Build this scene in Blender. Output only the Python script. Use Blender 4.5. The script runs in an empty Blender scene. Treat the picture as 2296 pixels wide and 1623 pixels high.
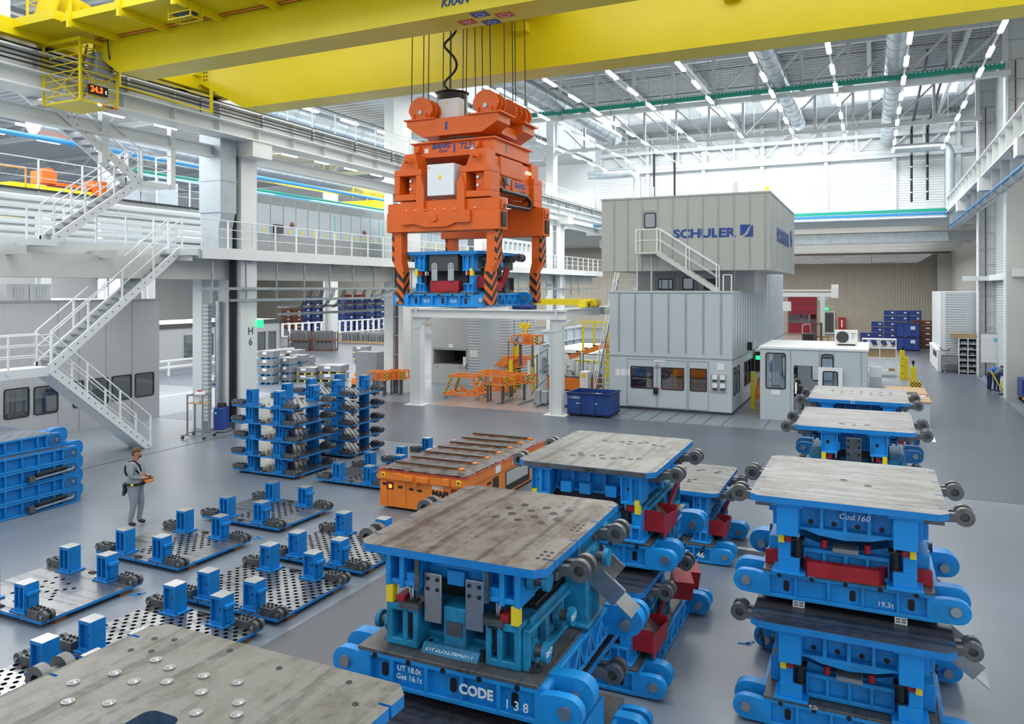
import bpy, math, random
from mathutils import Vector, Matrix, Euler
random.seed(7)
SC = bpy.context.scene
COL = SC.collection
PI = math.pi
# ------------------------------------------------------------------ materials
M = {}
def _new(name):
    m = bpy.data.materials.new(name); m.use_nodes = True
    nt = m.node_tree; b = nt.nodes['Principled BSDF']
    return m, nt, b
def mat(key, col, rough=.5, metal=0., vary=0., scale=4., bump=0., spec=.5, dirt=None, dirt_amt=.0, stretch=(1, 1, 1), coat=0.):
    m, nt, b = _new(key)
    b.inputs['Roughness'].default_value = rough
    b.inputs['Metallic'].default_value = metal
    b.inputs['Specular IOR Level'].default_value = spec
    b.inputs['Base Color'].default_value = (*col, 1)
    if coat: b.inputs['Coat Weight'].default_value = coat; b.inputs['Coat Roughness'].default_value = .08
    if vary or bump or dirt_amt:
        tc = nt.nodes.new('ShaderNodeTexCoord'); mp = nt.nodes.new('ShaderNodeMapping')
        mp.inputs['Scale'].default_value = stretch
        nt.links.new(tc.outputs['Object'], mp.inputs['Vector'])
        n = nt.nodes.new('ShaderNodeTexNoise'); n.inputs['Scale'].default_value = scale; n.inputs['Detail'].default_value = 5
        nt.links.new(mp.outputs[0], n.inputs['Vector'])
        if vary:
            r = nt.nodes.new('ShaderNodeValToRGB')
            r.color_ramp.elements[0].position = .3; r.color_ramp.elements[1].position = .7
            r.color_ramp.elements[0].color = (*[c * (1 - vary) for c in col], 1)
            r.color_ramp.elements[1].color = (*[min(1, c * (1 + vary * .5)) for c in col], 1)
            nt.links.new(n.outputs['Fac'], r.inputs[0])
            out = r.outputs[0]
            if dirt_amt:
                n2 = nt.nodes.new('ShaderNodeTexNoise'); n2.inputs['Scale'].default_value = scale * .45; n2.inputs['Detail'].default_value = 8; n2.inputs['Roughness'].default_value = .7
                nt.links.new(mp.outputs[0], n2.inputs['Vector'])
                r2 = nt.nodes.new('ShaderNodeValToRGB')
                r2.color_ramp.elements[0].position = .52; r2.color_ramp.elements[1].position = .72
                r2.color_ramp.elements[0].color = (0, 0, 0, 1); r2.color_ramp.elements[1].color = (dirt_amt,) * 3 + (1,)
                nt.links.new(n2.outputs['Fac'], r2.inputs[0])
                mx = nt.nodes.new('ShaderNodeMix'); mx.data_type = 'RGBA'
                nt.links.new(r2.outputs[0], mx.inputs[0]); nt.links.new(out, mx.inputs[6]); mx.inputs[7].default_value = (*dirt, 1)
                out = mx.outputs[2]
            nt.links.new(out, b.inputs['Base Color'])
        if bump:
            bp = nt.nodes.new('ShaderNodeBump'); bp.inputs['Strength'].default_value = bump; bp.inputs['Distance'].default_value = .02
            nt.links.new(n.outputs['Fac'], bp.inputs['Height']); nt.links.new(bp.outputs[0], b.inputs['Normal'])
    M[key] = m
    return m
def emis(key, col, s):
    m, nt, b = _new(key); b.inputs['Base Color'].default_value = (*col, 1)
    b.inputs['Emission Color'].default_value = (*col, 1); b.inputs['Emission Strength'].default_value = s
    M[key] = m
def stripes(key, c1, c2, width=.14, d=(1, 1, 1), rough=.5):
    m, nt, b = _new(key); b.inputs['Roughness'].default_value = rough
    tc = nt.nodes.new('ShaderNodeTexCoord'); vm = nt.nodes.new('ShaderNodeVectorMath'); vm.operation = 'DOT_PRODUCT'
    vm.inputs[1].default_value = d; nt.links.new(tc.outputs['Object'], vm.inputs[0])
    mu = nt.nodes.new('ShaderNodeMath'); mu.operation = 'MULTIPLY'; mu.inputs[1].default_value = 1 / width
    nt.links.new(vm.outputs['Value'], mu.inputs[0])
    fr = nt.nodes.new('ShaderNodeMath'); fr.operation = 'FRACT'; nt.links.new(mu.outputs[0], fr.inputs[0])
    gt = nt.nodes.new('ShaderNodeMath'); gt.operation = 'GREATER_THAN'; gt.inputs[1].default_value = .5; nt.links.new(fr.outputs[0], gt.inputs[0])
    mx = nt.nodes.new('ShaderNodeMix'); mx.data_type = 'RGBA'; mx.inputs[6].default_value = (*c1, 1); mx.inputs[7].default_value = (*c2, 1)
    nt.links.new(gt.outputs[0], mx.inputs[0]); nt.links.new(mx.outputs[2], b.inputs['Base Color'])
    M[key] = m
def steel(key, c1, c2, rust, rust_amt, axis, rough=.38, metal=.75, bump=.04, band=9.):
    """milled plate: broad tool lanes along one axis, faint scratches, blotches of rust and wear"""
    m, nt, b = _new(key); b.inputs['Metallic'].default_value = metal
    L = nt.links.new; N = nt.nodes.new
    def ramp(src, p0, p1, a, c):
        r = N('ShaderNodeValToRGB'); r.color_ramp.elements[0].position = p0; r.color_ramp.elements[1].position = p1; r.color_ramp.elements[0].color = (*a, 1); r.color_ramp.elements[1].color = (*c, 1); L(src, r.inputs[0]); return r.outputs[0]
    def noise(sc, s, det, ro=.5):
        mp = N('ShaderNodeMapping'); mp.inputs['Scale'].default_value = sc; L(tc.outputs['Object'], mp.inputs['Vector'])
        n = N('ShaderNodeTexNoise'); n.inputs['Scale'].default_value = s; n.inputs['Detail'].default_value = det; n.inputs['Roughness'].default_value = ro; L(mp.outputs[0], n.inputs['Vector']); return n.outputs['Fac']
    tc = N('ShaderNodeTexCoord'); X = axis == 'x'
    f1 = noise((.03, 1, 1) if X else (1, .03, 1), band, 1.)          # tool lanes
    f2 = noise((.12, 5, 1) if X else (5, .12, 1), 4., 2.)            # scratches
    f3 = noise((.8, 1.5, 1) if X else (1.5, .8, 1), 1.7, 10, .72)     # blotches
    f4 = noise((1, 1, 1), 9., 6, .7)
    ad = N('ShaderNodeMath'); ad.operation = 'MULTIPLY_ADD'; ad.inputs[1].default_value = .45; L(f2, ad.inputs[0]); L(f1, ad.inputs[2])
    ad2 = N('ShaderNodeMath'); ad2.operation = 'MULTIPLY_ADD'; ad2.inputs[1].default_value = .6; L(f4, ad2.inputs[0]); L(ad.outputs[0], ad2.inputs[2])
    base = ramp(ad2.outputs[0], .82, 1.22, c1, c2)
    fac = ramp(f3, .46, .64, (0, 0, 0), (rust_amt,) * 3)
    mx = N('ShaderNodeMix'); mx.data_type = 'RGBA'; L(fac, mx.inputs[0]); L(base, mx.inputs[6]); mx.inputs[7].default_value = (*rust, 1); L(mx.outputs[2], b.inputs['Base Color'])
    rr = N('ShaderNodeMapRange'); rr.inputs[3].default_value = rough - .08; rr.inputs[4].default_value = rough + .2; L(f3, rr.inputs[0]); L(rr.outputs[0], b.inputs['Roughness'])
    if bump:
        bp = N('ShaderNodeBump'); bp.inputs['Strength'].default_value = bump; bp.inputs['Distance'].default_value = .01; L(f1, bp.inputs['Height']); L(bp.outputs[0], b.inputs['Normal'])
    M[key] = m
def glass(key, col, tr=.75, rough=.03):
    m = bpy.data.materials.new(key); m.use_nodes = True; nt = m.node_tree; nt.nodes.clear()
    o = nt.nodes.new('ShaderNodeOutputMaterial'); mx = nt.nodes.new('ShaderNodeMixShader'); t = nt.nodes.new('ShaderNodeBsdfTransparent'); g = nt.nodes.new('ShaderNodeBsdfGlossy')
    t.inputs[0].default_value = (*col, 1); g.inputs['Roughness'].default_value = rough; g.inputs[0].default_value = (.9, .95, 1, 1)
    mx.inputs[0].default_value = 1 - tr; nt.links.new(t.outputs[0], mx.inputs[1]); nt.links.new(g.outputs[0], mx.inputs[2]); nt.links.new(mx.outputs[0], o.inputs[0])
    M[key] = m
BLUE = (.010, .30, .74)
mat('blue', BLUE, .42, vary=.16, scale=3.5, bump=.05, dirt=(.02, .06, .11), dirt_amt=.55)
mat('blue_clean', (.004, .29, .76), .4)
mat('blue_teal', (.012, .25, .46), .5, vary=.4, scale=5, bump=.15, dirt=(.05, .08, .09), dirt_amt=.85)
mat('blue_deep', (.012, .13, .34), .45, vary=.25, scale=4, dirt=(.02, .05, .09), dirt_amt=.5)
mat('plate_blue', (.006, .22, .60), .42, vary=.15, scale=5)
mat('bin_blue', (.006, .05, .24), .5, vary=.35, scale=1.5, dirt=(.05, .07, .1), dirt_amt=.4)
mat('orange', (.74, .125, .005), .42, vary=.1, scale=2)
mat('mafi_orange', (.84, .22, .02), .45, vary=.12, scale=2, dirt=(.35, .14, .05), dirt_amt=.35)
mat('fixture_orange', (.85, .24, .035), .45, vary=.1)
mat('yellow', (.80, .64, .005), .38, vary=.05, scale=.7)
mat('yellow_block', (.90, .68, .02), .5)
mat('red', (.42, .012, .022), .48, vary=.25, scale=5, dirt=(.2, .02, .02), dirt_amt=.4)
mat('white', (.80, .83, .84), .5)
mat('white_paint', (.72, .76, .77), .45, vary=.04, scale=.4)
mat('offwhite', (.58, .60, .57), .55, vary=.06, scale=.5)
mat('panel_blue', (.50, .57, .62), .42, vary=.03, scale=.5)
mat('panel_grey', (.38, .40, .42), .5, vary=.04, scale=.5)
mat('panel_greige', (.44, .455, .435), .55, vary=.03, scale=.5)
mat('wall_white', (.82, .85, .86), .6)
mat('beige', (.50, .475, .405), .6, vary=.05, scale=.5)
mat('roof', (.50, .53, .56), .6)
mat('grey', (.25, .27, .29), .5, vary=.1)
mat('dark', (.012, .013, .015), .5)
mat('dark_grey', (.06, .065, .07), .5, vary=.2)
mat('clevis', (.17, .172, .17), .4, .55, vary=.25, scale=8, bump=.05)
mat('iron', (.14, .145, .15), .42, .6, vary=.3, scale=8, bump=.06)
mat('iron_dark', (.055, .056, .058), .42, .5, vary=.3, scale=8, bump=.06)
mat('metal', (.42, .43, .44), .32, .85, vary=.12, scale=6)
mat('chrome', (.7, .71, .72), .15, 1.)
mat('galv', (.52, .58, .63), .34, .8, vary=.14, scale=2.5)
mat('galv_matte', (.40, .46, .51), .5, .25, vary=.08, scale=2)
mat('galv_grey', (.36, .41, .45), .42, .5, vary=.18, scale=3)
mat('grating', (.30, .33, .36), .55, .3, vary=.3, scale=20)
mat('green', (.01, .30, .22), .5)
mat('pipe_blue', (.02, .22, .50), .45)
mat('black', (.008, .008, .009), .45)
mat('rust', (.16, .055, .03), .7, vary=.35, scale=4)
mat('wood', (.55, .36, .18), .6, vary=.15, scale=6, stretch=(1, 8, 8))
mat('card', (.42, .30, .17), .7, vary=.08)
mat('steel_sheet', (.30, .32, .34), .38, .6, vary=.25, scale=6, stretch=(6, 6, 1))
mat('navy', (.006, .018, .10), .5)
mat('skin', (.48, .25, .17), .5, vary=.08, scale=8)
mat('hair', (.13, .055, .018), .65, vary=.3, scale=30)
mat('hair_dark', (.02, .014, .01), .6)
mat('workwear', (.27, .30, .325), .8, vary=.14, scale=9, bump=.3)
mat('dark_cloth', (.035, .038, .045), .8, vary=.2, scale=9)
mat('shirt_blue', (.02, .12, .42), .8, vary=.15, scale=9)
mat('denim', (.10, .15, .20), .8, vary=.2, scale=9)
mat('brown', (.16, .07, .03), .6)
mat('paper', (.78, .79, .82), .7)
mat('logo_blue', (.01, .06, .30), .45)
mat('foil', (.15, .125, .115), .42, 0, vary=.6, scale=6, bump=.5, spec=.35)
mat('brown_floor', (.33, .26, .24), .3, vary=.2, scale=1.)
mat('door_red', (.25, .008, .022), .5)
mat('sign_blue', (.02, .06, .30), .5)
mat('sign_red', (.60, .10, .04), .5)
mat('cyan', (.25, .55, .62), .4)
stripes('hazard', (.9, .62, .02), (.01, .01, .01), .16, (1, 0, 1))
stripes('hazard_y', (.9, .62, .02), (.01, .01, .01), .2, (0, 1, 1))
stripes('hazard_orange', (.74, .125, .005), (.015, .015, .015), .26, (1, -1, 1))
stripes('louvre', (.62, .66, .69), (.36, .40, .44), .16, (0, 0, 1))
stripes('vent', (.34, .36, .38), (.22, .24, .26), .05, (0, 0, 1))
stripes('vent_fine', (.36, .38, .39), (.28, .30, .31), .12, (1, 1, 0))
steel('plate_clean', (.185, .188, .184), (.275, .28, .272), (.11, .07, .05), .5, 'x', .42, .35)
steel('plate_worn', (.05, .04, .033), (.19, .175, .155), (.06, .027, .012), .85, 'y', .4, .35)
steel('plate_fg', (.09, .09, .08), (.20, .20, .18), (.075, .062, .04), .6, 'y', .38, .35)
steel('plate_dark', (.03, .036, .046), (.085, .09, .10), (.06, .03, .02), .5, 'x', .28, .5)
steel('plate_shiny', (.17, .18, .19), (.34, .35, .36), (.11, .12, .13), .3, 'x', .24, .85, 0.)
steel('deck', (.06, .06, .063), (.14, .137, .133), (.04, .035, .03), .4, 'y', .36, .35)
emis('lamp', (1, .98, .93), 11.)
emis('skylight', (.95, .98, 1), 6.)
emis('led', (1, .07, .01), 4.)
emis('led_white', (.9, .95, 1), 1.6)
emis('led_green', (.02, .9, .25), 1.5)
emis('led_orange', (1, .35, .02), 3.)
emis('screen', (.9, .95, 1), 1.6)
emis('work_light', (1, .93, .75), 6.)
glass('glass', (.88, .92, .93), .86)
glass('glass_dark', (.72, .76, .76), .82)
# floor
def floor_mat(key, col, r0):
    m, nt, b = _new(key); L = nt.links.new
    tc = nt.nodes.new('ShaderNodeTexCoord')
    n = nt.nodes.new('ShaderNodeTexNoise'); n.inputs['Scale'].default_value = .35; n.inputs['Detail'].default_value = 7; L(tc.outputs['Object'], n.inputs['Vector'])
    r = nt.nodes.new('ShaderNodeValToRGB'); r.color_ramp.elements[0].position = .3; r.color_ramp.elements[1].position = .75
    r.color_ramp.elements[0].color = (*[c * .86 for c in col], 1); r.color_ramp.elements[1].color = (*[c * 1.08 for c in col], 1); L(n.outputs['Fac'], r.inputs[0]); L(r.outputs[0], b.inputs['Base Color'])
    rr = nt.nodes.new('ShaderNodeMapRange'); rr.inputs[3].default_value = r0; rr.inputs[4].default_value = r0 + .16; L(n.outputs['Fac'], rr.inputs[0]); L(rr.outputs[0], b.inputs['Roughness'])
    n2 = nt.nodes.new('ShaderNodeTexNoise'); n2.inputs['Scale'].default_value = 55; L(tc.outputs['Object'], n2.inputs['Vector'])
    bp = nt.nodes.new('ShaderNodeBump'); bp.inputs['Strength'].default_value = .12; bp.inputs['Distance'].default_value = .004; L(n2.outputs['Fac'], bp.inputs['Height']); L(bp.outputs[0], b.inputs['Normal'])
    M[key] = m
floor_mat('floor_light', (.19, .225, .265), .24)
floor_mat('floor_dark', (.095, .115, .150), .26)
floor_mat('floor_mid', (.105, .11, .128), .4)
# ------------------------------------------------------------------ mesh builder
class MB:
    def __init__(s): s.v = []; s.f = []; s.mi = []; s.sm = []; s.T = None
    def add(s, vs, fs, m=0, smooth=False):
        o = len(s.v)
        if s.T is not None: vs = [s.T @ Vector(v) for v in vs]
        s.v += [tuple(v) for v in vs]
        for f in fs: s.f.append([i + o for i in f]); s.mi.append(m); s.sm.append(smooth)
        return s
    def box(s, x0, y0, z0, x1, y1, z1, m=0):
        if x0 > x1: x0, x1 = x1, x0
        if y0 > y1: y0, y1 = y1, y0
        if z0 > z1: z0, z1 = z1, z0
        s.k = (getattr(s, 'k', 0) + 5) % 13; e = min(.0001 * s.k, (x1 - x0) * .04, (y1 - y0) * .04, (z1 - z0) * .04); x0 += e; y0 += e; z0 += e; x1 -= e; y1 -= e; z1 -= e
        return s.add([(x0, y0, z0), (x1, y0, z0), (x1, y1, z0), (x0, y1, z0), (x0, y0, z1), (x1, y0, z1), (x1, y1, z1), (x0, y1, z1)],
              [(0, 3, 2, 1), (4, 5, 6, 7), (0, 1, 5, 4), (1, 2, 6, 5), (2, 3, 7, 6), (3, 0, 4, 7)], m)
    def bc(s, cx, cy, cz, sx, sy, sz, m=0): return s.box(cx - sx / 2, cy - sy / 2, cz - sz / 2, cx + sx / 2, cy + sy / 2, cz + sz / 2, m)
    def obox(s, c, size, rot, m=0):
        R = Matrix.Translation(c) @ Euler(rot).to_matrix().to_4x4(); a, b, d = [q / 2 for q in size]
        vs = [R @ Vector(p) for p in [(-a, -b, -d), (a, -b, -d), (a, b, -d), (-a, b, -d), (-a, -b, d), (a, -b, d), (a, b, d), (-a, b, d)]]
        return s.add(vs, [(0, 3, 2, 1), (4, 5, 6, 7), (0, 1, 5, 4), (1, 2, 6, 5), (2, 3, 7, 6), (3, 0, 4, 7)], m)
    def bar(s, p, q, w, h, m=0, up=(0, 0, 1)):
        s.k = (getattr(s, 'k', 0) + 5) % 13; w = w * (1 - .004 * s.k); h = h * (1 - .004 * s.k)
        p = Vector(p); q = Vector(q); d = (q - p).normalized(); u = Vector(up)
        if abs(d.dot(u)) > .98: u = Vector((0, 1, 0))
        a = d.cross(u).normalized() * (w / 2); b = a.cross(d).normalized() * (h / 2)
        vs = [p - a - b, p + a - b, p + a + b, p - a + b, q - a - b, q + a - b, q + a + b, q - a + b]
        return s.add(vs, [(3, 2, 1, 0), (4, 5, 6, 7), (0, 1, 5, 4), (1, 2, 6, 5), (2, 3, 7, 6), (3, 0, 4, 7)], m)
    def cyl(s, p, q, r, n=14, m=0, r2=None, caps=True):
        p = Vector(p); q = Vector(q); d = (q - p).normalized(); u = Vector((0, 0, 1)) if abs(d.z) < .9 else Vector((1, 0, 0))
        a = d.cross(u).normalized(); b = d.cross(a).normalized(); r2 = r if r2 is None else r2
        c = [(math.cos(2 * PI * i / n), math.sin(2 * PI * i / n)) for i in range(n)]
        A = [p + a * (x * r) + b * (y * r) for x, y in c]; B = [q + a * (x * r2) + b * (y * r2) for x, y in c]
        s.add(A + B, [(i, i + n, (i + 1) % n + n, (i + 1) % n) for i in range(n)], m, True)
        if caps: s.add(A, [list(range(n))], m); s.add(B, [list(range(n))[::-1]], m)
        return s
    def tube(s, pts, r, n=8, m=0):
        pts = [Vector(p) for p in pts]; rings = []; a = None
        for i, p in enumerate(pts):
            d = (pts[min(i + 1, len(pts) - 1)] - pts[max(i - 1, 0)]).normalized()
            if a is None: a = d.cross(Vector((0, 0, 1)) if abs(d.z) < .9 else Vector((1, 0, 0))).normalized()
            a = (a - d * a.dot(d)).normalized(); b = d.cross(a)
            rr = r[i] if isinstance(r, (list, tuple)) else r
            rings.append([p + a * (rr * math.cos(2 * PI * k / n)) + b * (rr * math.sin(2 * PI * k / n)) for k in range(n)])
        vs = [v for g in rings for v in g]; fs = []
        for i in range(len(pts) - 1):
            for k in range(n): fs.append((i * n + k, i * n + (k + 1) % n, (i + 1) * n + (k + 1) % n, (i + 1) * n + k))
        s.add(vs, fs, m, True); s.add(rings[0], [list(range(n))[::-1]], m); s.add(rings[-1], [list(range(n))], m)
        return s
    def prism(s, poly, ax, a, b, m=0, smooth=False):
        P3 = {'x': lambda p, t: (t, p[0], p[1]), 'y': lambda p, t: (p[0], t, p[1]), 'z': lambda p, t: (p[0], p[1], t)}[ax]
        n = len(poly); A = [P3(p, a) for p in poly]; B = [P3(p, b) for p in poly]
        s.add(A + B, [(i, (i + 1) % n, (i + 1) % n + n, i + n) for i in range(n)], m, smooth)
        s.add(A, [list(range(n))[::-1]], m); s.add(B, [list(range(n))], m); return s
    def ring(s, c, ax, ro, ri, h, n=20, m=0):
        c = Vector(c); F = {'x': lambda u, v, t: (t, u, v), 'y': lambda u, v, t: (u, t, v), 'z': lambda u, v, t: (u, v, t)}[ax]
        L = []
        for (r, t) in ((ro, -h / 2), (ro, h / 2), (ri, h / 2), (ri, -h / 2)):
            L.append([c + Vector(F(r * math.cos(2 * PI * i / n), r * math.sin(2 * PI * i / n), t)) for i in range(n)])
        for k in range(4):
            A, B = L[k], L[(k + 1) % 4]; s.add(A + B, [(i, (i + 1) % n, (i + 1) % n + n, i + n) for i in range(n)], m, k % 2 == 0)
        return s
    def lathe(s, prof, c, n=16, m=0):
        c = Vector(c); vs = []
        for r, z in prof: vs += [c + Vector((r * math.cos(2 * PI * i / n), r * math.sin(2 * PI * i / n), z)) for i in range(n)]
        fs = [(k * n + i, k * n + (i + 1) % n, (k + 1) * n + (i + 1) % n, (k + 1) * n + i) for k in range(len(prof) - 1) for i in range(n)]
        s.add(vs, fs, m, True); s.add(vs[:n], [list(range(n))[::-1]], m); s.add(vs[-n:], [list(range(n))], m); return s
    def ell(s, c, r, n=12, m=0):
        c = Vector(c); k = n // 2; vs = [c + Vector((0, 0, -r[2]))]
        for j in range(1, k):
            t = -PI / 2 + PI * j / k
            vs += [c + Vector((r[0] * math.cos(t) * math.cos(2 * PI * i / n), r[1] * math.cos(t) * math.sin(2 * PI * i / n), r[2] * math.sin(t))) for i in range(n)]
        vs.append(c + Vector((0, 0, r[2]))); fs = [(0, 1 + (i + 1) % n, 1 + i) for i in range(n)]
        for j in range(k - 2): fs += [(1 + j * n + i, 1 + j * n + (i + 1) % n, 1 + (j + 1) * n + (i + 1) % n, 1 + (j + 1) * n + i) for i in range(n)]
        e = len(vs) - 1; fs += [(e, 1 + (k - 2) * n + i, 1 + (k - 2) * n + (i + 1) % n) for i in range(n)]
        s.add(vs, fs, m, True); return s
    def frame(s, ax, a0, a1, u0, v0, u1, v1, t, m=0):
        """rectangular frame of bar width t in the plane normal to ax"""
        def b(u, v, p, q):
            if ax == 'y': s.box(u, a0, v, p, a1, q, m)
            elif ax == 'x': s.box(a0, u, v, a1, p, q, m)
            else: s.box(u, v, a0, p, q, a1, m)
        b(u0, v0, u1, v0 + t); b(u0, v1 - t, u1, v1); b(u0, v0 + t, u0 + t, v1 - t); b(u1 - t, v0 + t, u1, v1 - t); return s
    def build(s, name, mats, parent=None, loc=None, bevel=0, seg=2):
        me = bpy.data.meshes.new(name); me.from_pydata(s.v, [], s.f)
        for k in (mats if isinstance(mats, (list, tuple)) else [mats]): me.materials.append(M[k])
        me.polygons.foreach_set('material_index', s.mi); me.polygons.foreach_set('use_smooth', [True] * len(s.f)); me.update(); me.set_sharp_from_angle(angle=.6)
        o = bpy.data.objects.new(name, me); COL.objects.link(o)
        if parent is not None: o.parent = parent
        if loc is not None: o.location = loc
        if bevel:
            b = o.modifiers.new('bevel', 'BEVEL'); b.width = bevel; b.segments = seg; b.limit_method = 'ANGLE'; b.angle_limit = .7
        return o
def tag(o, label=None, cat=None, group=None, kind=None):
    if label: o['label'] = label
    if cat: o['category'] = cat
    if group: o['group'] = group
    if kind: o['kind'] = kind
    return o
def thing(name, label, cat, loc=(0, 0, 0), rz=0., group=None):
    o = bpy.data.objects.new(name, None); COL.objects.link(o); o.empty_display_size = .2
    o.location = loc; o.rotation_euler = (0, 0, rz); return tag(o, label, cat, group)
def struct(mb, name, mats, bevel=0): return tag(mb.build(name, mats, bevel=bevel), kind='structure')
KIDS = {}
def copy_tree(o, parent=None):
    c = o.copy(); COL.objects.link(c)
    if parent is not None: c.parent = parent
    for ch in list(o.children): copy_tree(ch, c)
    return c
def dup(o, loc, rz=None, label=None, group=None):
    c = copy_tree(o); c.location = loc
    if rz is not None: c.rotation_euler = (0, 0, rz)
    if label: c['label'] = label
    if group: c['group'] = group
    return c
ORD = 'first second third fourth fifth sixth seventh eighth ninth tenth eleventh twelfth thirteenth fourteenth fifteenth sixteenth seventeenth eighteenth'.split()
def txt(s, size, m, loc, rot, parent=None, name='lettering', ext=.004, bold=0., align='CENTER', shear=0., sx=1., spacing=1.):
    c = bpy.data.curves.new('t', 'FONT'); c.body = s; c.size = size; c.extrude = ext; c.offset = bold; c.align_x = align; c.align_y = 'CENTER'; c.shear = shear; c.space_character = spacing; c.resolution_u = 3
    o = bpy.data.objects.new('t', c); COL.objects.link(o)
    dg = bpy.context.evaluated_depsgraph_get(); me = bpy.data.meshes.new_from_object(o.evaluated_get(dg))
    bpy.data.objects.remove(o); bpy.data.curves.remove(c); me.materials.clear(); me.materials.append(M[m]); me.name = name
    r = bpy.data.objects.new(name, me); COL.objects.link(r); r.location = loc; r.rotation_euler = rot; r.scale = (sx, 1, 1)
    if parent is not None: r.parent = parent
    return r
FRONT = (PI / 2, 0, 0); SIDE = (PI / 2, 0, PI / 2)
def rrect(u0, v0, u1, v1, r, n=4):
    P = []
    for cx, cy, a in ((u1 - r, v1 - r, 0), (u0 + r, v1 - r, PI / 2), (u0 + r, v0 + r, PI), (u1 - r, v0 + r, 1.5 * PI)):
        P += [(cx + r * math.cos(a + PI / 2 * i / n), cy + r * math.sin(a + PI / 2 * i / n)) for i in range(n + 1)]
    return P
def wall_holes(mb, ax, a0, a1, u0, v0, u1, v1, holes, m=0):
    """wall slab with rectangular openings; holes=(u0,v0,u1,v1)"""
    us = sorted({u0, u1, *[h[0] for h in holes], *[h[2] for h in holes]}); vs = sorted({v0, v1, *[h[1] for h in holes], *[h[3] for h in holes]})
    for i in range(len(us) - 1):
        for j in range(len(vs) - 1):
            cu = (us[i] + us[i + 1]) / 2; cv = (vs[j] + vs[j + 1]) / 2
            if any(h[0] < cu < h[2] and h[1] < cv < h[3] for h in holes): continue
            if ax == 'y': mb.box(us[i], a0, vs[j], us[i + 1], a1, vs[j + 1], m)
            else: mb.box(a0, us[i], vs[j], a1, us[i + 1], vs[j + 1], m)
def railing(mb, pts, h=1.05, r=.022, mids=(.55,), step=1.2, posts=True, m=0):
    """handrail along a 3d polyline (floor points)"""
    pts = [Vector(p) for p in pts]
    for k in range(len(pts) - 1):
        a, b = pts[k], pts[k + 1]
        for hh in (h,) + tuple(mids): mb.tube([a + Vector((0, 0, hh)), b + Vector((0, 0, hh))], r if hh == h else r * .7, 6, m)
        n = max(1, round((b - a).length / step))
        if posts:
            for i in range(n + 1):
                p = a.lerp(b, i / n); mb.bar(p - Vector((0, 0, .12)), p + Vector((0, 0, h)), .05, .05, m)
def stair(mb_s, mb_t, mb_r, x0, x1, ya, za, yb, zb, n, side=.26, m=0, rail=True):
    """straight flight in the Y-Z plane between X=x0..x1"""
    for x in (x0, x1):
        mb_s.bar((x, ya, za - .02), (x, yb, zb - .02), .05, side, m)
    for i in range(1, n):
        t = i / n; y = ya + (yb - ya) * t; z = za + (zb - za) * t; mb_t.box(x0, y - .13, z - .035, x1, y + .13, z)
    if rail:
        for x in (x0, x1): railing(mb_r, [(x, ya, za + .1), (x, yb, zb + .1)], 1.0, .024, (.5,), 1.4)
def stair_x(mb_s, mb_t, mb_r, y0, y1, xa, za, xb, zb, n, side=.26):
    for y in (y0, y1): mb_s.bar((xa, y, za - .02), (xb, y, zb - .02), .05, side)
    for i in range(1, n):
        t = i / n; x = xa + (xb - xa) * t; z = za + (zb - za) * t; mb_t.box(x - .13, y0, z - .035, x + .13, y1, z)
    for y in (y0, y1): railing(mb_r, [(xa, y, za + .1), (xb, y, zb + .1)], 1.0, .024, (.5,), 1.4)
WORLD=1.05; LK=.42; EXPO=0.0
# ================================================================== setting
def plane(name, x0, y0, x1, y1, z, m):
    return struct(MB().add([(x0, y0, z), (x1, y0, z), (x1, y1, z), (x0, y1, z)], [(0, 1, 2, 3)]), name, m)
mb = MB(); mb.box(-110, -14, -.3, 14, 103, 0); struct(mb, 'floor', 'floor_light')
for k, (x0, y0, x1, y1, m) in enumerate([(-8.5, -14, -5.45, 14.6, 'floor_mid'), (-27.9, 23.25, 13, 31.3, 'floor_dark'), (2.05, 31.3, 5.9, 102, 'floor_dark'),
        (-70, 31.3, -24.6, 80, 'floor_dark'), (-24.6, 31.3, -20.4, 33.6, 'floor_light'), (-19.2, 31.3, -11.9, 38.2, 'brown_floor'), (-11.8, 70, 2.05, 102, 'brown_floor')]):
    mb = MB(); mb.box(x0, y0, 0, x1, y1, .004 + .001 * (k % 2)); struct(mb, 'floor_zone', m)
mb = MB()
mb.box(-21.83, 10, 0, -21.79, 23.2, .006); mb.box(-3.9, 31.3, .0, -3.88, 34, .012)
for i in range(9): mb.box(-11.5 + i * .75, 31.35, .0, -11.48 + i * .75, 34.05, .012)
struct(mb, 'floor_joint', 'dark_grey')
mb = MB(); mb.box(-32.8, 25.5, .0, -32.65, 36, .012); mb.box(1.9, 31.3, 0, 2.05, 34, .012); struct(mb, 'floor_line', 'white')
mb = MB()
for i in range(12): mb.box(1.95, 47.3 + i * .55, 0, 2.05, 47.6 + i * .55, .01)
struct(mb, 'floor_marking', 'sign_red')
mb = MB()
for x, y in [(-10.2, 9.2), (-12.0, 9.6), (-12.3, 12.9), (-1.95, 8.6), (-2.05, 9.5), (-2.1, 7.3), (-1.8, 12.3), (-2.1, 13.9), (-11.4, 14.6)]:
    a = random.random() * 3
    for q in range(2):
        t = MB; mb.obox((x + q * .07, y + q * .05, .006), (.2, .05, .012), (0, 0, a + q * .9))
tag(mb.build('floor_tape', 'pipe_blue'), 'blue tape marks stuck on the grey floor', 'tape', kind='stuff')
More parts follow.
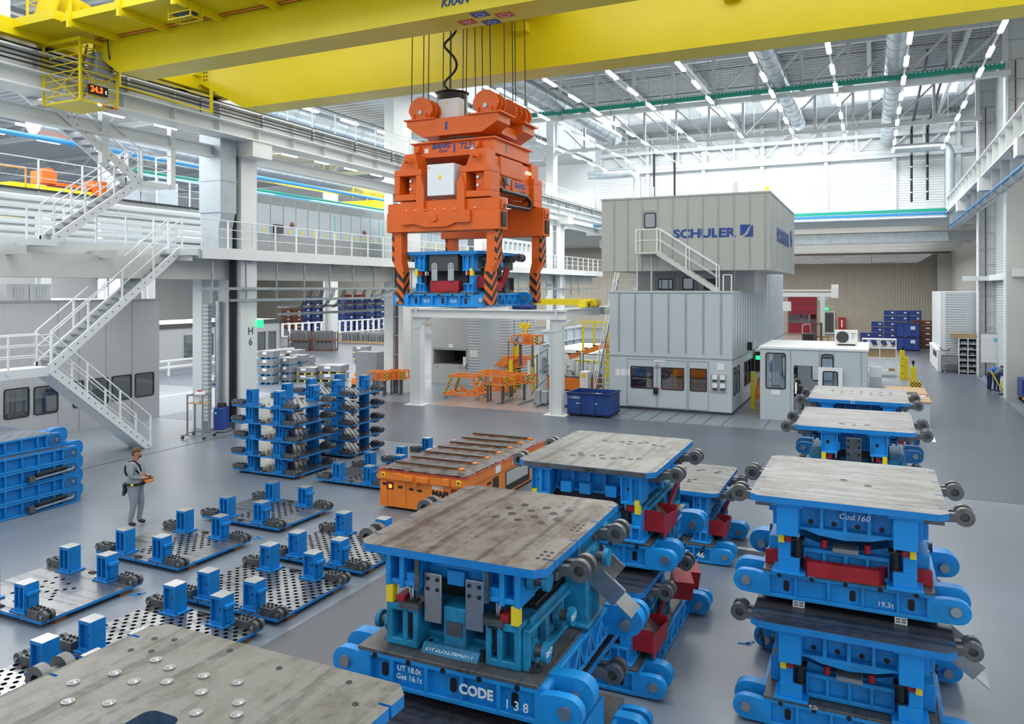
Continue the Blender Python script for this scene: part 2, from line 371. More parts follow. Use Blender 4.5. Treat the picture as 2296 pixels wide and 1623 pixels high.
# roof: corrugated deck
def corrug(mb, x0, x1, y0, y1, z, pitch, h, along='x', m=0):
    n = int((y1 - y0) / pitch); pr = []
    for i in range(n):
        a = y0 + i * pitch; pr += [(a, z), (a + pitch * .4, z), (a + pitch * .5, z + h), (a + pitch * .9, z + h)]
    pr.append((y1, z)); vs = [(x0, p, q) for p, q in pr] + [(x1, p, q) for p, q in pr]; k = len(pr)
    mb.add(vs, [(i, i + 1, i + 1 + k, i + k) for i in range(k - 1)], m)
mb = MB(); corrug(mb, -23.5, 7.2, 19, 56.6, 19.5, .5, .12); corrug(mb, -23.5, 7.2, 63.8, 68.8, 19.5, .5, .12)
mb.box(-23.5, 19, 19.65, 7.2, 56.6, 19.75); mb.box(-23.5, 63.8, 19.65, 7.2, 68.8, 19.75); struct(mb, 'ceiling', 'roof')
# roof light strip between two trusses
for i in range(6):
    mb = MB(); mb.box(-22 + i * 4.8, 58.2, 19.55, -18 + i * 4.8, 62.6, 19.6, 0); mb.frame('z', 19.45, 19.7, -22.2 + i * 4.8, 58, -17.8 + i * 4.8, 62.8, .2, 1); struct(mb, 'window_%d' % (i + 1), ['skylight', 'white'])
mb = MB(); mb.box(-23.5, 56.6, 19.5, 7.2, 58, 19.7); mb.box(-23.5, 62.8, 19.5, 7.2, 63.8, 19.7)
for i in range(7): mb.box(-23 + i * 4.8 - .5, 58, 19.5, -22.2 + i * 4.8, 62.8, 19.7)
struct(mb, 'ceiling', 'wall_white')
mb = MB()
for x in (-20.2, -15.2, -10.3, -5.2, -.2, 4.6):
    mb.box(x - .12, 20, 19.05, x + .12, 68.4, 19.1); mb.box(x - .04, 20, 19.1, x + .04, 68.4, 19.42); mb.box(x - .12, 20, 19.42, x + .12, 68.4, 19.46)
struct(mb, 'roof_beam', 'white_paint')
mb = MB()
for y in (36, 40, 44.5, 49, 54): mb.box(-23, y - .03, 19.2, 6.5, y + .03, 19.26)
for k in range(5):
    x = -20 + k * 5
    mb.tube([(x, 35, 18.9), (x + 5, 45, 18.9)], .03, 5); mb.tube([(x + 5, 35, 18.9), (x, 45, 18.9)], .03, 5)
struct(mb, 'roof_bracing', 'grey')
# trusses
def truss(y):
    mb = MB(); x0, st, n = -22.9, 2.41, 12
    mb.box(x0, y - .14, 16.25, 6.1, y + .14, 16.5); mb.box(x0, y - .14, 18.85, 6.1, y + .14, 19.1)
    for i in range(n + 1):
        x = x0 + i * st; mb.box(x - .09, y - .08, 16.5, x + .09, y + .08, 18.85)
        if i < n:
            if i < 6: mb.bar((x, y, 18.85), (x + st, y, 16.45), .13, .13)
            else: mb.bar((x, y, 16.45), (x + st, y, 18.85), .13, .13)
        mb.box(x - .25, y - .16, 16.2, x + .25, y + .16, 16.55 if i % 2 else 16.5)
    return struct(mb, 'roof_truss', 'white_paint')
for y in (34.3, 45.7, 57.0, 68.2): truss(y)
mb = MB()
for y in (34.2, 45.6, 56.9):  # right columns
    mb2 = MB(); X0, X1 = 6.05, 7.1
    mb2.box(X0, y, 0, X0 + .12, y + .7, 19.4); mb2.box(X1 - .12, y, 0, X1, y + .7, 19.4); mb2.box(X0 + .12, y + .28, 0, X1 - .12, y + .42, 19.4)
    for z in range(1, 19): mb2.box(X0 + .12, y + .02, z, X1 - .12, y + .06, z + .04, 1)
    mb2.cyl((X0 + .45, y + .14, 0), (X0 + .45, y + .14, 17), .03, 8, 2)
    mb2.cyl((X0 + .03, y - .06, 0), (X0 + .03, y - .06, 14), .05, 8, 0)
    struct(mb2, 'column', ['white_paint', 'galv_grey', 'rust'])
mb2 = MB(); mb2.box(6.05, 34.2, 0, 6.5, 35, 19.4); struct(mb2, 'column', 'white_paint')
# right wall behind columns
mb = MB(); mb.box(7.6, 30, 0, 7.8, 69, 19.6); struct(mb, 'wall_right', 'wall_white')
mb = MB()
mb.box(7.0, 47.2, 0, 7.5, 56.7, 19, 0); mb.box(7.3, 58.2, 0, 7.55, 67.7, 19, 0)
struct(mb, 'wall_right', ['louvre', 'offwhite'])
# upper back wall
mb = MB(); mb.box(-23.6, 68.6, 11.4, 7.6, 68.8, 19.6)
for i in range(40): mb.box(-23.6, 68.56, 11.5 + i * .2, 7.6, 68.62, 11.53 + i * .2)
struct(mb, 'wall_back', 'wall_white')
mb = MB()
for x in (-18.5, -13.5, -8.55, -3.5, 1.55, 6): mb.box(x - .15, 68.25, 11.3, x + .15, 68.6, 19.4)
mb.box(-23, 68.1, 15.95, 7, 68.6, 16.3); mb.box(-23, 68, 11.2, 7, 68.6, 11.65); mb.box(-23, 68, 17.6, 7, 68.3, 17.9)
struct(mb, 'wall_beam', 'white_paint')
# low hall beyond
mb = MB(); mb.box(-100, 68.8, 11.2, 12, 103, 11.5); struct(mb, 'ceiling', 'offwhite')
mb = MB()
for y in (74, 80, 88, 96): mb.box(-25, y, 9.6, 9, y + .5, 10.4)
mb.box(-25, 70, 10.6, 9, 70.4, 11.2); struct(mb, 'ceiling_beam', 'white_paint')
mb = MB()
n = 0; pr = []
x = -100.
while x < 8:
    pr += [(x, 102.), (x + .11, 102.), (x + .14, 101.92), (x + .26, 101.92)]; x += .29
k = len(pr); mb.add([(a, b, 0) for a, b in pr] + [(a, b, 11.3) for a, b in pr], [(i, i + 1, i + 1 + k, i + k) for i in range(k - 1)]); mb.box(-100, 102.1, 0, 8, 102.3, 11.3)
struct(mb, 'wall_back', 'beige')
mb = MB(); mb.box(8, 68.8, 0, 8.3, 103, 11.3); mb.box(6.7, 99.5, 0, 8, 101.5, 9.5); struct(mb, 'wall_right', 'offwhite')
mb = MB()
for j in range(13):
    y = 75.5 + j * 1.9
    for i in range(8):
        x = -14.5 + i * 2.4; mb.box(x, y, 8.45, x + 2.35, y + (1.0 if (i + j // 3) % 2 else .2), 8.5)
struct(mb, 'ceiling_panel', 'white')
# adjacent hall on the left
mb = MB(); mb.box(-101, -14, 0, -100, 103, 18); struct(mb, 'wall_left', 'wall_white')
mb = MB(); corrug(mb, -100, -23.6, 12, 68, 17.2, .6, .14); mb.box(-100, 12, 17.4, -23.6, 68, 17.5); struct(mb, 'ceiling', 'roof')
mb = MB(); mb.box(-100, 68.3, 11.2, -23.6, 68.6, 17.4); struct(mb, 'wall_back', 'wall_white')
mb = MB()
for y in (22.6, 34, 45.4, 56.8):
    mb.box(-100, y - .15, 15.8, -24, y + .15, 16.1); mb.box(-100, y - .15, 17, -24, y + .15, 17.2)
    for i in range(24):
        x = -98 + i * 3.1; mb.bar((x, y, 16), (x + 1.55, y, 17.1), .12, .12); mb.bar((x + 1.55, y, 17.1), (x + 3.1, y, 16), .12, .12)
struct(mb, 'roof_truss', 'white_paint')
for X in (-46, -70):
    for y in (22.6, 34, 45.4, 56.8, 68):
        mb = MB(); mb.box(X, y, 0, X + .2, y + .9, 17); mb.box(X + .8, y, 0, X + 1, y + .9, 17); mb.box(X, y + .4, 0, X + 1, y + .55, 17); struct(mb, 'column', 'white_paint')
# left main columns
def col_left(y, dy, name=None):
    mb = MB(); mb.box(-23.5, y, 0, -22.95, y + dy, 11.2); mb.box(-22.62, y, 0, -22.3, y + dy, 11.2); mb.box(-23, y + dy * .45, 0, -22.6, y + dy * .6, 11.2)
    for z in range(1, 11): mb.box(-22.95, y + .04, z, -22.6, y + .08, z + .05, 1)
    mb.box(-23.6, y - .1, 10.6, -21.6, y + dy + .1, 11.25); mb.box(-23.5, y, 11.25, -22.9, y + dy, 19.4)
    if y < 40: mb.box(-22.72, y + .05, .4, -22.64, y + .12, 10.5, 3)
    struct(mb, 'column', ['white_paint', 'galv_grey', 'black', 'rust'])
col_left(22.6, .85); col_left(34.03, 1.7); col_left(45.3, .9); col_left(56.4, .9)
for (y, a) in ((23.1, 'H'), (35.2, 'J'), (45.6, 'K')):
    o = txt(a + '\n6', .42 if a != 'K' else .5, 'dark_grey', (-22.29, y, 3.6), SIDE); o.name = 'column_lettering'; tag(o, kind='structure')
o = txt('6', .3, 'dark_grey', (-22.85, 22.98, 1.75), FRONT); o.name = 'column_lettering'; tag(o, kind='structure')
# left crane runway
mb = MB(); Y0, Y1 = 11, 67
mb.box(-22.5, Y0, 12.28, -21.7, Y1, 12.34); mb.box(-22.16, Y0, 12.34, -22.04, Y1, 12.5, 1)
mb.box(-22.2, Y0, 11.25, -21.98, Y1, 12.28); mb.box(-22.5, Y0, 11.2, -21.55, Y1, 11.26)
mb.box(-21.98, Y0, 11.7, -21.6, Y1, 11.74)
for i in range(29): mb.box(-22.0, Y0 + i * 2, 11.26, -21.75, Y0 + .03 + i * 2, 12.28)
struct(mb, 'runway_beam', ['white_paint', 'iron_dark'])
mb = MB()
for k in range(3): mb.box(-21.62, Y0, 11.86 + k * .13, -21.57, Y1, 11.9 + k * .13)
for i in range(19): mb.box(-21.7, Y0 + i * 3, 11.8, -21.6, Y0 + .1 + i * 3, 12.3, 1)
tag(mb.build('conductor_rail', ['black', 'galv_grey']), 'three dark conductor rails running along the left crane runway', 'rail')
mb = MB(); mb.box(-23.0, Y0, 10.5, -22.6, Y1, 10.57); mb.box(-23.0, Y0, 10.9, -22.7, Y1, 10.96); mb.box(-22.9, Y0, 10.57, -22.75, Y1, 10.9); struct(mb, 'runway_beam', 'white_paint')
# walkway and rail above left runway
mb = MB(); mb.box(-23.6, 11, 12.45, -22.6, 67, 12.5); railing(mb, [(-22.62, 24, 12.5), (-22.62, 67, 12.5)], 1.1, .02, (.55,), 1.6); struct(mb, 'runway_walkway', 'white_paint')
# right crane runway
mb = MB()
mb.box(5.0, 22, 12.28, 5.9, 68, 12.34); mb.box(5.35, 22, 11.25, 5.55, 68, 12.28); mb.box(5.0, 22, 11.2, 5.9, 68, 11.26); mb.box(5.4, 22, 12.34, 5.5, 68, 12.5, 1)
for i in range(24): mb.box(5.05, 22 + i * 2, 11.26, 5.35, 22.04 + i * 2, 12.28)
for y in (34.2, 45.6, 56.9): mb.box(4.9, y - .1, 10.5, 6.1, y + .8, 11.2)
struct(mb, 'runway_beam', ['white_paint', 'iron_dark'])
mb = MB()
mb.tube([(5.2, 28, 10.2), (5.2, 67, 10.2)], .07, 8, 1); mb.tube([(5.4, 28, 10.1), (5.4, 67, 10.1)], .07, 8, 0); mb.tube([(5.55, 28, 10.0), (5.55, 67, 10.0)], .06, 8, 0)
for i in range(14): mb.box(5.15, 29 + i * 2.8, 10.0, 5.6, 29.05 + i * 2.8, 11.2, 0)
tag(mb.build('pipe_run', ['galv', 'pipe_blue']), 'blue and silver pipes hung under the right crane runway', 'pipe')
# light rows
def lamp_row(x, ys, lab):
    t = thing('light_row', lab, 'lamp', (x, ys[0], 16.0), 0, 'suspended lamp rows')
    MB().box(-.04, -1, .0, .04, ys[-1] - ys[0] + 1, .07).build('rail', 'white', t)
    for y in ys: MB().cyl((0, y - ys[0] - .5, .07), (0, y - ys[0] - .5, 3.3), .009, 4).build('suspension_wire', 'grey', t)
    for y in ys:
        l = MB(); l.box(-.09, y - ys[0] - .75, -.08, .09, y - ys[0] + .75, -.01, 0); l.box(-.11, y - ys[0] - .78, -.01, .11, y - ys[0] + .78, .03, 1); l.build('lamp', ['lamp', 'white'], t)
ys = [36.1 + 3.6 * i for i in range(9)]
for i, x in enumerate((4.7, 1.4, -1.75, -4.9, -8.2, -11.55, -14.85, -18.2, -21.4)):
    lamp_row(x, ys, 'row of hanging strip lamps, %s row counted from the right crane runway' % ORD[i])
# round ducts
def duct(name, lab, pts, r, m='galv', cat='duct'):
    mb = MB(); mb.tube(pts, r, 20)
    for a, b in zip(pts[:-1], pts[1:]):
        a, b = Vector(a), Vector(b); n = int((b - a).length / 1.5); d = (b - a).normalized()
        for i in range(1, n): p = a.lerp(b, i / n); mb.cyl(p - d * .02, p + d * .02, r + .018, 20)
    return tag(mb.build(name, m), lab, cat)
duct('round_duct', 'long silver round duct ending at the bright back wall', [(1.05, 33, 17.2), (1.05, 67.5, 17.2)], .5)
duct('round_duct', 'silver round duct with ring seams, open end over the press building', [(-4.75, 33, 17.1), (-4.75, 57.6, 17.1)], .45)
duct('round_duct', 'silver round duct above the orange gripper at roof height', [(-17.95, 33, 17.1), (-17.95, 57.2, 17.1)], .45)
duct('round_duct', 'silver duct bending down beside the right wall corner', [(1.4, 66.5, 16.3), (4.6, 66.5, 16.3), (5.1, 66.5, 16.15), (5.25, 66.5, 15.8), (5.25, 66.5, 11.5)], .35)
duct('round_duct', 'silver cross duct tucked under the roof at top right', [(1.6, 50, 17.6), (6, 50, 17.6)], .4)
duct('round_duct', 'silver duct elbow at far left corner of the back wall', [(-23, 65, 15.6), (-19, 65, 15.6), (-18.6, 65, 15.3), (-18.5, 65, 14.8), (-18.5, 65, 12)], .35)
for i, (x, l) in enumerate(((2.75, 'left'), (3.85, 'right'))):
    mb = MB(); mb.tube([(x, 48, 18.6), (x, 67.6, 18.0), (x, 67.9, 17.7), (x, 67.9, 12.3 if i == 0 else 12.4)], .09, 10)
    for z in (13, 14, 15, 16): mb.cyl((x, 67.9, z), (x, 67.9, z + .1), .12, 10, 1)
    tag(mb.build('downpipe', ['black', 'galv']), 'black downpipe on bright back wall, %s one of the pair at right' % l, 'pipe')
for i, (x, l) in enumerate(((-17.8, 'left'), (-15.95, 'right'))):
    mb = MB(); mb.tube([(x, 67.9, 17.6), (x, 67.9, 8)], .09, 10); tag(mb.build('downpipe', 'black'), 'black downpipe behind the press building, %s of two' % l, 'pipe')
# green trays
mb = MB(); mb.box(-22, 45.25, 16.55, 6, 45.5, 16.58); mb.box(-22, 45.22, 16.55, 6, 45.25, 16.8)
for i in range(140): mb.box(-22 + i * .2, 45.215, 16.74, -21.9 + i * .2, 45.22, 16.78, 1)
for i in range(9): mb.box(-21 + i * 3.2, 45.2, 16.1, -20.95 + i * 3.2, 45.3, 16.7, 2)
tag(mb.build('cable_tray', ['green', 'white', 'galv_grey']), 'long green cable tray across the front roof truss', 'cable tray')
mb = MB(); mb.box(-23, 66.3, 11.35, 5.2, 66.5, 11.6, 0); mb.box(-23, 66.2, 11.1, 5.2, 66.4, 11.3, 1); mb.tube([(-23, 66.2, 10.9), (5.3, 66.2, 10.9)], .14, 10, 2)
tag(mb.build('cable_tray', ['green', 'pipe_blue', 'galv']), 'green tray over blue and silver pipes below bright back wall', 'cable tray')
mb = MB(); mb.box(-23, 72, 9.4, 5.6, 72.9, 10.2); 
for i in range(24): mb.box(-22 + i * 1.15, 71.97, 9.38, -21.96 + i * 1.15, 72.93, 10.22)
tag(mb.build('rectangular_duct', 'galv'), 'rectangular silver air duct across the rear hall opening', 'duct')
# rear wall doors
mb = MB(); mb.box(-9.6, 101.75, 0, -6.3, 101.86, 4.5); mb.box(-9.55, 101.7, 1.25, -6.35, 101.75, 2.3, 1)
for z in (.9, 2.6, 3.5): mb.box(-9.6, 101.73, z, -6.3, 101.75, z + .03, 2)
struct(mb, 'door_1', ['door_red', 'glass_dark', 'dark'])
mb = MB(); mb.box(-5.35, 101.78, 0, -4.35, 101.86, 2.5); mb.frame('y', 101.7, 101.86, -5.5, 0, -4.2, 2.7, .12, 1); struct(mb, 'door_2', ['dark_grey', 'white_paint'])
tag(MB().box(-5.4, 101.6, 2.85, -4.9, 101.7, 3.15).build('exit_sign', 'led_green'), 'small lit green exit sign above the dark rear door', 'sign')
t = thing('fire_cabinet', 'red fire cabinet standing by the beige rear wall', 'cabinet', (-3.4, 101.5, 0)); MB().box(-.4, -.15, .0, .4, .2, 2.0).build('body', 'red', t, bevel=.02)
txt('FIRE'[:0] + 'I\u25a0', .5, 'white', (.0, -.16, 1.2), FRONT, t) if False else MB().box(-.08, -.17, .8, .08, -.15, 1.7).build('pictogram', 'white', t)
# ================================================================== bridge crane
cr = thing('bridge_crane', 'huge yellow double-girder bridge crane spanning the hall under the roof', 'crane', (-8.3, 17.9, 11.7))
def CB(): m = MB(); m.T = Matrix.Translation((8.3, -17.9, -11.7)); return m
m = CB(); m.box(-19.6, 15.15, 11.7, 4.3, 16.1, 13.4); m.box(-19.9, 15.12, 13.4, 4.6, 16.13, 13.44); m.add([(-19.6, 15.15, 11.7), (-19.6, 16.1, 11.7), (-20.6, 16.1, 12.35), (-20.6, 15.15, 12.35), (-19.6, 15.15, 13.4), (-19.6, 16.1, 13.4), (-20.6, 16.1, 13.4), (-20.6, 15.15, 13.4)], [(0, 1, 2, 3), (0, 3, 7, 4), (2, 6, 7, 3), (1, 5, 6, 2), (4, 7, 6, 5)])
m.box(-7.62, 15.145, 11.7, -7.6, 15.15, 12.7)
m.build('girder', 'yellow', cr)
m = CB(); m.prism([(-19.55, 11.7), (4.3, 11.7), (6.2, 12.7), (6.2, 13.6), (-21.55, 13.6), (-21.55, 12.75)], 'y', 19.9, 20.85)
m.box(-21.62, 19.85, 12.7, -21.55, 20.9, 13.6)
for k in range(5):
    for q in range(2): m.cyl((-21.35 + q * .12, 19.86, 12.85 + k * .13), (-21.35 + q * .12, 19.9, 12.85 + k * .13), .025, 6, 1)
for x in (-9.2, -3.4): m.box(x, 19.6, 12.75, x + .4, 19.9, 13.0)
m.box(1.9, 19.88, 11.7, 1.94, 19.9, 13.4)
m.build('girder', ['yellow', 'iron'], cr)
wk = CB(); wk.box(-19.9, 13.6, 12.72, 4, 15.15, 12.78); wk.box(-19.9, 13.6, 12.72, 4, 13.66, 12.92); wk = wk.build('walkway', 'yellow', cr)
for i in range(10):
    x = -19.55 + i * 1.95; m = CB(); m.box(x, 13.55, 12.55, x + .1, 15.15, 12.72); m.box(x, 13.52, 12.5, x + .1, 13.6, 12.95); m.build('bracket', 'yellow', wk)
m = CB()
for x0, x1 in ((-21.3, -15.9),):
    railing(m, [(x0, 13.6, 12.85), (x1, 13.6, 12.85)], 1.15, .022, (.6,), 1.9)
railing(m, [(-21.3, 13.6, 12.85), (-21.3, 15.1, 12.85)], 1.15, .022, (.6,), 1.5)
m.build('railing', 'yellow', cr)
m = CB(); m.tube([(-20.5, 15.05, 12.7), (4, 15.05, 12.7)], .03, 6); m.tube([(-20.5, 15.0, 12.68), (4, 15.0, 12.68)], .02, 6, 1); m.build('cable_run', ['black', 'fixture_orange'], cr)
m = CB(); m.box(-22.6, 12.6, 12.55, -21.6, 21.5, 13.0); m.box(-22.3, 13.9, 13, -21.9, 15.3, 13.25); m.box(-21.7, 13.4, 12.75, -19.9, 15.2, 13.0); m.box(-22.5, 19.6, 13, -21.5, 21.1, 13.5)
for a in range(4): m.obox((-20.9, 13.9 + a * .3, 13.4), (.8, .06, .9), (0, .5, 0))
for y in (13, 14.6, 19.6, 21): m.cyl((-22.4, y, 12.6), (-21.8, y, 12.6), .14, 14, 1)
m.build('end_carriage', ['yellow', 'iron_dark'], cr)
m = CB(); m.cyl((-22.2, 12.95, 13.36), (-21.75, 13.1, 13.36), .2, 20); m.box(-21.75, 12.85, 13.0, -21.65, 13.35, 13.62, 1); d = m.build('warning_drum', ['red', 'white'], cr); d['label'] = 'red drum beacon'
m = CB(); m.box(5, 13, 12.55, 5.9, 21.5, 13.0); m.box(4, 15.1, 12.6, 5.2, 16.1, 13.4); m.build('end_carriage', 'yellow', cr)
# service cage with ladder, cabinet, display
m = CB(); X0, X1, Y0, Y1, Z0, Z1 = -21.85, -20.25, 14.42, 15.6, 10.82, 12.62
for x in (X0, X1):
    for y in (Y0, Y1): m.box(x - .03, y - .03, Z0, x + .03, y + .03, Z1)
m.box(X0, Y0, Z0, X1, Y1, Z0 + .05); m.box(X0 - .04, Y0 - .04, Z1 - .1, X1 + .04, Y0 + .04, Z1); m.box(X0 - .04, Y1 - .04, Z1 - .1, X1 + .04, Y1 + .04, Z1); m.box(X1 - .04, Y0, Z1 - .1, X1 + .04, Y1, Z1); m.box(X0 - .04, Y0, Z1 - .1, X0 + .04, Y1, Z1)
for k in range(1, 8):
    z = Z0 + k * .22
    for a, b in (((X0, Y0), (X1, Y0)), ((X1, Y0), (X1, Y1)), ((X0, Y0), (X0, Y1)), ((X0, Y1), (X1, Y1))): m.bar((*a, z), (*b, z), .025, .025)
for a, b in (((X0, Y0), (X1, Y0)), ((X1, Y0), (X1, Y1))):
    m.bar((*a, Z0), (*b, Z0 + 1), .02, .02); m.bar((*a, Z0 + 1), (*b, Z0), .02, .02)
m.box(X0, Y0, Z0, X0 + .02, Y1, Z0 + .1); cg = m.build('service_cage', 'yellow', cr)
m = CB()
for dx in (0, .34): m.bar((-20.95 + dx, 14.75, Z0), (-20.75 + dx, 15.0, Z1), .045, .05)
for k in range(7): m.cyl((-20.93 + k * .028, 14.77 + k * .035, Z0 + .15 + k * .24), (-20.6 + k * .028, 14.77 + k * .035, Z0 + .15 + k * .24), .018, 6)
m.build('ladder', 'metal', cg)
m = CB(); m.box(-20.72, 15.0, 11.75, -20.3, 15.5, 12.35); m.build('switch_cabinet', 'panel_grey', cg)
m = CB()
for k in range(4): m.tube([(-20.3, 15.4, 11.85 + k * .12), (-20.05, 15.3, 11.9 + k * .1), (-19.95, 15.1, 12.2), (-19.95, 15.05, 12.65)], .018, 6)
m.build('cable_bundle', 'black', cg)
m = CB()
for k, mm in enumerate((0, 1, 2, 3, 1)): m.cyl((-20.2, 14.95 + k * .13, Z0 - .02), (-20.2, 15.03 + k * .13, Z0 - .02), .035, 8, mm)
m.build('indicator_lamp', ['led_white', 'fixture_orange', 'pipe_blue', 'red'], cg)
ds = CB(); ds.box(-20.22, 14.62, 11.06, -20.12, 15.2, 11.32); ds = ds.build('load_display', 'black', cg)
o = txt('24.3', .23, 'led', (-11.815, -3.06, -.51), SIDE, ds, 'digits', .004, .006); o2 = txt('t', .18, 'led_white', (-11.815, -2.77, -.52), SIDE, ds, 'digits', .004)
# caged work lights under the walkway
for i, (x, y) in enumerate(((-15.9, 14.2), (-6.2, 14.2))):
    m = CB(); z0, z1 = 12.35, 12.7
    for a in (x - .38, x + .38):
        for b in (y - .18, y + .18): m.box(a - .015, b - .015, z0, a + .015, b + .015, z1)
    m.frame('z', z0, z0 + .03, x - .4, y - .2, x + .4, y + .2, .03); m.frame('z', z0 + .15, z0 + .18, x - .4, y - .2, x + .4, y + .2, .025)
    c = m.build('lamp_cage', 'yellow', cr); m = CB(); m.box(x - .28, y - .14, z0 + .12, x + .28, y + .14, z0 + .2)
    for q in (-.1, .1): m.cyl((x + q, y, z0 + .08), (x + q, y, z0 + .12), .07, 12, 1)
    m.build('floodlight', ['dark_grey', 'metal'], c)
m = CB(); m.box(-21.55, 16.6, 11.85, -21.45, 16.66, 12.5); m.box(-20.05, 18.9, 11.35, -19.95, 18.96, 12.4); m.bar((-21.5, 16.63, 11.9), (-20, 18.93, 11.4), .05, .05); m.bar((-21.5, 16.63, 12.4), (-20, 18.93, 11.9), .04, .04)
m.build('guard_rail', 'yellow', cr)
txt('BANG', .42, 'logo_blue', (-8.86 + 8.3, 15.142 - 17.9, 12.42 - 11.7), FRONT, cr, bold=.012, shear=.25, sx=1.15); txt('KRAN', .27, 'logo_blue', (-8.55 + 8.3, 15.142 - 17.9, 11.99 - 11.7), FRONT, cr, bold=.006, shear=.25)
for (x, y, mm, s) in ((-8.53, 15.72, 'sign_red', 't'), (-8.04, 15.4, 'sign_blue', 'h'), (-8.02, 15.95, 'sign_blue', 'd'), (-7.54, 15.66, 'sign_red', 'o')):
    m = CB(); m.box(x - .2, y - .145, 11.69, x + .2, y + .145, 11.7)
    P = {'t': 3, 'h': 6, 'd': 4, 'o': 20}[s]
    pts = [(x + .11 * math.cos(2 * PI * k / P + (PI / 2 if P == 3 else 0)), y + .1 * math.sin(2 * PI * k / P + (PI / 2 if P == 3 else 0)), 11.688) for k in range(P)]
    for k in range(P): m.bar(pts[k], pts[(k + 1) % P], .014, .004, 1)
    m.build('symbol_plate', [mm, 'white'], cr)
# trolley between the girders, ropes
m = CB(); m.box(-11.6, 15.4, 13.46, -7.9, 20.6, 13.9); m.box(-11.2, 16.4, 13.9, -8.3, 19.6, 14.7); m.build('trolley', 'yellow', cr)
RX = [(-10.95, 17.1), (-10.75, 17.35), (-10.5, 17.2), (-10.3, 17.6), (-10.42, 18.9), (-10.75, 18.8), (-10.9, 19.0), (-10.2, 18.7), (-9.05, 17.1), (-8.95, 17.3), (-8.85, 17.55), (-8.7, 17.25), (-9.0, 18.7), (-8.85, 18.9), (-8.7, 18.75), (-8.55, 19.05)]
for x, y in RX: m = CB(); m.cyl((x, y, 10.0), (x + .04 * (1 if x < -9.7 else -1), y, 13.5), .013, 6); m.build('hoist_rope', 'black', cr)
m = CB(); m.tube([(-10.35 + .17 * math.cos(t * .5 + 2), 18.1 + .17 * math.sin(t * .5 + 2), 13.4 - t * .083) for t in range(33)], .035, 8); m.build('spiral_cable', 'black', cr)
# ------------------------------------------------------------------ orange gripper
gp = thing('lifting_gripper', 'orange four-legged lifting gripper hanging from the yellow crane, marked 72,5t', 'gripper', (-9.68, 18.05, 5.05))
def GB(): m = MB(); m.T = Matrix.Translation((0, 0, -5.05)); return m
for s in (-1, 1):
    F = lambda y: y * s if s < 0 else y  # mirror helper
    m = GB(); ya, yb = sorted((s * 1.6, s * 1.12)); yo = s * 1.6
    m.box(-1.6, ya, 6.93, 1.6, yb, 7.42); m.box(-1.2, ya + .02, 7.42, 1.6, yb - .02, 7.7); m.box(-1.6, ya + .05, 7.42, -1.2, yb - .05, 7.66)
    y0, y1 = sorted((yo, yo + s * .07)); m.prism([(-1.12, 7.1), (-.75, 7.12), (-.4, 7.03), (.2, 7.03), (.45, 7.12), (.85, 7.12), (.85, 7.42), (-1.12, 7.42)], 'y', y0, y1)
    m.cyl((-.15, yo + s * .07, 7.25), (-.15, yo + s * .11, 7.25), .09, 18)
    for k in range(8): m.cyl((-1 + k * .28, yo, 7.47), (-1 + k * .28, yo + s * .03, 7.47), .016, 6, 1)
    m.box(1.6, ya + .1, 7.42, 1.63, yb - .1, 7.64); m.cyl((1.6, s * 1.36, 7.5), (1.64, s * 1.36, 7.5), .05, 12, 2); m.box(1.6, ya + .12, 7.0, 1.64, yb - .12, 7.36, 2)
    m.build('lower_beam', ['orange', 'white', 'dark'], gp, bevel=.015)
    for e in (-1, 1):
        m = GB(); P = [(1.22, 7.0), (1.22, 6.2), (1.16, 5.95), (1.16, 5.1), (1.36, 5.1), (1.36, 5.95), (1.5, 6.2), (1.5, 7.0)]
        P = [(e * a, b) for a, b in P]; P = P if e > 0 else P[::-1]
        m.prism(P, 'y', s * 1.36 - .14, s * 1.36 + .14); lg = m.build('leg', 'orange', gp, bevel=.01)
        m = GB(); a0, a1 = sorted((e * 1.155, e * 1.365)); m.box(a0, s * 1.36 - .145, 5.1, a1, s * 1.36 + .145, 5.92); m.build('hazard_marking', 'hazard_orange', lg)
        m = GB(); a0, a1 = sorted((e * 1.44, e * 1.505)); m.box(a0, s * 1.36 - .145, 6.2, a1, s * 1.36 + .145, 7.3); m.build('hazard_marking', 'hazard_orange', lg)
        m = GB(); cx = e * .96; y0, y1 = sorted((s * 1.62, s * 1.05))
        m.frame('y', y0, y1, cx - .4, 7.72, cx + .4, 8.5, .16); m.prism([(cx - .28, 8.46), (cx + .3, 8.46), (cx + .3 - (.1 if e < 0 else 0), 8.9), (cx - .1, 8.9)], 'y', y0 + .05, y1 - .05)
        m.prism([(cx - e * .38 - .1, 7.3), (cx - e * .38 + .12, 7.3), (cx - e * .38 + .12, 8.0), (cx - e * .38 + .02, 8.3), (cx - e * .38 - .1, 8.1)], 'y', *sorted((s * 1.66, s * 1.6)))
        m.cyl((cx, y0 - .05, 8.72), (cx + .1, y0 - .12, 8.74), .07, 12)
        m.box(cx - .05, y0 + .15, 7.9, cx + .2, y1 - .1, 8.34, 1)
        for q in range(2): m.cyl((cx + .02, y0 + .1, 8.02 + q * .2), (cx + .02, y0 + .15, 8.02 + q * .2), .035, 8, 2)
        m.build('suspension_frame', ['orange', 'orange', 'chrome'], gp, bevel=.02)
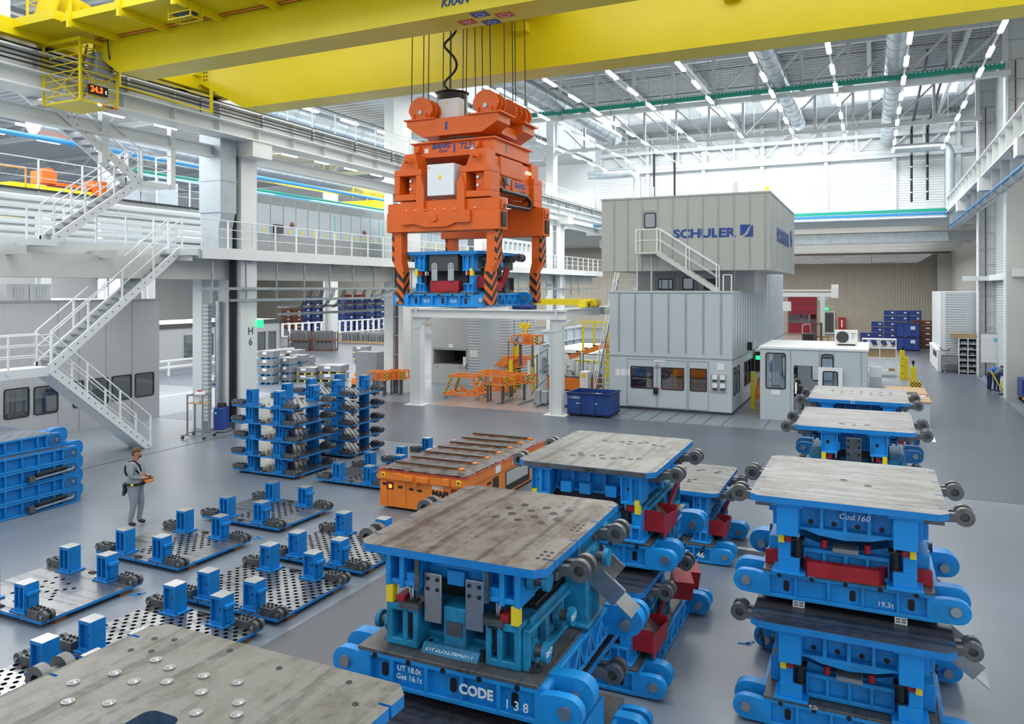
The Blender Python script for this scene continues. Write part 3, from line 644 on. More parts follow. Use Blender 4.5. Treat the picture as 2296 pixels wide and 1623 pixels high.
for e in (-1, 1):
    m = GB(); a0, a1 = sorted((e * 1.22, e * .86)); m.box(a0, -1.1, 7.9, a1, 1.1, 8.8); m.box(a1 - .02 if e > 0 else a0 - .04, -.8, 8.35, a1 + .04 if e > 0 else a0 + .02, .55, 8.82)
    m.box(e * 1.22, -.1, 8.0, e * 1.26, 1.0, 8.3)
    lb = m.build('longitudinal_beam', 'orange', gp, bevel=.02)
    if e > 0:
        txt('BANG', .22, 'logo_blue', (1.262, .35, 3.14), SIDE, lb, bold=.006, shear=.25, sx=1.15); txt('KRAN', .13, 'logo_blue', (1.262, .5, 2.98), SIDE, lb, shear=.25)
        m = GB(); m.tube([(1.3, -.9, 7.95), (1.32, .6, 7.95), (1.32, .85, 7.85), (1.32, .9, 7.72), (1.32, .75, 7.62), (1.3, -.6, 7.6)], .055, 8); m.tube([(1.3, -.8, 8.3), (1.34, -.7, 8.15), (1.32, -.75, 7.97)], .02, 6); m.build('cable_chain', 'black', gp)
        m = GB(); m.box(1.24, -.62, 8.12, 1.36, -.42, 8.3); m.build('junction_box', 'grey', gp)
        m = GB()
        for k in range(3): m.cyl((1.26, .75 + k * .1, 8.6), (1.31, .75 + k * .1, 8.6), .04, 10, 1 if k == 2 else 0)
        m.build('indicator_lamp', ['led_white', 'led_orange'], gp)
m = GB(); m.box(-.36, -1.66, 7.8, .4, -1.1, 8.58); m.cyl((-.3, -1.665, 8.5), (-.3, -1.66, 8.5), .02, 6, 1); m.prism([(-.05, 8.22), (.07, 8.22), (.01, 8.33)], 'y', -1.67, -1.66, 2)
m.build('control_cabinet', ['white', 'grey', 'yellow_block'], gp, bevel=.01)
m = GB(); m.box(-1.17, -1.0, 8.92, 1.17, 1.15, 9.24); m.box(-1.22, -1.08, 9.24, 1.24, 1.22, 9.28); m.box(-1.2, -1.05, 8.87, 1.22, 1.2, 8.92)
for x in (-1.0, .75): m.box(x - .07, -1.12, 9.0, x + .07, -1.0, 9.18); m.cyl((x, -1.16, 9.06), (x, -1.0, 9.06), .06, 10)
for x in (-.78, .56): m.box(x - .06, -1.005, 9.0, x + .06, -1.0, 9.12, 1)
m.box(.02, -1.006, 8.97, .07, -1.0, 9.19, 2); m.box(1.17, -.3, 8.97, 1.176, -.25, 9.2, 3)
uf = m.build('upper_frame', ['orange', 'white', 'logo_blue', 'green'], gp, bevel=.008)
txt('BANG', .17, 'logo_blue', (-.35, -1.005, 4.1), FRONT, uf, bold=.006, shear=.25, sx=1.15); txt('KRAN', .1, 'logo_blue', (-.28, -1.005, 3.97), FRONT, uf, shear=.25); txt('72,5t', .21, 'logo_blue', (.42, -1.005, 4.06), FRONT, uf, bold=.003)
m = GB(); m.cyl((0, 0, 9.28), (0, 0, 9.45), .85, 40, 0); m.cyl((0, 0, 9.3), (0, 0, 9.38), .9, 48, 1); m.build('slewing_ring', ['orange', 'iron_dark'], gp)
m = GB(); m.prism([(-.9, 9.42), (.85, 9.42), (1.3, 9.66), (1.3, 9.86), (-1.35, 9.86), (-1.35, 9.72)], 'y', -1.05, -.35); m.prism([(-.9, 9.42), (.85, 9.42), (1.3, 9.66), (1.3, 9.86), (-1.35, 9.86), (-1.35, 9.72)], 'y', .45, 1.2); m.box(-1.1, -.4, 9.45, 1.1, .5, 9.7)
for y in (-1.1, .4): m.box(-1.42, y, 9.86, -.5, y + .85, 9.9); m.box(.45, y, 9.86, 1.4, y + .85, 9.9)
m.box(-.2, -1.056, 9.55, -.13, -1.05, 9.76, 1); m.box(1.29, .55, 9.68, 1.306, .61, 9.84, 2)
m.build('top_frame', ['orange', 'logo_blue', 'green'], gp, bevel=.01)
for x in (-.98, .92):
    for y in (-.98, .12, .75) if x > 0 else (-.98, .3, .75):
        for k in range(2):
            pass
        m = GB(); r = .36
        for yy in (y, y + .22, y + .42) if y < 0 else (y, y + .3):
            P = [(x + r * math.cos(t), 10.12 + r * math.sin(t)) for t in [i * PI / 10 for i in range(11)]] + [(x - .22, 9.88), (x + .22, 9.88)]
            m.prism(P, 'y', yy, yy + .05)
        m.cyl((x, y + .05, 10.12), (x, y + .4, 10.12), .27, 20); m.cyl((x, y - .03, 10.08), (x, y, 10.08), .06, 10, 1)
        for sx in (-.2, .17): m.box(x + sx, y - .06, 9.88, x + sx + .03, y, 10.05)
        m.build('sheave_block', ['orange', 'metal'], gp)
m = GB(); m.lathe([(.42, 9.86), (.42, 10.75), (.47, 10.8), (.36, 10.82), (.3, 10.4)], (-.72 + .05, .15, 0), 14); m.build('cable_basket', 'black', gp)
m = GB(); m.box(-.74, -.5, 10.0, -.1, -.2, 10.5); m.box(-.7, -.48, 9.86, -.15, -.25, 10.0, 1); m.prism([(-.5, 10.36), (-.42, 10.36), (-.46, 10.43)], 'y', -.505, -.5, 2); m.build('terminal_box', ['white', 'galv', 'yellow_block'], gp, bevel=.008)
# ================================================================== press dies
def ribs_y(m, y0, y1, x0, x1, z0, z1, n, rail=.05, rib=.04, mi=0):
    m.box(x0, y0, z0, x1, y1, z0 + rail, mi); m.box(x0, y0, z1 - rail, x1, y1, z1, mi)
    for i in range(n + 1): x = x0 + (x1 - x0) * i / n; m.box(max(x0, x - rib / 2), y0, z0, min(x1, x + rib / 2), y1, z1, mi)
def ribs_x(m, x0, x1, y0, y1, z0, z1, n, rail=.05, rib=.04, mi=0, diag=False):
    m.box(x0, y0, z0, x1, y1, z0 + rail, mi); m.box(x0, y0, z1 - rail, x1, y1, z1, mi)
    for i in range(n + 1):
        y = y0 + (y1 - y0) * i / n
        if diag and i < n: yb = y0 + (y1 - y0) * (i + .5) / n; m.bar(((x0 + x1) / 2, y, z1 - rail), ((x0 + x1) / 2, yb, z0), x1 - x0, .035, mi); m.bar(((x0 + x1) / 2, yb, z0), ((x0 + x1) / 2, y + (y1 - y0) / n, z1 - rail), x1 - x0, .035, mi)
        m.box(x0, max(y0, y - rib / 2), z0, x1, min(y1, y + rib / 2), z1, mi)
def plate_mesh(w, d, z0, z1, ch=.1, notches=(-.75, -.25, .3, .8), hole=None):
    x, y = w / 2, d / 2; R = [(x - ch, -y), (x, -y + ch)]
    for q in notches: R += [(x, q * y - .012), (x - .09, q * y - .012), (x - .09, q * y + .012), (x, q * y + .012)]
    R += [(x, y - ch), (x - ch, y), (-x + ch, y), (-x, y - ch)]
    for q in reversed(notches): R += [(-x, q * y + .012), (-x + .09, q * y + .012), (-x + .09, q * y - .012), (-x, q * y - .012)]
    R += [(-x, -y + ch), (-x + ch, -y)]
    m = MB(); n = len(R)
    m.add([(a, b, z0) for a, b in R] + [(a, b, z1) for a, b in R], [(i, (i + 1) % n, (i + 1) % n + n, i + n) for i in range(n)], 0)
    if hole:
        I = rrect(*hole); k = len(I); q = max(range(k), key=lambda i: I[i][0] - I[i][1]); q0 = min(range(n), key=lambda i: (R[i][0] - x) ** 2 + (R[i][1] + y) ** 2)
        loop = [R[(q0 + i) % n] for i in range(n)] + [R[q0]] + [I[(q - i) % k] for i in range(k)] + [I[q]]
        m.add([(a, b, z1) for a, b in loop], [list(range(len(loop)))], 1); m.add([(a, b, z0) for a, b in loop], [list(range(len(loop)))[::-1]], 0)
        m.add([(a, b, z0) for a, b in I] + [(a, b, z1) for a, b in I], [((i + 1) % k, i, i + k, (i + 1) % k + k) for i in range(k)], 2)
        return m
    m.add([(a, b, z0) for a, b in R], [list(range(n))[::-1]], 0)
    m.add([(a, b, z1) for a, b in R], [list(range(n))], 1)
    return m
def clevis(root, x, y, z, e, mm='clevis', short=False):
    m = MB(); r = .11
    for q in (-.085, .085):
        m.ring((x + e * .19, y + q, z), 'y', r, .052, .07, 20)
        m.bar((x - e * .12, y + q, z - .03), (x + e * .12, y + q, z - .01), .075, .11)
    m.cyl((x + e * .19, y - .05, z), (x + e * .19, y + .05, z), .05, 12); m.box(x - e * .3, y - .14, z - .12, x - e * .02, y + .14, z - .03)
    return m.build('clevis', mm, root, bevel=.008)
def lug(root, x, y, e, s, mm='blue'):
    """forked lifting lug at a corner of the base: two rounded horns with a pin through them"""
    m = MB(); A = [PI / 2 - i * PI / 8 for i in range(9)]
    def horn(y0, y1, r, zc, xi, top, zt):
        P = [(xi, .03)] + [(x + e * .02 + e * r * math.cos(t), zc + r * math.sin(t)) for t in A[::-1]] + [(x - e * .1, zc + r), (xi, zt)]
        m.prism(P if e > 0 else P[::-1], 'y', y0, y1, 0)
    ya, yb = sorted((y, y + s * .1)); horn(ya, yb, .145, .185, x - e * .3, .33, .30)
    ya, yb = sorted((y - s * .17, y - s * .33)); horn(ya, yb, .165, .22, x - e * .42, .385, .36)
    ya, yb = sorted((y + s * .02, y - s * .3)); m.box(x - e * .45, ya, .03, x - e * .2, yb, .35)
    o = m.build('lifting_lug', mm, root, bevel=.04, seg=3)
    p = MB(); ya, yb = sorted((y + s * .14, y - s * .42)); p.cyl((x, ya, .2), (x, yb, .2), .06, 16); p.build('pin', 'metal', o)
def hole_marks(root, pts, z, r=.045):
    """holes marked flush on the plate top, their inner shade put in as black"""
    m = MB()
    for (x, y) in pts: m.ring((x, y, z + .001), 'z', r, r * .82, .004, 14, 0); m.cyl((x, y, z - .004), (x, y, z + .0012), r * .82, 12, 1)  # black discs stand in for the shade inside the holes
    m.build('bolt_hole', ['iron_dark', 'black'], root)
def trunnion(root, x, y, z, e, r=.1, L=.2, mm='blue_teal', t=None):
    m = MB(); m.cyl((x, y, z), (x + e * L * .3, y, z), r * 1.15, 8); m.cyl((x + e * L * .3, y, z), (x + e * L * .75, y, z), r * .6, 16, 1); m.cyl((x + e * L * .75, y, z), (x + e * L, y, z), r, 20)
    o = m.build('trunnion', [mm, 'iron'], root, bevel=.008)
    if t: txt(t, .075, 'white', (x + e * (L + .003), y, z), SIDE, o)
def guide(root, x, y, z0, z1, z2):
    m = MB(); m.cyl((x, y, z0), (x, y, z1), .055, 16, 1); m.cyl((x, y, z1), (x, y, z2), .034, 14, 0); m.box(x - .08, y - .08, z1 - .03, x + .08, y + .08, z1, 1)
    m.cyl((x, y, z0 - .03), (x, y, z0), .07, 14, 1); m.build('guide_post', ['chrome', 'black'], root)
def spacer(root, pts, z0, z1):
    for x, y in pts:
        m = MB(); m.frame('y', y - .1, y + .1, x - .07, z0, x + .07, z1, .012); m.box(x - .005, y - .1, z0, x + .005, y + .1, z1); m.box(x - .07, y - .1, (z0 + z1) / 2 - .004, x + .07, y + .1, (z0 + z1) / 2 + .004); m.build('spacer_tube', 'white_paint', root)
def chute(root, x, y, z, mm='metal', side=1, w=.5, L=.75, inside='metal'):
    m = MB(); m.T = Matrix.Translation((x, y, z)) @ Euler((0, math.radians(38) * side, 0)).to_matrix().to_4x4()
    e = side; m.box(0, -w / 2, 0, e * L, w / 2, .015, 1); m.box(0, -w / 2, 0, e * L, -w / 2 + .015, .2); m.box(0, w / 2 - .015, 0, e * L * .7, w / 2, .22); m.box(e * L, -w * .42, 0, e * (L + .22), w * .42, .012, 1); m.box(0, -w / 2, -.03, e * L, w / 2, 0, 0)
    return m.build('scrap_chute', [mm, inside], root)
def die(name, label, x, y, z, rz=0., w=2.12, d=2.55, pins=(-1.2, 1.2), pmat='plate_clean', style='pillar', edge='plate_blue', group=None, bx=0., full=True, code=(), notches=(-.75, -.25, .3, .8), hole=None, front_steel=False, tq='blue'):
    H = 1.42; T = thing(name, label, 'press die', (x, y, z), rz, group)
    y0, y1 = pins; yc = (y0 + y1) / 2; fy, by = y0 - .1, y1 + .1
    # base
    m = MB(); m.box(-.98, fy + .07, .02, .98, by - .07, .34)
    ribs_y(m, fy, fy + .08, -.98, .98, .02, .35, 5); ribs_y(m, by - .08, by, -.98, .98, .02, .35, 5)
    ribs_x(m, .96, 1.04, fy + .3, by - .3, .02, .35, max(3, int((by - fy) / .45)), diag=True); ribs_x(m, -1.04, -.96, fy + .3, by - .3, .02, .35, 4, diag=True)
    for i in (0, 2, 4): X = -.784 + i * .392; m.prism(rrect(X - .035 + (.08 if i < 3 else -.05), .1, X + .035 + (.08 if i < 3 else -.05), .24, .03), 'y', fy + .062, fy + .068, 1)  # flat black slabs imitate the dark of oval holes
    for i in range(5): X = -.784 + i * .392; m.cyl((X, fy - .002, .318), (X, fy + .01, .318), .03, 10, 1)
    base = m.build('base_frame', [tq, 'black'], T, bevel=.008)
    m = MB(); m.box(-.99, fy - .005, .345, .99, by + .005, .385); m.cyl((.78, fy + .3, .384), (.78, fy + .3, .388), .08, 20, 1); m.cyl((-.78, fy + .3, .384), (-.78, fy + .3, .388), .08, 20, 1); m.build('deck_plate', ['deck', 'blue_deep'], T, bevel=.006)
    for e in (-1, 1):
        for s, yy in ((-1, y0), (1, y1)): lug(T, bx + e * 1.2, yy, e, s, tq)
    for (t, sz, tx, tz) in code: txt(t, sz, 'white', (tx, fy - .004, tz), FRONT, base, bold=.004 if sz > .12 else 0)
    # upper plate
    pm = plate_mesh(w, d, 1.34, H, notches=notches, hole=hole)
    if front_steel:
        pm.box(-w / 2 + .11, -d / 2 - .004, 1.34, w / 2 - .11, -d / 2 + .01, H - .002, 2)
    o = pm.build('upper_plate', [edge, pmat, 'iron'], T, bevel=.006)
    for e in (-1, 1):
        for q in (-.55, .42): clevis(T, e * w / 2, q * d / 2, 1.3, e)
    f = -d / 2
    if style == 'pillar':
        for e in (-1, 1):
            X = e * .66; m = MB(); m.box(X - .13, f + .1, .92, X + .13, f + .5, 1.34); m.box(X - .19, f + .06, 1.29, X + .19, f + .5, 1.34); m.build('upper_pillar', 'blue_clean', T, bevel=.006)
            m = MB(); m.box(X - .13 if e < 0 else X - .02, f + .3, .39, X + .02 if e < 0 else X + .13, f + .62, .80); m.box(X - .13, f + .28, .39, X + .13, f + .62, .6); m.box(X - .2, f + .24, .385, X + .2, f + .66, .42); m.build('lower_pillar', 'blue_clean', T, bevel=.006)
            m = MB(); m.box(X + e * .12, f + .2, .8, X + e * .05, f + .34, .93); m.build('stop_block', 'yellow_block', T)
            m = MB(); m.box(X + e * .04, f + .24, .8, X - e * .03, f + .4, .88); m.build('safety_block', 'red', T, bevel=.004)
            guide(T, X - e * .1, f + .36, .62, .84, .95)
        m = MB(); m.box(-.86, f + .34, .98, .86, -f - .25, 1.34); m.box(-.92, f + .45, 1.12, -.86, -f - .3, 1.3); m.box(.86, f + .45, .98, .92, -f - .3, 1.3)
        ribs_y(m, f + .2, f + .34, -.54, .54, .99, 1.34, 4, .04, .05); m.prism([(-.54, 1.02), (-.3, .95), (.0, .92), (.3, .95), (.54, 1.02)], 'y', f + .2, f + .4)
        for i in range(4): m.cyl((-.4 + i * .27, f + .333, 1.07), (-.4 + i * .27, f + .341, 1.07), .032, 12, 1)
        m.build('upper_die', [tq, 'black'], T, bevel=.012)
        m = MB(); m.prism([(-.8, .39), (.8, .39), (.8, .74), (.5, .8), (.2, .72), (-.2, .72), (-.5, .8), (-.8, .74)], 'y', f + .55, -f - .2); m.box(-.5, f + .52, .39, .5, f + .55, .7); ribs_y(m, f + .44, f + .52, -.5, .5, .39, .7, 4, .06, .05); m.box(-.95, f + .7, .39, -.8, -f - .4, .72); m.box(.8, f + .7, .39, .95, -f - .4, .72)
        m.box(-.15, f + .34, .71, .15, f + .6, .77, 1); m.prism([(-.52, .88), (-.25, .84), (.25, .84), (.52, .88), (.52, .96), (-.52, .96)], 'y', f + .56, -f - .4, 2)
        m.build('lower_die', [tq, 'grey', 'dark'], T, bevel=.012)
        for X in (-.25, .25): MB().cyl((X, f + .42, .74), (X, f + .42, .84), .04, 12).build('buffer', 'red', T)
        if full:
            m = MB(); m.prism([(-.98, f + .58), (-.98, f + .64), (-.52, f + .64), (-.4, f + .42), (.34, f + .42), (.46, f + .64), (.97, f + .64), (.97, f + .56), (.5, f + .56), (.38, f + .3), (-.44, f + .3), (-.56, f + .58)], 'z', .39, .57); m.build('guard_skirt', 'red', T)
        for e in (-1, 1):
            for q in (.2, .7): trunnion(T, e * .9, f + .75 + q, 1.15 if q < .5 else .6, e, .06, .12, 'iron_dark')
    elif style == 'code':
        m = MB()
        for e in (-1, 1):
            for (a, b) in ((.38, .44), (.5, .56), (.68, .75)): m.box(min(e * a, e * b), f + .12, .385, max(e * a, e * b), f + .5, .82)
            a0, a1 = sorted((e * .38, e * .75)); m.box(a0, f + .3, .385, a1, f + .6, .82); m.box(a0, f + .12, .385, a1, f + .5, .46); m.box(a0, f + .12, .74, a1, f + .5, .82)
        m.box(-.75, f + .6, .385, .75, -f - .55, .80); m.box(-.75, f + .35, .385, .75, f + .6, .5); m.box(-.13, f + .2, .385, .13, f + .5, .84); ribs_x(m, .75, .84, f + .15, -f - .55, .385, .78, 4, .05, .06); m.box(.75, f + .3, .7, .8, -f - .6, .84)
        m.build('lower_die', 'blue_teal', T, bevel=.014)
        m = MB(); m.box(-.09, f + .192, .56, .09, f + .2, .70); m.build('name_plate', 'iron', T)
        m = MB(); m.box(.5, f + .55, .8, .74, -f - .7, .88); m.box(-.74, f + .55, .8, -.3, -f - .7, .9); m.box(-.3, f + .5, .82, .3, f + .75, .96); m.build('die_insert', 'dark', T, bevel=.01)
        for e in (-1, 1):
            guide(T, e * .49, f + .2, .55, .78, .98); m = MB(); m.box(e * .36, f + .1, .78, e * .58, f + .32, .845); m.cyl((e * .49, f + .21, .845), (e * .49, f + .21, .87), .075, 16, 1); m.build('guide_bracket', ['iron', 'dark'], T)
            m = MB(); m.box(e * .66, f + .1, .82, e * .74, f + .19, 1.0); m.build('stop_block', 'yellow_block', T, bevel=.004)
            m = MB(); m.box(e * .54, f + .12, .82, e * .62, f + .3, .90); m.build('safety_block', 'red', T, bevel=.004)
            m = MB(); X = e * .235; m.box(X - .1, f + .17, .66, X + .1, f + .2, 1.16)
            for a in (-.055, .055):
                for b in (1.0, 1.1): m.cyl((X + a, f + .16, b), (X + a, f + .17, b), .02, 10, 1)
            m.build('wear_plate', ['metal', 'dark'], T, bevel=.01)
        m = MB()
        for e in (-1, 1):
            for (a, b) in ((.36, .41), (.53, .59), (.69, .75)): m.box(min(e * a, e * b), f + .1, .98, max(e * a, e * b), f + .5, 1.34)
            a0, a1 = sorted((e * .36, e * .75)); m.box(a0, f + .3, 1.0, a1, f + .6, 1.34); m.box(a0, f + .12, 1.0, a1, f + .4, 1.06)
            a0, a1 = sorted((e * .38, e * .52)); m.prism([(a0, 1.02), (a1, 1.02), (a1, 1.14), (a0, 1.14)], 'y', f + .14, f + .3)
        m.box(-.36, f + .3, 1.08, .36, f + .6, 1.34); m.box(-.75, f + .6, 1.0, .75, -f - .55, 1.34); m.box(-.1, f + .22, 1.05, .1, f + .32, 1.2); m.box(-.3, f + .25, 1.2, .3, f + .33, 1.24)
        m.build('upper_die', 'blue', T, bevel=.014)
        m = MB()
        for X in (-.38, .4): MB().box(X - .02, f + .095, 1.0, X + .03, f + .12, 1.3).build('wear_strip', 'iron', T)
        txt('8K0302125/6', .075, 'white', (-.1, f + .295, 1.29), FRONT, T)
        m = MB(); m.box(.75, f + 1.3, .39, 1.02, f + 1.75, 1.2); m.box(.74, f + 1.25, 1.0, .95, f + 1.7, 1.34); m.box(.72, f + 1.22, .385, 1.06, f + 1.8, .44); m.build('side_slide', 'blue_teal', T, bevel=.02)
        m = MB(); m.box(.7, f + 1.295, .9, .8, f + 1.3, 1.05); m.build('slide_window', 'dark', T)
        for (yy, zz, t) in ((f + .28, .55, 'DAT'), (f + .98, .62, 'DAT'), (f + .3, 1.22, None), (f + 1.5, 1.1, None), (f + 1.9, 1.25, None)): trunnion(T, .78 if zz < 1.0 or t is None and yy < f + 1 else 1.0, yy, zz, 1, .095, .2, 'blue_teal', t)
        for (yy, zz) in ((f + .28, .55), (f + .4, 1.2)): trunnion(T, -.76, yy, zz, -1, .09, .18)
        chute(T, .86, f + 1.6, .98, 'metal', 1, .42, .55); m = MB(); m.box(.9, f + 1.5, .9, 1.05, f + 1.62, 1.02); m.build('side_block', 'red', T)
        for X, Y in ((-.28, f + .22), (.3, f + .22), (.86, f + .55), (.86, f + .2)): m = MB(); m.cyl((X, Y, .386), (X, Y, .43), .06, 12); m.cyl((X, Y, .43), (X, Y, .46), .025, 8); m.build('clamp_bolt', 'iron_dark', T)
    elif style in ('tower', 'gripped', 'center'):
        blk = style == 'gripped'; tw = .44 if style == 'center' else .72
        m = MB(); m.box(-.85 if not style == 'center' else -.5, f + .35, .98, .85 if style != 'center' else .5, -f - .3, 1.34)
        if not blk:
            ribs_y(m, f + .25, f + .35, -.5, .5, .98, 1.34, 4, .04, .04)
            for X in (-.4, -.1, .3): m.box(X, f + .12, .98, X + .17, f + .3, 1.14)
        m.build('upper_die', 'dark_grey' if blk else tq, T, bevel=.015)
        for e in (-1, 1):
            X = e * (tw - .02); m = MB(); m.box(X - .14, f + .12, .92, X + .14, f + .5, 1.34); ribs_y(m, f + .06, f + .12, X - .15, X + .15, .92, 1.34, 2 if not style == 'center' else 1, .05, .05); m.cyl((X - .03, f + .112, 1.13), (X - .03, f + .12, 1.13), .032, 12, 1); m.box(X - .2, f + .04, 1.3, X + .2, f + .5, 1.34); m.build('upper_pillar', ['blue', 'black'], T, bevel=.008)
            m = MB(); m.box(X - .13, f + .14, .385, X + .13, f + .5, .62); m.box(X + (.0 if e > 0 else -.13), f + .14, .6, X + (.13 if e > 0 else 0), f + .5, .82); ribs_y(m, f + .08, f + .14, X - .13, X + .13, .385, .62, 2, .04, .04); m.box(X - .2, f + .05, .385, X + .2, f + .5, .42); m.build('lower_pillar', 'blue', T, bevel=.008)
            m = MB(); m.box(X + e * .14, f + .06, .8, X + e * .06, f + .15, .99 if style != 'center' else .94); m.build('stop_block', 'yellow_block', T)
            m = MB(); m.box(X + e * .03, f + .1, .82, X - e * .05, f + .26, .92); m.build('safety_block', 'red', T)
            guide(T, X - e * .1, f + .2, .6, .82, .98)
            for yy in (f + .75, f + 1.4): trunnion(T, e * (.86 if style != 'center' else .6), yy, 1.12, e, .08, .14, tq)
        m = MB(); m.box(-.8, f + .4, .385, .8, -f - .3, .82); ribs_x(m, .8, .88, f + .35, -f - .3, .385, .8, 4); m.box(-.5, f + .3, .5, .5, f + .5, .75); m.build('lower_die', 'blue_teal' if not blk else 'dark_grey', T, bevel=.015)
        m = MB(); m.box(-.6, f + .35, .82, .6, -f - .5, .97); m.build('die_insert', 'dark', T)
        if blk:
            m = MB(); m.box(-.42, f + .1, .39, .42, f + .45, .68); m.build('guard_box', 'red', T, bevel=.01)
            for X in (-.26, .22):
                m = MB(); m.prism([(X - .085, .68), (X + .085, .68), (X + .085, 1.08), (X + .04, 1.13), (X - .04, 1.13), (X - .085, 1.08)], 'y', f + .06, f + .1)
                for a in (-.035, .04):
                    for b in (1.0, 1.07): m.cyl((X + a, f + .055, b), (X + a, f + .06, b), .015, 8, 1)
                m.build('wear_plate', ['metal', 'dark'], T)
            m = MB(); m.box(-.42, f + .06, .92, .42, f + .36, 1.34); m.build('upper_block', 'dark_grey', T, bevel=.01)
        if style == 'center':
            m = MB(); m.box(-.13, f + .0, .6, .13, f + .06, 1.26)
            for a in (-.09, .09):
                for b in (1.2, 1.08, .95): m.cyl((a, f - .006, b), (a, f, b), .022, 10, 1)
            m.build('wear_plate', ['iron', 'black'], T, bevel=.01)
        if full and style != 'center':
            c = MB(); c.prism([(f + .35, .42), (f + 1.15, .42), (f + 1.15, .62), (f + .9, .66), (f + .35, .72)], 'x', 1.1, 1.12); c.add([(1.12, f + .35, .44), (1.12, f + 1.15, .44), (.7, f + 1.15, .75), (.7, f + .35, .85)], [(0, 1, 2, 3)], 1); c.box(.7, f + .33, .5, 1.12, f + .35, .8); c.box(.7, f + 1.15, .5, 1.12, f + 1.17, .7); c.build('scrap_chute', ['red', 'metal'], T)
            c = MB(); c.obox((.95, f + 1.6, .72), (.04, .3, .62), (0, .35, 0)); c.build('guard_cover', 'red', T, bevel=.004)
            m = MB(); m.box(.9, f + 1.5, .39, 1.04, f + 1.7, .5); m.build('sensor_box', 'iron', T)
    return T
# row of dies beside the yellow-marked lane (left row) and right row
pw = dict(w=2.12)
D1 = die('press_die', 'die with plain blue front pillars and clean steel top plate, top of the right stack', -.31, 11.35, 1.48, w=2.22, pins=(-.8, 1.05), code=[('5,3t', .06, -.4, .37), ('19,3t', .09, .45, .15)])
txt('Cod.160', .1, 'white', (.1, -1.085, 1.22), FRONT, D1, ext=.002, shear=.3)
spacer(D1, [(-.55, -.8), (.62, -.8)], -.06, .02)
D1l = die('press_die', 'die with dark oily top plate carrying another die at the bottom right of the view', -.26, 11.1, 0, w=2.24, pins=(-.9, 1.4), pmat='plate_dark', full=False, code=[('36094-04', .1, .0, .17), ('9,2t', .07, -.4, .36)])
chute(D1l, .95, .4, .95, 'metal', 1, .5, .6); m = MB(); m.obox((-1.08, -.3, 1.0), (.03, .4, .3), (0, .3, 0)); m.obox((-1.1, -.2, .75), (.02, .25, .2), (0, -.2, .1)); m.build('side_plate', 'iron_dark', D1l)
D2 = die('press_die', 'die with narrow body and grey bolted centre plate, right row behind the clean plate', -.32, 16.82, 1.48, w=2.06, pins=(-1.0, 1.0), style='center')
D2l = die('press_die', 'die mostly hidden under the grey-plate die in the right row', -.32, 16.9, 0, w=2.1, pmat='plate_dark', full=False)
D3 = die('press_die', 'farthest die of the right row, marked 72 on the edge of its top plate', -.32, 20.85, 1.48, w=2.16, d=2.7, pins=(-1.05, 1.05), tq='blue_deep', code=[('27', .2, .38, .18)])
txt('22', .1, 'white', (-.1, -1.352, 1.38), FRONT, D3)
D3l = die('press_die', 'lower die under the farthest die of the right row', -.32, 20.9, 0, w=2.1, pmat='plate_dark', full=False)
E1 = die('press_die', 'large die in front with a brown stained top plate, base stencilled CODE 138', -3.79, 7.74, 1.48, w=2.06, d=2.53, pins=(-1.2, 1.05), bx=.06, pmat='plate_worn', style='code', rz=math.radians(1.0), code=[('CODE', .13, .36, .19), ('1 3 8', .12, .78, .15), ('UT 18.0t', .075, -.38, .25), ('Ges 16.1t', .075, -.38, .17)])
txt('21P2D3236A07/1', .075, 'white', (-.02, -1.13, .42), (PI / 4, 0, 0), E1); m = MB(); m.prism([(-1.165, .385), (-.95, .385), (-.95, .46), (-1.1, .46)], 'x', -.33, .3); m.build('die_foot', 'blue_teal', E1)
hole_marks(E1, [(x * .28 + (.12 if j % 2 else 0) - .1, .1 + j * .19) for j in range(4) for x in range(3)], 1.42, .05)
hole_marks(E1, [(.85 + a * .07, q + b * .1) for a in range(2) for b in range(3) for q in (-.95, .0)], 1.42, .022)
m = MB(); m.add([(-.95, -.55, 1.4205), (.95, -.55, 1.4205), (.95, -.545, 1.4205), (-.95, -.545, 1.4205)], [(0, 1, 2, 3)])
for q in (-.1, .55): m.add([(-.95, q, 1.4205), (.95, q, 1.4205), (.95, q + .005, 1.4205), (-.95, q + .005, 1.4205)], [(0, 1, 2, 3)])
m.build('plate_groove', 'iron', E1); spacer(E1, [(.6, -1.0), (-.6, -1.0)], -.06, .02)
E1l = die('press_die', 'dark-topped die lying under the CODE 138 die', -3.8, 7.48, 0, w=2.1, d=3.05, pins=(-1.3, 1.7), pmat='plate_dark', full=False)
MB().box(.72, -.3, .385, .98, .05, .62).build('guard_box', 'red', E1l, bevel=.008); MB().box(.72, .08, .385, .98, .45, .66).build('guard_box', 'red', E1l, bevel=.008)
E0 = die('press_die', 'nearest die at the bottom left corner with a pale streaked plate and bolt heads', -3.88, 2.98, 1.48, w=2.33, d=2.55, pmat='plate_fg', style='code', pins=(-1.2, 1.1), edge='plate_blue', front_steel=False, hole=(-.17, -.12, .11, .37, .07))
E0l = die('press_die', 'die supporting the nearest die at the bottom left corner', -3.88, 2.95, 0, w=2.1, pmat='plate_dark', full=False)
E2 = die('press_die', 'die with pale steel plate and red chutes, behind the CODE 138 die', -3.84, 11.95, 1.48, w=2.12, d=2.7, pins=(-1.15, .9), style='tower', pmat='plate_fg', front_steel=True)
txt('136/45', .07, 'dark', (.1, -1.356, 1.38), FRONT, E2); txt('1.26t', .1, 'white', (-.6, -1.0, 1.0), FRONT, E2)
hole_marks(E2, [(x, y) for x, y in [(-.4, -.7), (-.28, -.62), (-.35, -.5), (-.1, -.6), (0, -.5), (.25, -.66), (.35, -.55), (.1, -.72), (.5, -.6), (.6, -.5), (-.3, .6), (.0, .62), (.12, .7), (.3, .66), (.38, .75), (.55, .6), (.7, .55), (.15, .5)]], 1.42, .05)
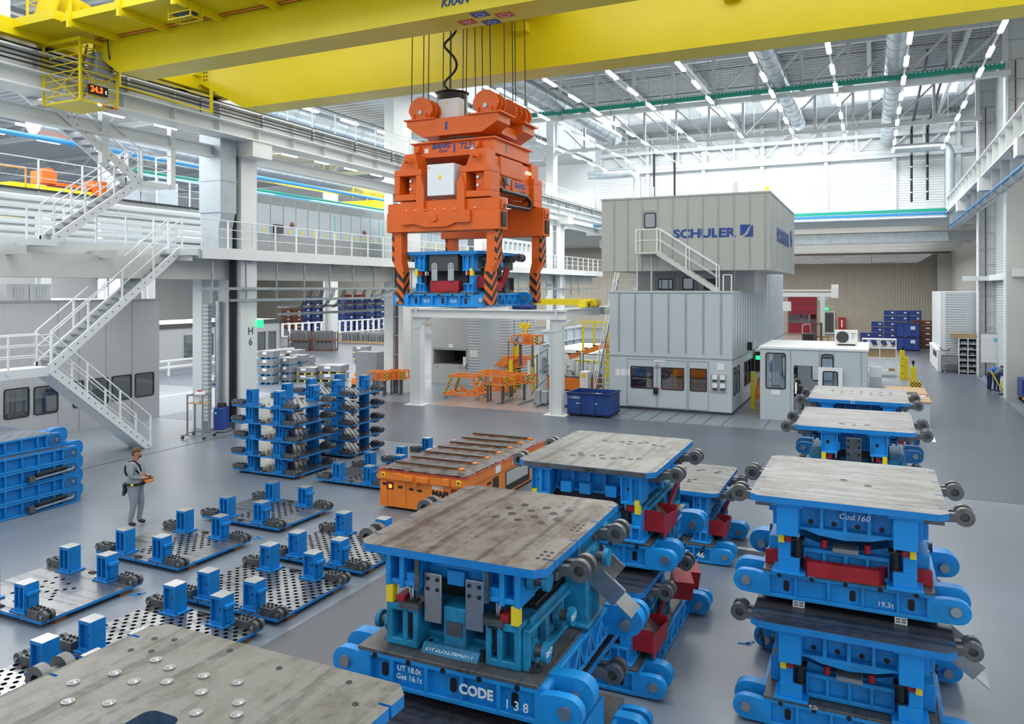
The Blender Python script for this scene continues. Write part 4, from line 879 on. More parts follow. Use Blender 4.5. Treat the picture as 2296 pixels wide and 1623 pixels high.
E2l = die('press_die', 'die with oily dark plate and red guards under the pale-plate die', -3.84, 11.3, 0, w=2.12, d=2.6, pins=(-1.16, 2.0), pmat='plate_dark', style='tower')
m = MB(); m.box(.72, -.6, .39, .76, .7, .75); m.build('guard_skirt', 'red', E2l)
for k in range(2): m = MB(); m.obox((1.05, 1.55 - k * .5, .75), (.3, .42, .3), (.2, .1, .4)); m.build('guard_cover', 'red', E2l)
E3 = die('press_die', 'single die on the floor stencilled 46, beyond the stacked dies of the left row', -3.84, 16.78, 0, w=2.12, d=2.55, pins=(-1.18, .8), style='tower', code=[('E', .14, .45, .18), ('46', .15, .72, .17)])
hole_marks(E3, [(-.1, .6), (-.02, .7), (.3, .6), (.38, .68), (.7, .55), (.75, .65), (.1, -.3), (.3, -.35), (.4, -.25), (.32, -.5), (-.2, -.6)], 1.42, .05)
EG = die('press_die', 'die with black core and red box, hanging in the orange gripper', -9.81, 18.08, 5.02, w=2.2, d=2.7, pins=(-1.42, 1.4), style='gripped', tq='blue', code=[('25.5', .11, -.35, .17), ('15.0', .11, .42, .17)])
# bolt heads, recess and marks on the nearest plate
BH = [(-.89, .37), (-.75, .57), (-.54, .55), (-.66, .82), (-.48, .78), (-.34, .64), (-.18, .8), (-.03, .64), (.09, .83), (.28, .65), (.13, .45), (.37, .54), (-.7, .2), (-.45, .3), (.35, .2), (.55, .4), (-.5, -.1), (.4, -.2)]
for x, y in BH: m = MB(); m.cyl((x, y, 1.42), (x, y, 1.428), .04, 14); m.cyl((x, y, 1.428), (x, y, 1.436), .03, 14, 0, .02); m.build('bolt_head', 'metal', E0)
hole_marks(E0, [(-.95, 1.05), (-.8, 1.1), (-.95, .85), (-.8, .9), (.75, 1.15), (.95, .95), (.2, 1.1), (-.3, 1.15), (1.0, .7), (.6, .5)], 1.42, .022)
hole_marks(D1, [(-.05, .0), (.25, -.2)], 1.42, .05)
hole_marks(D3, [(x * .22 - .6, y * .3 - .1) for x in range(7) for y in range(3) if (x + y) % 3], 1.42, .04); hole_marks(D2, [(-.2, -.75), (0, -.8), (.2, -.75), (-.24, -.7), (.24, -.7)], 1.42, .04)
# ================================================================== adapter plates with towers
def perf(m, x0, y0, x1, y1, z0, z1, p, r, mask=None, m_top=0, m_in=1):
    nx = round((x1 - x0) / p); ny = round((y1 - y0) / p); px = (x1 - x0) / nx; py = (y1 - y0) / ny
    for i in range(nx):
        for j in range(ny):
            a, b = x0 + i * px, y0 + j * py; c, d = a + px, b + py; cx, cy = (a + c) / 2, (b + d) / 2
            if (i + j) % 2 or (mask and not mask(cx, cy)): m.add([(a, b, z1), (c, b, z1), (c, d, z1), (a, d, z1)], [(0, 1, 2, 3)], m_top); continue
            O = [(c, cy), (c, d), (cx, d), (a, d), (a, cy), (a, b), (cx, b), (c, b)]; I = [(cx + r * math.cos(k * PI / 4), cy + r * math.sin(k * PI / 4)) for k in range(8)]
            m.add([(*q, z1) for q in O] + [(*q, z1) for q in I], [(k, (k + 1) % 8, (k + 1) % 8 + 8, k + 8) for k in range(8)], m_top)
            m.add([(*q, z1) for q in I] + [(*q, z0) for q in I], [(k, (k + 1) % 8, (k + 1) % 8 + 8, k + 8) for k in range(8)], m_in)
            m.add([(*q, z0) for q in I], [list(range(8))], m_in)
def tower(root, x, y, e, closed=False):
    m = MB(); h = .47
    m.box(x - .2, y - .17, 0, x + .2, y + .17, .03)
    m.box(x - .13, y - .07, .03, x + .13, y + .13, h); m.box(x - .13, y - .13, .03, x + .13, y - .07, .07); m.box(x - .13, y - .13, h - .05, x + .13, y - .07, h)
    for a in (-.13, -.015, .1) if not closed else (-.13, .1): m.box(x + a, y - .13, .03, x + a + .03, y - .07, h)
    if e > 0: m.box(x + .1, y - .1, .29, x + .21, y + .1, .34); m.box(x + .13, y - .06, .05, x + .17, y + .06, .3)
    else: m.box(x - .2, y - .08, .29, x - .12, y + .08, .33)
    m.box(x - .13, y - .13, h, x + .13, y + .13, h + .006, 1)
    for a in (-.17, .17): m.cyl((x + a, y - .13, .03), (x + a, y - .13, .045), .018, 8, 2)
    m.cyl((x + .045, y - .095, .26), (x + .045, y - .085, .26), .02, 8, 2)
    return m.build('tower', ['plate_blue', 'metal', 'dark'], root, bevel=.006)
def roller(root, x, y, e, s):
    m = MB(); m.box(x - .14, y - .1, .0, x + .14, y + .1, .13)
    for a in (-.08, 0, .08):
        for b in (-.05, .05): m.cyl((x + a, y + b, .13), (x + a, y + b, .155), .022, 8, 1)
    X = x + e * .24
    for q in (-.06, .06): m.ring((X, y + q, .06), 'y', .085, .03, .06, 16); m.box(X - e * .14, y + q - .03, .0, X - e * .02, y + q + .03, .1)
    m.cyl((X, y - .12, .06), (X, y + .12, .06), .028, 10, 2)
    return m.build('clevis_block', ['iron', 'black', 'metal'], root, bevel=.005)
def adapter(label, x, y, z, style, group, W=2.35, Dp=1.9):
    T = thing('adapter_plate', label, 'adapter plate', (x, y, z), 0, group)
    m = MB(); a, b = W / 2, Dp / 2
    if style == 'full': mask = None
    elif style == 'mid': mask = lambda u, v: -a * .35 < u < a * .62 and -b * .7 < v < b * .75
    else: mask = lambda u, v: random.random() < .25 and -a * .5 < u < a * .4 and -b * .7 < v < b * .5
    perf(m, -a, -b, a, b, -.045, 0, .1, .041, mask, 0, 1)
    m.box(-a, -b, -.05, a, b, -.046, 2)
    for (p, q, r, s) in ((-a, -b, a, -b), (a, -b, a, b), (a, b, -a, b), (-a, b, -a, -b)): m.add([(p, q, -.05), (r, s, -.05), (r, s, 0), (p, q, 0)], [(0, 1, 2, 3)], 2)
    for i in range(1, 4): m.box(-a + W * i / 4 - .012, -b - .002, -.052, -a + W * i / 4 + .012, -b + .1, .001, 1)
    m.build('plate', ['plate_shiny', 'black', 'plate_blue'], T)
    for u in (-a + .12, a - .12):
        for v in (-b + .35, b - .35): MB().box(u - .1, v - .1, -.13, u + .1, v + .1, -.05).build('foot', 'brown', T)
    for u in (-.55, .5):
        for v in (-b + .2, b - .2): tower(T, u, v, 1 if u > 0 else -1, style == 'full')
    for e in (-1, 1):
        for v in (-b + .12, b - .12): roller(T, e * (a - .26), v, e, 1)
    m = MB()
    for u in (-.05, .85, -.88):
        for v in (-b + .1, b - .1): m.box(u - .07, v - .04, 0, u + .07, v - .01, .025); m.box(u - .07, v + .01, 0, u + .07, v + .04, .025); m.box(u - .07, v - .04, 0, u - .04, v + .04, .02)
    m.build('locating_key', 'iron_dark', T)
    return T
G1 = 'adapter plates laid out on the floor'
A0 = adapter('adapter plate lying nearest the left edge, mirror-polished with few holes', -13.3, 8.91, .13, 'few', G1)
A1 = adapter('polished adapter plate directly in front of the grey-clad man', -13.25, 11.57, .13, 'mid', G1)
dup(A1, (-13.22, 14.28, .13), 0, 'polished adapter plate farther back, between the man and the orange vehicle')
dup(A1, (-13.1, 18.3, .13), 0, 'adapter plate on the floor against the left end of the orange vehicle'); dup(A1, (-12.7, 20.9, .13), 0, 'adapter plate partly hidden behind the orange vehicle')
F0 = adapter('perforated adapter plate nearest the dark floor strip, middle of its column', -9.92, 10.6, .13, 'full', G1)
dup(F0, (-9.95, 12.92, .13), 0, 'perforated adapter plate just left of the CODE 138 die'); dup(F0, (-9.95, 8.42, .13), 0, 'perforated adapter plate showing above the edge of the nearest die'); dup(F0, (-9.95, 6.2, .13), 0, 'perforated adapter plate at the left border beside the nearest die')
for i in range(5):
    w_ = ['bottom', 'second', 'middle', 'fourth', 'top'][i]
    dup(A1, (-16.18 + (.02, -.03, .02, -.02, -.03)[i], 18.2 - (0, .02, -.03, .03, .0)[i], .13 + i * .4765), 0, '%s plate of the near five-high tower stack by column H 6' % w_, 'plates of the near tower stack')
for i in range(5):
    dup(F0, (-16.42, 21.1, .13 + i * .4765), 0, '%s plate of the far five-high tower stack, behind the near one' % w_ if 0 else '%s plate of the far five-high tower stack, behind the near one' % ['bottom', 'second', 'middle', 'fourth', 'top'][i], 'plates of the far tower stack')
# ================================================================== automated orange transporter
tv = thing('transport_vehicle', 'orange flat transport vehicle with plastic-wrapped deck, numbered 18312', 'vehicle', (-10.0, 18.5, 0), math.radians(.4))
m = MB(); m.box(-1.22, -2.45, .07, 1.22, 2.45, .74); m.box(-1.15, -2.3, .03, 1.15, 2.3, .08, 1)
for x in (-1.0, -.45, .35): m.box(x, -2.455, .1, x + .008, -2.45, .74, 1)
for x, z in ((-1.08, .62), (-.62, .58), (-.3, .56), (-.06, .55)): m.prism(rrect(x - .07, z - .03, x + .07, z + .03, .028), 'y', -2.456, -2.449, 1)
for y, z in ((-1.55, .52), (-1.2, .58)): m.prism(rrect(y - .12, z - .035, y + .12, z + .035, .03), 'x', 1.219, 1.226, 1)
m.build('chassis', ['mafi_orange', 'dark'], tv, bevel=.02)
m = MB(); m.box(-1.25, -2.5, .74, 1.25, 2.5, .97)
for x in (-.72, .62): m.box(x, -2.55, .76, x + .2, -2.5, .94)
for x in (-.52, -.08): m.box(x - .02, -2.56, .76, x + .32, -2.5, .9)
m.build('upper_frame', 'mafi_orange', tv, bevel=.015)
m = MB(); m.frame('z', .97, .985, -1.27, -2.52, 1.27, 2.52, .05); m.build('bumper_strip', 'red', tv)
for x in (-.92, .92): m = MB(); m.box(x - .08, -2.47, .52, x + .08, -2.44, .66, 1); m.box(x - .1, -2.46, .5, x + .1, -2.445, .68, 0); m.box(x - .02, -2.475, .54, x + .06, -2.47, .62, 2); m.build('tail_light', ['dark', 'red', 'led_orange'], tv)
for x in (-1.08, 1.06): m = MB(); m.box(x - .06, -2.52, .8, x + .06, -2.5, .93); m.cyl((x, -2.54, .865), (x, -2.52, .865), .03, 10, 1); m.build('stop_button', ['yellow_block', 'red'], tv)
m = MB(); m.ring((-.15, -2.53, .72), 'y', .06, .035, .03, 14); m.build('tow_eye', 'mafi_orange', tv)
txt('18312', .13, 'white', (.44, -2.455, .67), FRONT, tv, bold=.004); txt('MAFI', .19, 'black', (.52, -2.455, .52), FRONT, tv, bold=.012, sx=1.1)
m = MB(); m.box(1.215, -.25, .12, 1.225, 1.35, .66, 0); m.box(1.22, -.2, .3, 1.235, 1.2, .64, 1); m.box(1.215, -1.0, .3, 1.225, -.65, .66, 0); m.box(1.25, .1, .78, 1.258, .5, .94, 1); m.box(1.25, -.9, .76, 1.258, -.6, .96, 2); m.build('side_panel', ['black', 'panel_greige', 'paper'], tv)
txt('330', .14, 'black', (1.259, .3, .86), SIDE, tv, bold=.004)
m = MB(); nx, ny = 26, 60; vs = []
for j in range(ny + 1):
    for i in range(nx + 1):
        u = -1.2 + 2.4 * i / nx; v = -2.44 + 4.88 * j / ny; s_ = abs(math.sin((v + 2.44) / 4.88 * PI * 7)); z = 1.0 + .09 * s_ ** .6 * (1 if abs(u) < .95 else max(0, (1.2 - abs(u)) / .25)) + random.uniform(-.018, .018)
        vs.append((u + random.uniform(-.01, .01), v, z))
m.add(vs, [(j * (nx + 1) + i, j * (nx + 1) + i + 1, (j + 1) * (nx + 1) + i + 1, (j + 1) * (nx + 1) + i) for j in range(ny) for i in range(nx)], 0, True); m.build('plastic_wrap', 'foil', tv)
for k in range(7):
    y = -2.1 + k * .7; m = MB(); m.box(-.98 + .05 * (k % 2), y - .05, 1.0, .88, y + .05, 1.12, 0); m.box(-.95, y - .08, 1.11, .85, y + .08, 1.14, 1); m.box(.62, y - .06, 1.0, .98, y + .06, 1.12, 0); m.build('support_bar', ['mafi_orange', 'iron_dark'], tv, bevel=.01)
# ================================================================== stack of blue base plates at the left edge
def base_slab(label, x, y, z, cylr):
    T = thing('base_plate', label, 'base plate', (x, y, z), 0, 'stacked blue base plates')
    m = MB(); m.box(-2.3, -1.6, .02, -.1, 1.2, .36); ribs_x(m, -.1, 0, -1.6, 1.2, .0, .36, 7, .05, .04); m.box(-2.3, 1.15, .0, 0, 1.25, .36); m.prism(rrect(1.0, .0, 1.5, .36, .13), 'x', -.14, 0); m.prism(rrect(1.05, .05, 1.4, .31, .1), 'x', -.02, .004, 1)
    m.build('plate_body', ['plate_blue', 'blue_deep'], T, bevel=.012)
    if not cylr or z > 1.3:
        m = MB()
        perf(m, -2.3, -1.55, -.02, 1.2, .33, .365, .16, .05, None, 0, 1); m.build('plate_top', ['deck', 'plate_blue'], T)
    m = MB(); m.prism(rrect(1.35, .02, 1.85, .40, .15), 'x', -.62, -.4); m.box(-.9, 1.0, .03, -.4, 1.6, .33); m.build('lifting_lug', 'plate_blue', T, bevel=.04, seg=3)
    m = MB(); m.cyl((-.5, 1.6, .19), (.02, 1.28, .19), .045, 12); m.cyl((.0, 1.3, .19), (.05, 1.27, .19), .03, 10); m.build('pin', 'metal', T)
    if cylr:
        m = MB(); m.cyl((.05, .15, .1), (.05, 1.25, .16), .028, 10, 1); m.cyl((.03, .3, .2), (.03, 1.1, .24), .045, 10, 0); m.box(-.02, .1, .06, .1, .25, .2, 2); m.build('hydraulic_cylinder', ['black', 'metal', 'iron'], T)
    return T
for i in range(5): base_slab('blue ribbed base plate, %s of the five-high stack at the left edge' % ['bottom', 'second from the bottom', 'middle', 'second from the top', 'top'][i], -18.85 + (.3 if i < 4 else 0) * .9, 11.75 - (0 if i < 4 else .25), i * .366, i in (0, 2))
# ================================================================== people
def skin_mesh(J, E, R, sub=2):
    names = list(J); idx = {n: i for i, n in enumerate(names)}
    me = bpy.data.meshes.new('t'); me.from_pydata([J[n] for n in names], [(idx[a], idx[b]) for a, b in E], []); o = bpy.data.objects.new('t', me); COL.objects.link(o)
    o.modifiers.new('s', 'SKIN'); sd = o.modifiers.new('d', 'SUBSURF'); sd.levels = sub; sd.render_levels = sub
    for n in names:
        r = R[n]; me.skin_vertices[0].data[idx[n]].radius = r if isinstance(r, tuple) else (r, r)
    me.skin_vertices[0].data[0].use_root = True
    dg = bpy.context.evaluated_depsgraph_get(); out = bpy.data.meshes.new_from_object(o.evaluated_get(dg)); bpy.data.objects.remove(o); bpy.data.meshes.remove(me)
    return out
def segd(p, a, b):
    ab = b - a; t = max(0, min(1, (p - a).dot(ab) / max(1e-9, ab.length_squared))); return (p - a - ab * t).length
def person(label, loc, rz, J, mats, big=1., hair='hair', group=None, hide_face=False, sc=1.):
    """J: joints; facing local +X. mats: top, bottom, shoe"""
    R = dict(pelvis=(.155 * big, .17 * big), belly=(.16 * big, .165 * big), chest=(.15 * big, .18 * big), neck=.06, h0=(.07, .075), h1=(.095, .088), h2=(.088, .082), h3=(.05, .05))
    E = [('pelvis', 'belly'), ('belly', 'chest'), ('chest', 'neck'), ('neck', 'h0'), ('h0', 'h1'), ('h1', 'h2'), ('h2', 'h3')]; mt = ['top', 'top', 'top', 'skin', 'skin', 'skin', 'skin']
    for s in 'LR':
        R.update({'sh' + s: .075 * big, 'el' + s: .056, 'wr' + s: .034, 'ha' + s: (.032, .045), 'hp' + s: .11 * big, 'kn' + s: .078, 'an' + s: .055, 'to' + s: (.04, .05)})
        E += [('chest', 'sh' + s), ('sh' + s, 'el' + s), ('el' + s, 'wr' + s), ('wr' + s, 'ha' + s), ('pelvis', 'hp' + s), ('hp' + s, 'kn' + s), ('kn' + s, 'an' + s), ('an' + s, 'to' + s)]; mt += ['top', 'top', 'top', 'skin', 'bottom', 'bottom', 'bottom', 'shoe']
    me = skin_mesh(J, E, R); V = [v.co.copy() for v in me.vertices]; JV = {k: Vector(v) for k, v in J.items()}
    ms = ['top', 'bottom', 'shoe', 'skin']; B = MB(); B.v = [tuple(v) for v in V]
    for p in me.polygons:
        c = p.center; k = min(range(len(E)), key=lambda i: segd(c, JV[E[i][0]], JV[E[i][1]]))
        q = mt[k]
        if E[k] == ('pelvis', 'belly') and c.z < JV['pelvis'].z + .03 and JV['chest'].z > 1.2: q = 'bottom'
        B.f.append(list(p.vertices)); B.mi.append(ms.index(q)); B.sm.append(True)
    bpy.data.meshes.remove(me)
    h1, h0 = JV['h1'], JV['h0']; up = (JV['h3'] - h0).normalized(); fw = (Vector((1, 0, 0)) - up * up.x).normalized() if abs(up.x) < .95 else Vector((0, 0, -1)); sd = up.cross(fw)
    at = lambda f, s, u: h1 + fw * f + sd * s + up * u
    B.cyl(at(.085, 0, .03), at(.12, 0, -.015), .012, 8, 3, .02); B.ell(at(.112, 0, -.015), (.018, .018, .014), 8, 3)
    for s in (-1, 1): B.ell(at(0, s * .088, 0), (.028, .012, .035), 8, 3)
    for s in 'LR':
        w, h = JV['wr' + s], JV['ha' + s]; d = (h - w).normalized(); sgn = 1 if s == 'L' else -1
        ac = d.cross(Vector((0, 0, 1))).normalized() if abs(d.z) < .95 else Vector((0, 1, 0)); nd = ac.cross(d)
        for k in range(4):
            o = ac * ((k - 1.5) * .019); L = (.06, .07, .066, .052)[k]; B.tube([h + o, h + o + d * L * .5 - nd * .004, h + o + d * L * .8 - nd * .025, h + o + d * L * .8 - nd * .045], [.0105, .0095, .009, .007], 6, 3)
        th = ac * (.035 * (-sgn)); B.tube([w.lerp(h, .6) + th * .6, h + th * 1.2 + d * .01, h + th * 1.1 + d * .04 - nd * .015], [.012, .011, .008], 6, 3)
    o = B.build('person', [mats[0], mats[1], mats[2], 'skin']); tag(o, label, 'person', group); o.location = loc; o.rotation_euler = (0, 0, rz); o.scale = (sc,) * 3
    H = MB()
    for c, r in (((-.02, 0, .06), .098), ((-.045, 0, .0), .088)):
        p = at(*c); H.ell(p, (r, r * .95, r * .88), 14)
    hh = H.build('hair', hair, o)
    Fm = MB()
    for s in (-1, 1): Fm.ell(at(.082, s * .034, .022), (.012, .014, .009), 8, 0); Fm.ell(at(.091, s * .034, .022), (.005, .007, .007), 6, 1); Fm.bar(at(.088, s * .018, .045), at(.084, s * .055, .045), .008, .008, 2)
    Fm.bar(at(.098, -.025, -.055), at(.098, .025, -.055), .008, .006, 3); Fm.build('face', ['white', 'black', hair, 'red'], o)
    return o
def joints(**k):
    J = dict(pelvis=(0, 0, .96), belly=(.02, 0, 1.13), chest=(0, 0, 1.36), neck=(.01, 0, 1.51), h0=(.02, 0, 1.56), h1=(.04, 0, 1.66), h2=(.03, 0, 1.74), h3=(.02, 0, 1.78),
        shL=(-.01, .19, 1.44), elL=(-.04, .25, 1.16), wrL=(.0, .24, .92), haL=(.02, .23, .84), shR=(-.01, -.19, 1.44), elR=(-.04, -.25, 1.16), wrR=(.0, -.24, .92), haR=(.02, -.23, .84),
        hpL=(0, .1, .9), knL=(.02, .11, .5), anL=(-.02, .11, .08), toL=(.14, .12, .045), hpR=(0, -.1, .9), knR=(.02, -.11, .5), anR=(-.02, -.11, .08), toR=(.14, -.12, .045))
    J.update(k); return J
RZ = math.atan2(.4254, .905)
mp = person('bearded man in grey workwear standing on the hall floor, thumbing a crane remote', (-15.52, 12.42, 0), RZ + .05, joints(belly=(.05, 0, 1.13), elL=(.02, .27, 1.17), wrL=(.22, .13, 1.13), haL=(.29, .09, 1.13), elR=(.02, -.27, 1.17), wrR=(.22, -.13, 1.13), haR=(.29, -.09, 1.13), knL=(.1, .11, .52), anL=(.04, .11, .09), toL=(.19, .12, .045), knR=(.02, -.11, .5), anR=(-.08, -.11, .08), toR=(.07, -.12, .045), h1=(.05, 0, 1.67), h2=(.035, 0, 1.75), h3=(.02, 0, 1.79)), ('workwear', 'workwear', 'black'), 1.3)
m = MB(); m.ring((.01, 0, .99), 'z', .235, .19, .05, 24); m.build('belt', 'black', mp); m = MB(); m.ell((.03, -.235, .99), (.04, .02, .03), 8); m.build('belt_pouch', 'yellow_block', mp)
m = MB(); m.ell((-.2, -.05, .93), (.06, .09, .09), 10); m.bar((-.2, -.08, .9), (-.22, -.1, .72), .06, .05); m.bar((-.2, .0, .9), (-.23, .02, .74), .05, .05); m.build('glove_bundle', 'dark_cloth', mp)
m = MB(); m.tube([(.18, -.1, 1.28), (.155, -.12, 1.42), (.08, -.14, 1.5), (.0, -.15, 1.53), (-.09, -.14, 1.5), (-.165, -.12, 1.4), (-.195, -.08, 1.27), (-.2, .03, 1.15)], .022, 6); m.build('shoulder_strap', 'black', mp)
m = MB(); m.ell((.12, 0, 1.6), (.03, .05, .035), 8); m.build('beard', 'hair', mp)
rm = thing('crane_remote', 'orange and black radio remote held by the man in grey', 'remote control', (-15.52 + .33 * math.cos(RZ), 12.42 + .33 * math.sin(RZ), 1.07), RZ)
MB().box(-.07, -.1, -.06, .07, .1, .02).build('case', 'fixture_orange', rm, bevel=.015); m = MB(); m.box(-.06, -.09, .02, .06, .09, .04)
for y in (-.05, .05): m.cyl((0, y, .04), (0, y, .09), .012, 8)
m.build('control_panel', 'black', rm)
# ================================================================== trolley with canister, blue welding unit
t = thing('trolley', 'tall metal trolley on castors by column H 6', 'trolley', (-22.55, 20.75, 0), .3)
m = MB(); m.frame('z', .12, .16, -.45, -.4, .45, .4, .05)
for x in (-.3, .3):
    for y in (-.25, .25): m.box(x - .025, y - .025, .14, x + .025, y + .025, 1.62)
m.frame('z', 1.56, 1.6, -.32, -.27, .32, .27, .04); m.build('frame', 'metal', t); MB().box(-.33, -.28, 1.27, .33, .28, 1.3).build('shelf_board', 'wood', t)
for x in (-.42, .42):
    for y in (-.37, .37): m = MB(); m.cyl((x, y - .02, .06), (x, y + .02, .06), .06, 12); m.box(x - .03, y - .03, .06, x + .03, y + .03, .13, 1); m.build('castor', ['black', 'metal'], t)
t = thing('canister', 'white plastic canister with red lid standing on the trolley', 'canister', (-22.52, 20.78, 1.3), .3)
MB().lathe([(.19, 0), (.2, .03), (.2, .3), (.17, .38), (.1, .4)], (0, 0, 0), 18).build('body', 'white', t); MB().cyl((0, 0, .4), (0, 0, .44), .09, 16).build('lid', 'red', t); MB().cyl((.12, -.2, .05), (.14, -.24, .05), .025, 8).build('tap', 'red', t)
t = thing('welding_unit', 'blue upright welding unit with hose beside the trolley', 'machine', (-22.7, 22.0, 0), .35)
MB().box(-.2, -.28, .1, .2, .28, .95).build('housing', 'sign_blue', t, bevel=.03); m = MB()
for k in range(3): m.tube([(.14 * math.cos(a * .6), .2 * math.sin(a * .6), .98 + k * .04) for a in range(11)], .025, 6)
m.build('hose_coil', 'black', t); MB().cyl((-.1, -.29, .75), (-.1, -.28, .75), .03, 10).build('status_lamp', 'led_green', t); MB().box(-.42, -.2, .15, -.2, .2, .8).build('side_cabinet', 'white', t); MB().box(-.45, -.3, .03, .25, .3, .1).build('base', 'grey', t)
# ================================================================== press enclosure with sign
pe = thing('press_enclosure', 'tall grey two-storey press enclosure with the blue SCHULER sign', 'press enclosure', (-8.3, 45, 0))
def TB(r): m = MB(); m.T = Matrix.Translation(-Vector(r.location)) if r.rotation_euler.z == 0 else (Matrix.Rotation(-r.rotation_euler.z, 4, 'Z') @ Matrix.Translation(-Vector(r.location))); return m
def W2L(r, x, y, z): return tuple(Vector((x, y, z)) - Vector(r.location))
def window(root, ax, a, u0, v0, u1, v1, s, fr='dark', gl='glass_dark', r=.09, name='window'):
    """rounded black rubber frame and pane on a wall plane at a; s = outward sign"""
    P = rrect(u0, v0, u1, v1, r); Q = rrect(u0 + .045, v0 + .045, u1 - .045, v1 - .045, r * .7); n = len(P); m = TB(root); F = (lambda p, t: (p[0], t, p[1])) if ax == 'y' else (lambda p, t: (t, p[0], p[1]))
    b = a + s * .025; m.add([F(p, b) for p in P] + [F(p, b) for p in Q] + [F(p, a - s * .03) for p in Q] + [F(p, a) for p in P], [(i, (i + 1) % n, (i + 1) % n + n, i + n) for i in range(n)] + [(i + n, (i + 1) % n + n, (i + 1) % n + 2 * n, i + 2 * n) for i in range(n)] + [(i + 3 * n, (i + 1) % n + 3 * n, (i + 1) % n, i) for i in range(n)])
    o = m.build(name, fr, root); m = TB(root); t0, t1 = sorted((a - s * .02, a + s * .012)); m.prism(Q, ax, t0, t1); m.build('pane', gl, o); return o
FW = [(-10.03, .97, -8.97, 1.97), (-8.62, .97, -7.58, 1.97), (-7.33, .97, -6.58, 1.98)]; SW = [(34.5, .8, 35.2, 2.03), (35.5, .8, 36.2, 2.03), (37.6, .85, 38.4, 2.02), (38.7, .85, 39.5, 2.02), (39.7, .85, 40.5, 2.02)]
m = TB(pe); wall_holes(m, 'y', 34.1, 34.25, -11.05, .12, -5.52, 2.42, FW); m.box(-11.05, 34.1, 2.42, -5.52, 34.25, 5.35); wall_holes(m, 'x', -5.67, -5.52, 34.25, .12, 55, 2.42, SW); m.box(-5.67, 34.25, 2.42, -5.52, 55, 5.35); m.box(-11.05, 34.25, .12, -10.9, 55, 5.35); m.box(-11.05, 34.1, 5.3, -5.52, 55, 5.35); m.box(-11.05, 40.6, 5.35, -5.52, 55, 6.4); m.box(-11.1, 34.05, 5.32, -5.47, 40.6, 5.4); m.box(-11, 34.15, 0, -5.57, 55, .12, 1)
m.build('lower_body', ['panel_blue', 'dark_grey'], pe)
m = TB(pe); m.box(-10.9, 36.5, .1, -5.7, 36.6, 5.2); m.build('interior_wall', 'brown', pe)
m = TB(pe)
for x in (-9.7, -8.4, -7.9, -6.9): m.box(x, 35.6, .1, x + .12, 35.7, 3, 0)
m.box(-10.5, 35.3, .1, -6, 36.2, .8, 1); m.build('machine_frame', ['yellow', 'orange'], pe)
m = TB(pe)
for x in (-10.58, -9.82, -9.05, -8.28, -7.51, -6.74, -5.98): m.box(x - .025, 34.06, 2.62, x + .025, 34.1, 5.3)
m.box(-11.05, 34.08, 2.4, -5.5, 34.1, 2.45); m.box(-5.52, 34.1, 2.4, -5.49, 55, 2.45)
for k in range(25): m.box(-5.52, 34.8 + k * .8, 2.5, -5.505, 34.82 + k * .8, 6.3)
m.build('panel_seam', 'galv_grey', pe)
m = TB(pe)
for x0, x1 in ((-10.2, -8.82), (-8.78, -7.45), (-7.4, -6.5)): m.frame('y', 34.085, 34.1, x0, .15, x1, 2.3, .02)
m.build('door_leaf', 'galv_grey', pe)
for q in FW: window(pe, 'y', 34.1, *q, -1)
for q in SW: window(pe, 'x', -5.52, *q, 1)
m = TB(pe); m.box(-6.43, 34.06, .97, -5.76, 34.1, 1.78, 0)
for a in range(2):
    for b in range(2): x, z = -6.33 + a * .33, 1.08 + b * .36; m.box(x, 33.98, z + .1, x + .2, 34.06, z + .3, 1); m.box(x, 34.0, z, x + .2, 34.06, z + .1, 2)
m.build('gauge_panel', ['panel_grey', 'white', 'dark_grey'], pe)
m = TB(pe); m.box(-8.95, 33.98, .75, -8.75, 34.08, 1.05); m.box(-8.85, 33.97, 1.0, -8.65, 34.0, 1.05, 1); m.build('door_lock', ['black', 'red'], pe)
m = TB(pe)
for x, z, w_ in ((-10.75, 1.5, .22), (-10.5, 1.5, .22), (-10.27, 1.52, .22), (-6.15, 1.95, .3), (-8.95, 2.2, .5)): m.box(x, 34.085, z, x + w_, 34.097, z + (.3 if z < 2.1 else .08))
m.build('notice', 'paper', pe)
for x in (-8.86, -8.7):
    m = TB(pe); m.ring((x, 34.085, 1.95), 'y', .06, .045, .01, 16, 0); m.cyl((x, 34.092, 1.95), (x, 34.096, 1.95), .045, 12, 1); m.ell((x, 34.085, 1.95), (.025, .005, .02), 6, 2); m.build('warning_sign', ['red', 'white', 'black'], pe)
# recess and upper body
m = TB(pe); m.box(-10.4, 36.6, 5.35, -4.9, 40.6, 6.35); m.box(-9.55, 36.55, 5.4, -8.55, 36.6, 6.25, 1); m.box(-8.4, 36.55, 5.4, -7.5, 36.6, 6.25, 1); m.build('recess_wall', ['panel_grey', 'grey'], pe)
for q in ((-9.38, 5.45, -8.66, 5.97), (-8.2, 5.45, -7.67, 6.03), (-7.2, 5.45, -6.6, 5.95)): window(pe, 'y', 36.55, *q, -1, r=.06)
m = TB(pe); m.box(-11.72, 35, 6.32, -4.05, 46.4, 9.72); m.build('upper_body', 'panel_greige', pe)
m = TB(pe)
for x in (-11.1, -10.44, -9.75, -9.01, -8.31, -7.63, -6.94, -6.26, -5.58, -4.9, -4.25): m.box(x - .025, 34.975, 6.35, x + .025, 35, 9.7)
m.box(-11.75, 34.96, 9.68, -4.02, 46.45, 9.76); m.box(-4.05, 35, 6.35, -4.03, 35.3, 9.7)
for k in range(26): m.box(-4.05, 35.4 + k * .42, 6.35, -4.035, 35.42 + k * .42, 9.7)
m.build('panel_seam', 'galv_grey', pe)
m = TB(pe); m.frame('y', 34.97, 35, -9.78, 7.15, -8.98, 9.15, .03); m.build('upper_door', 'panel_greige', pe); window(pe, 'y', 34.99, -9.65, 8.3, -9.08, 9.03, -1, r=.1)
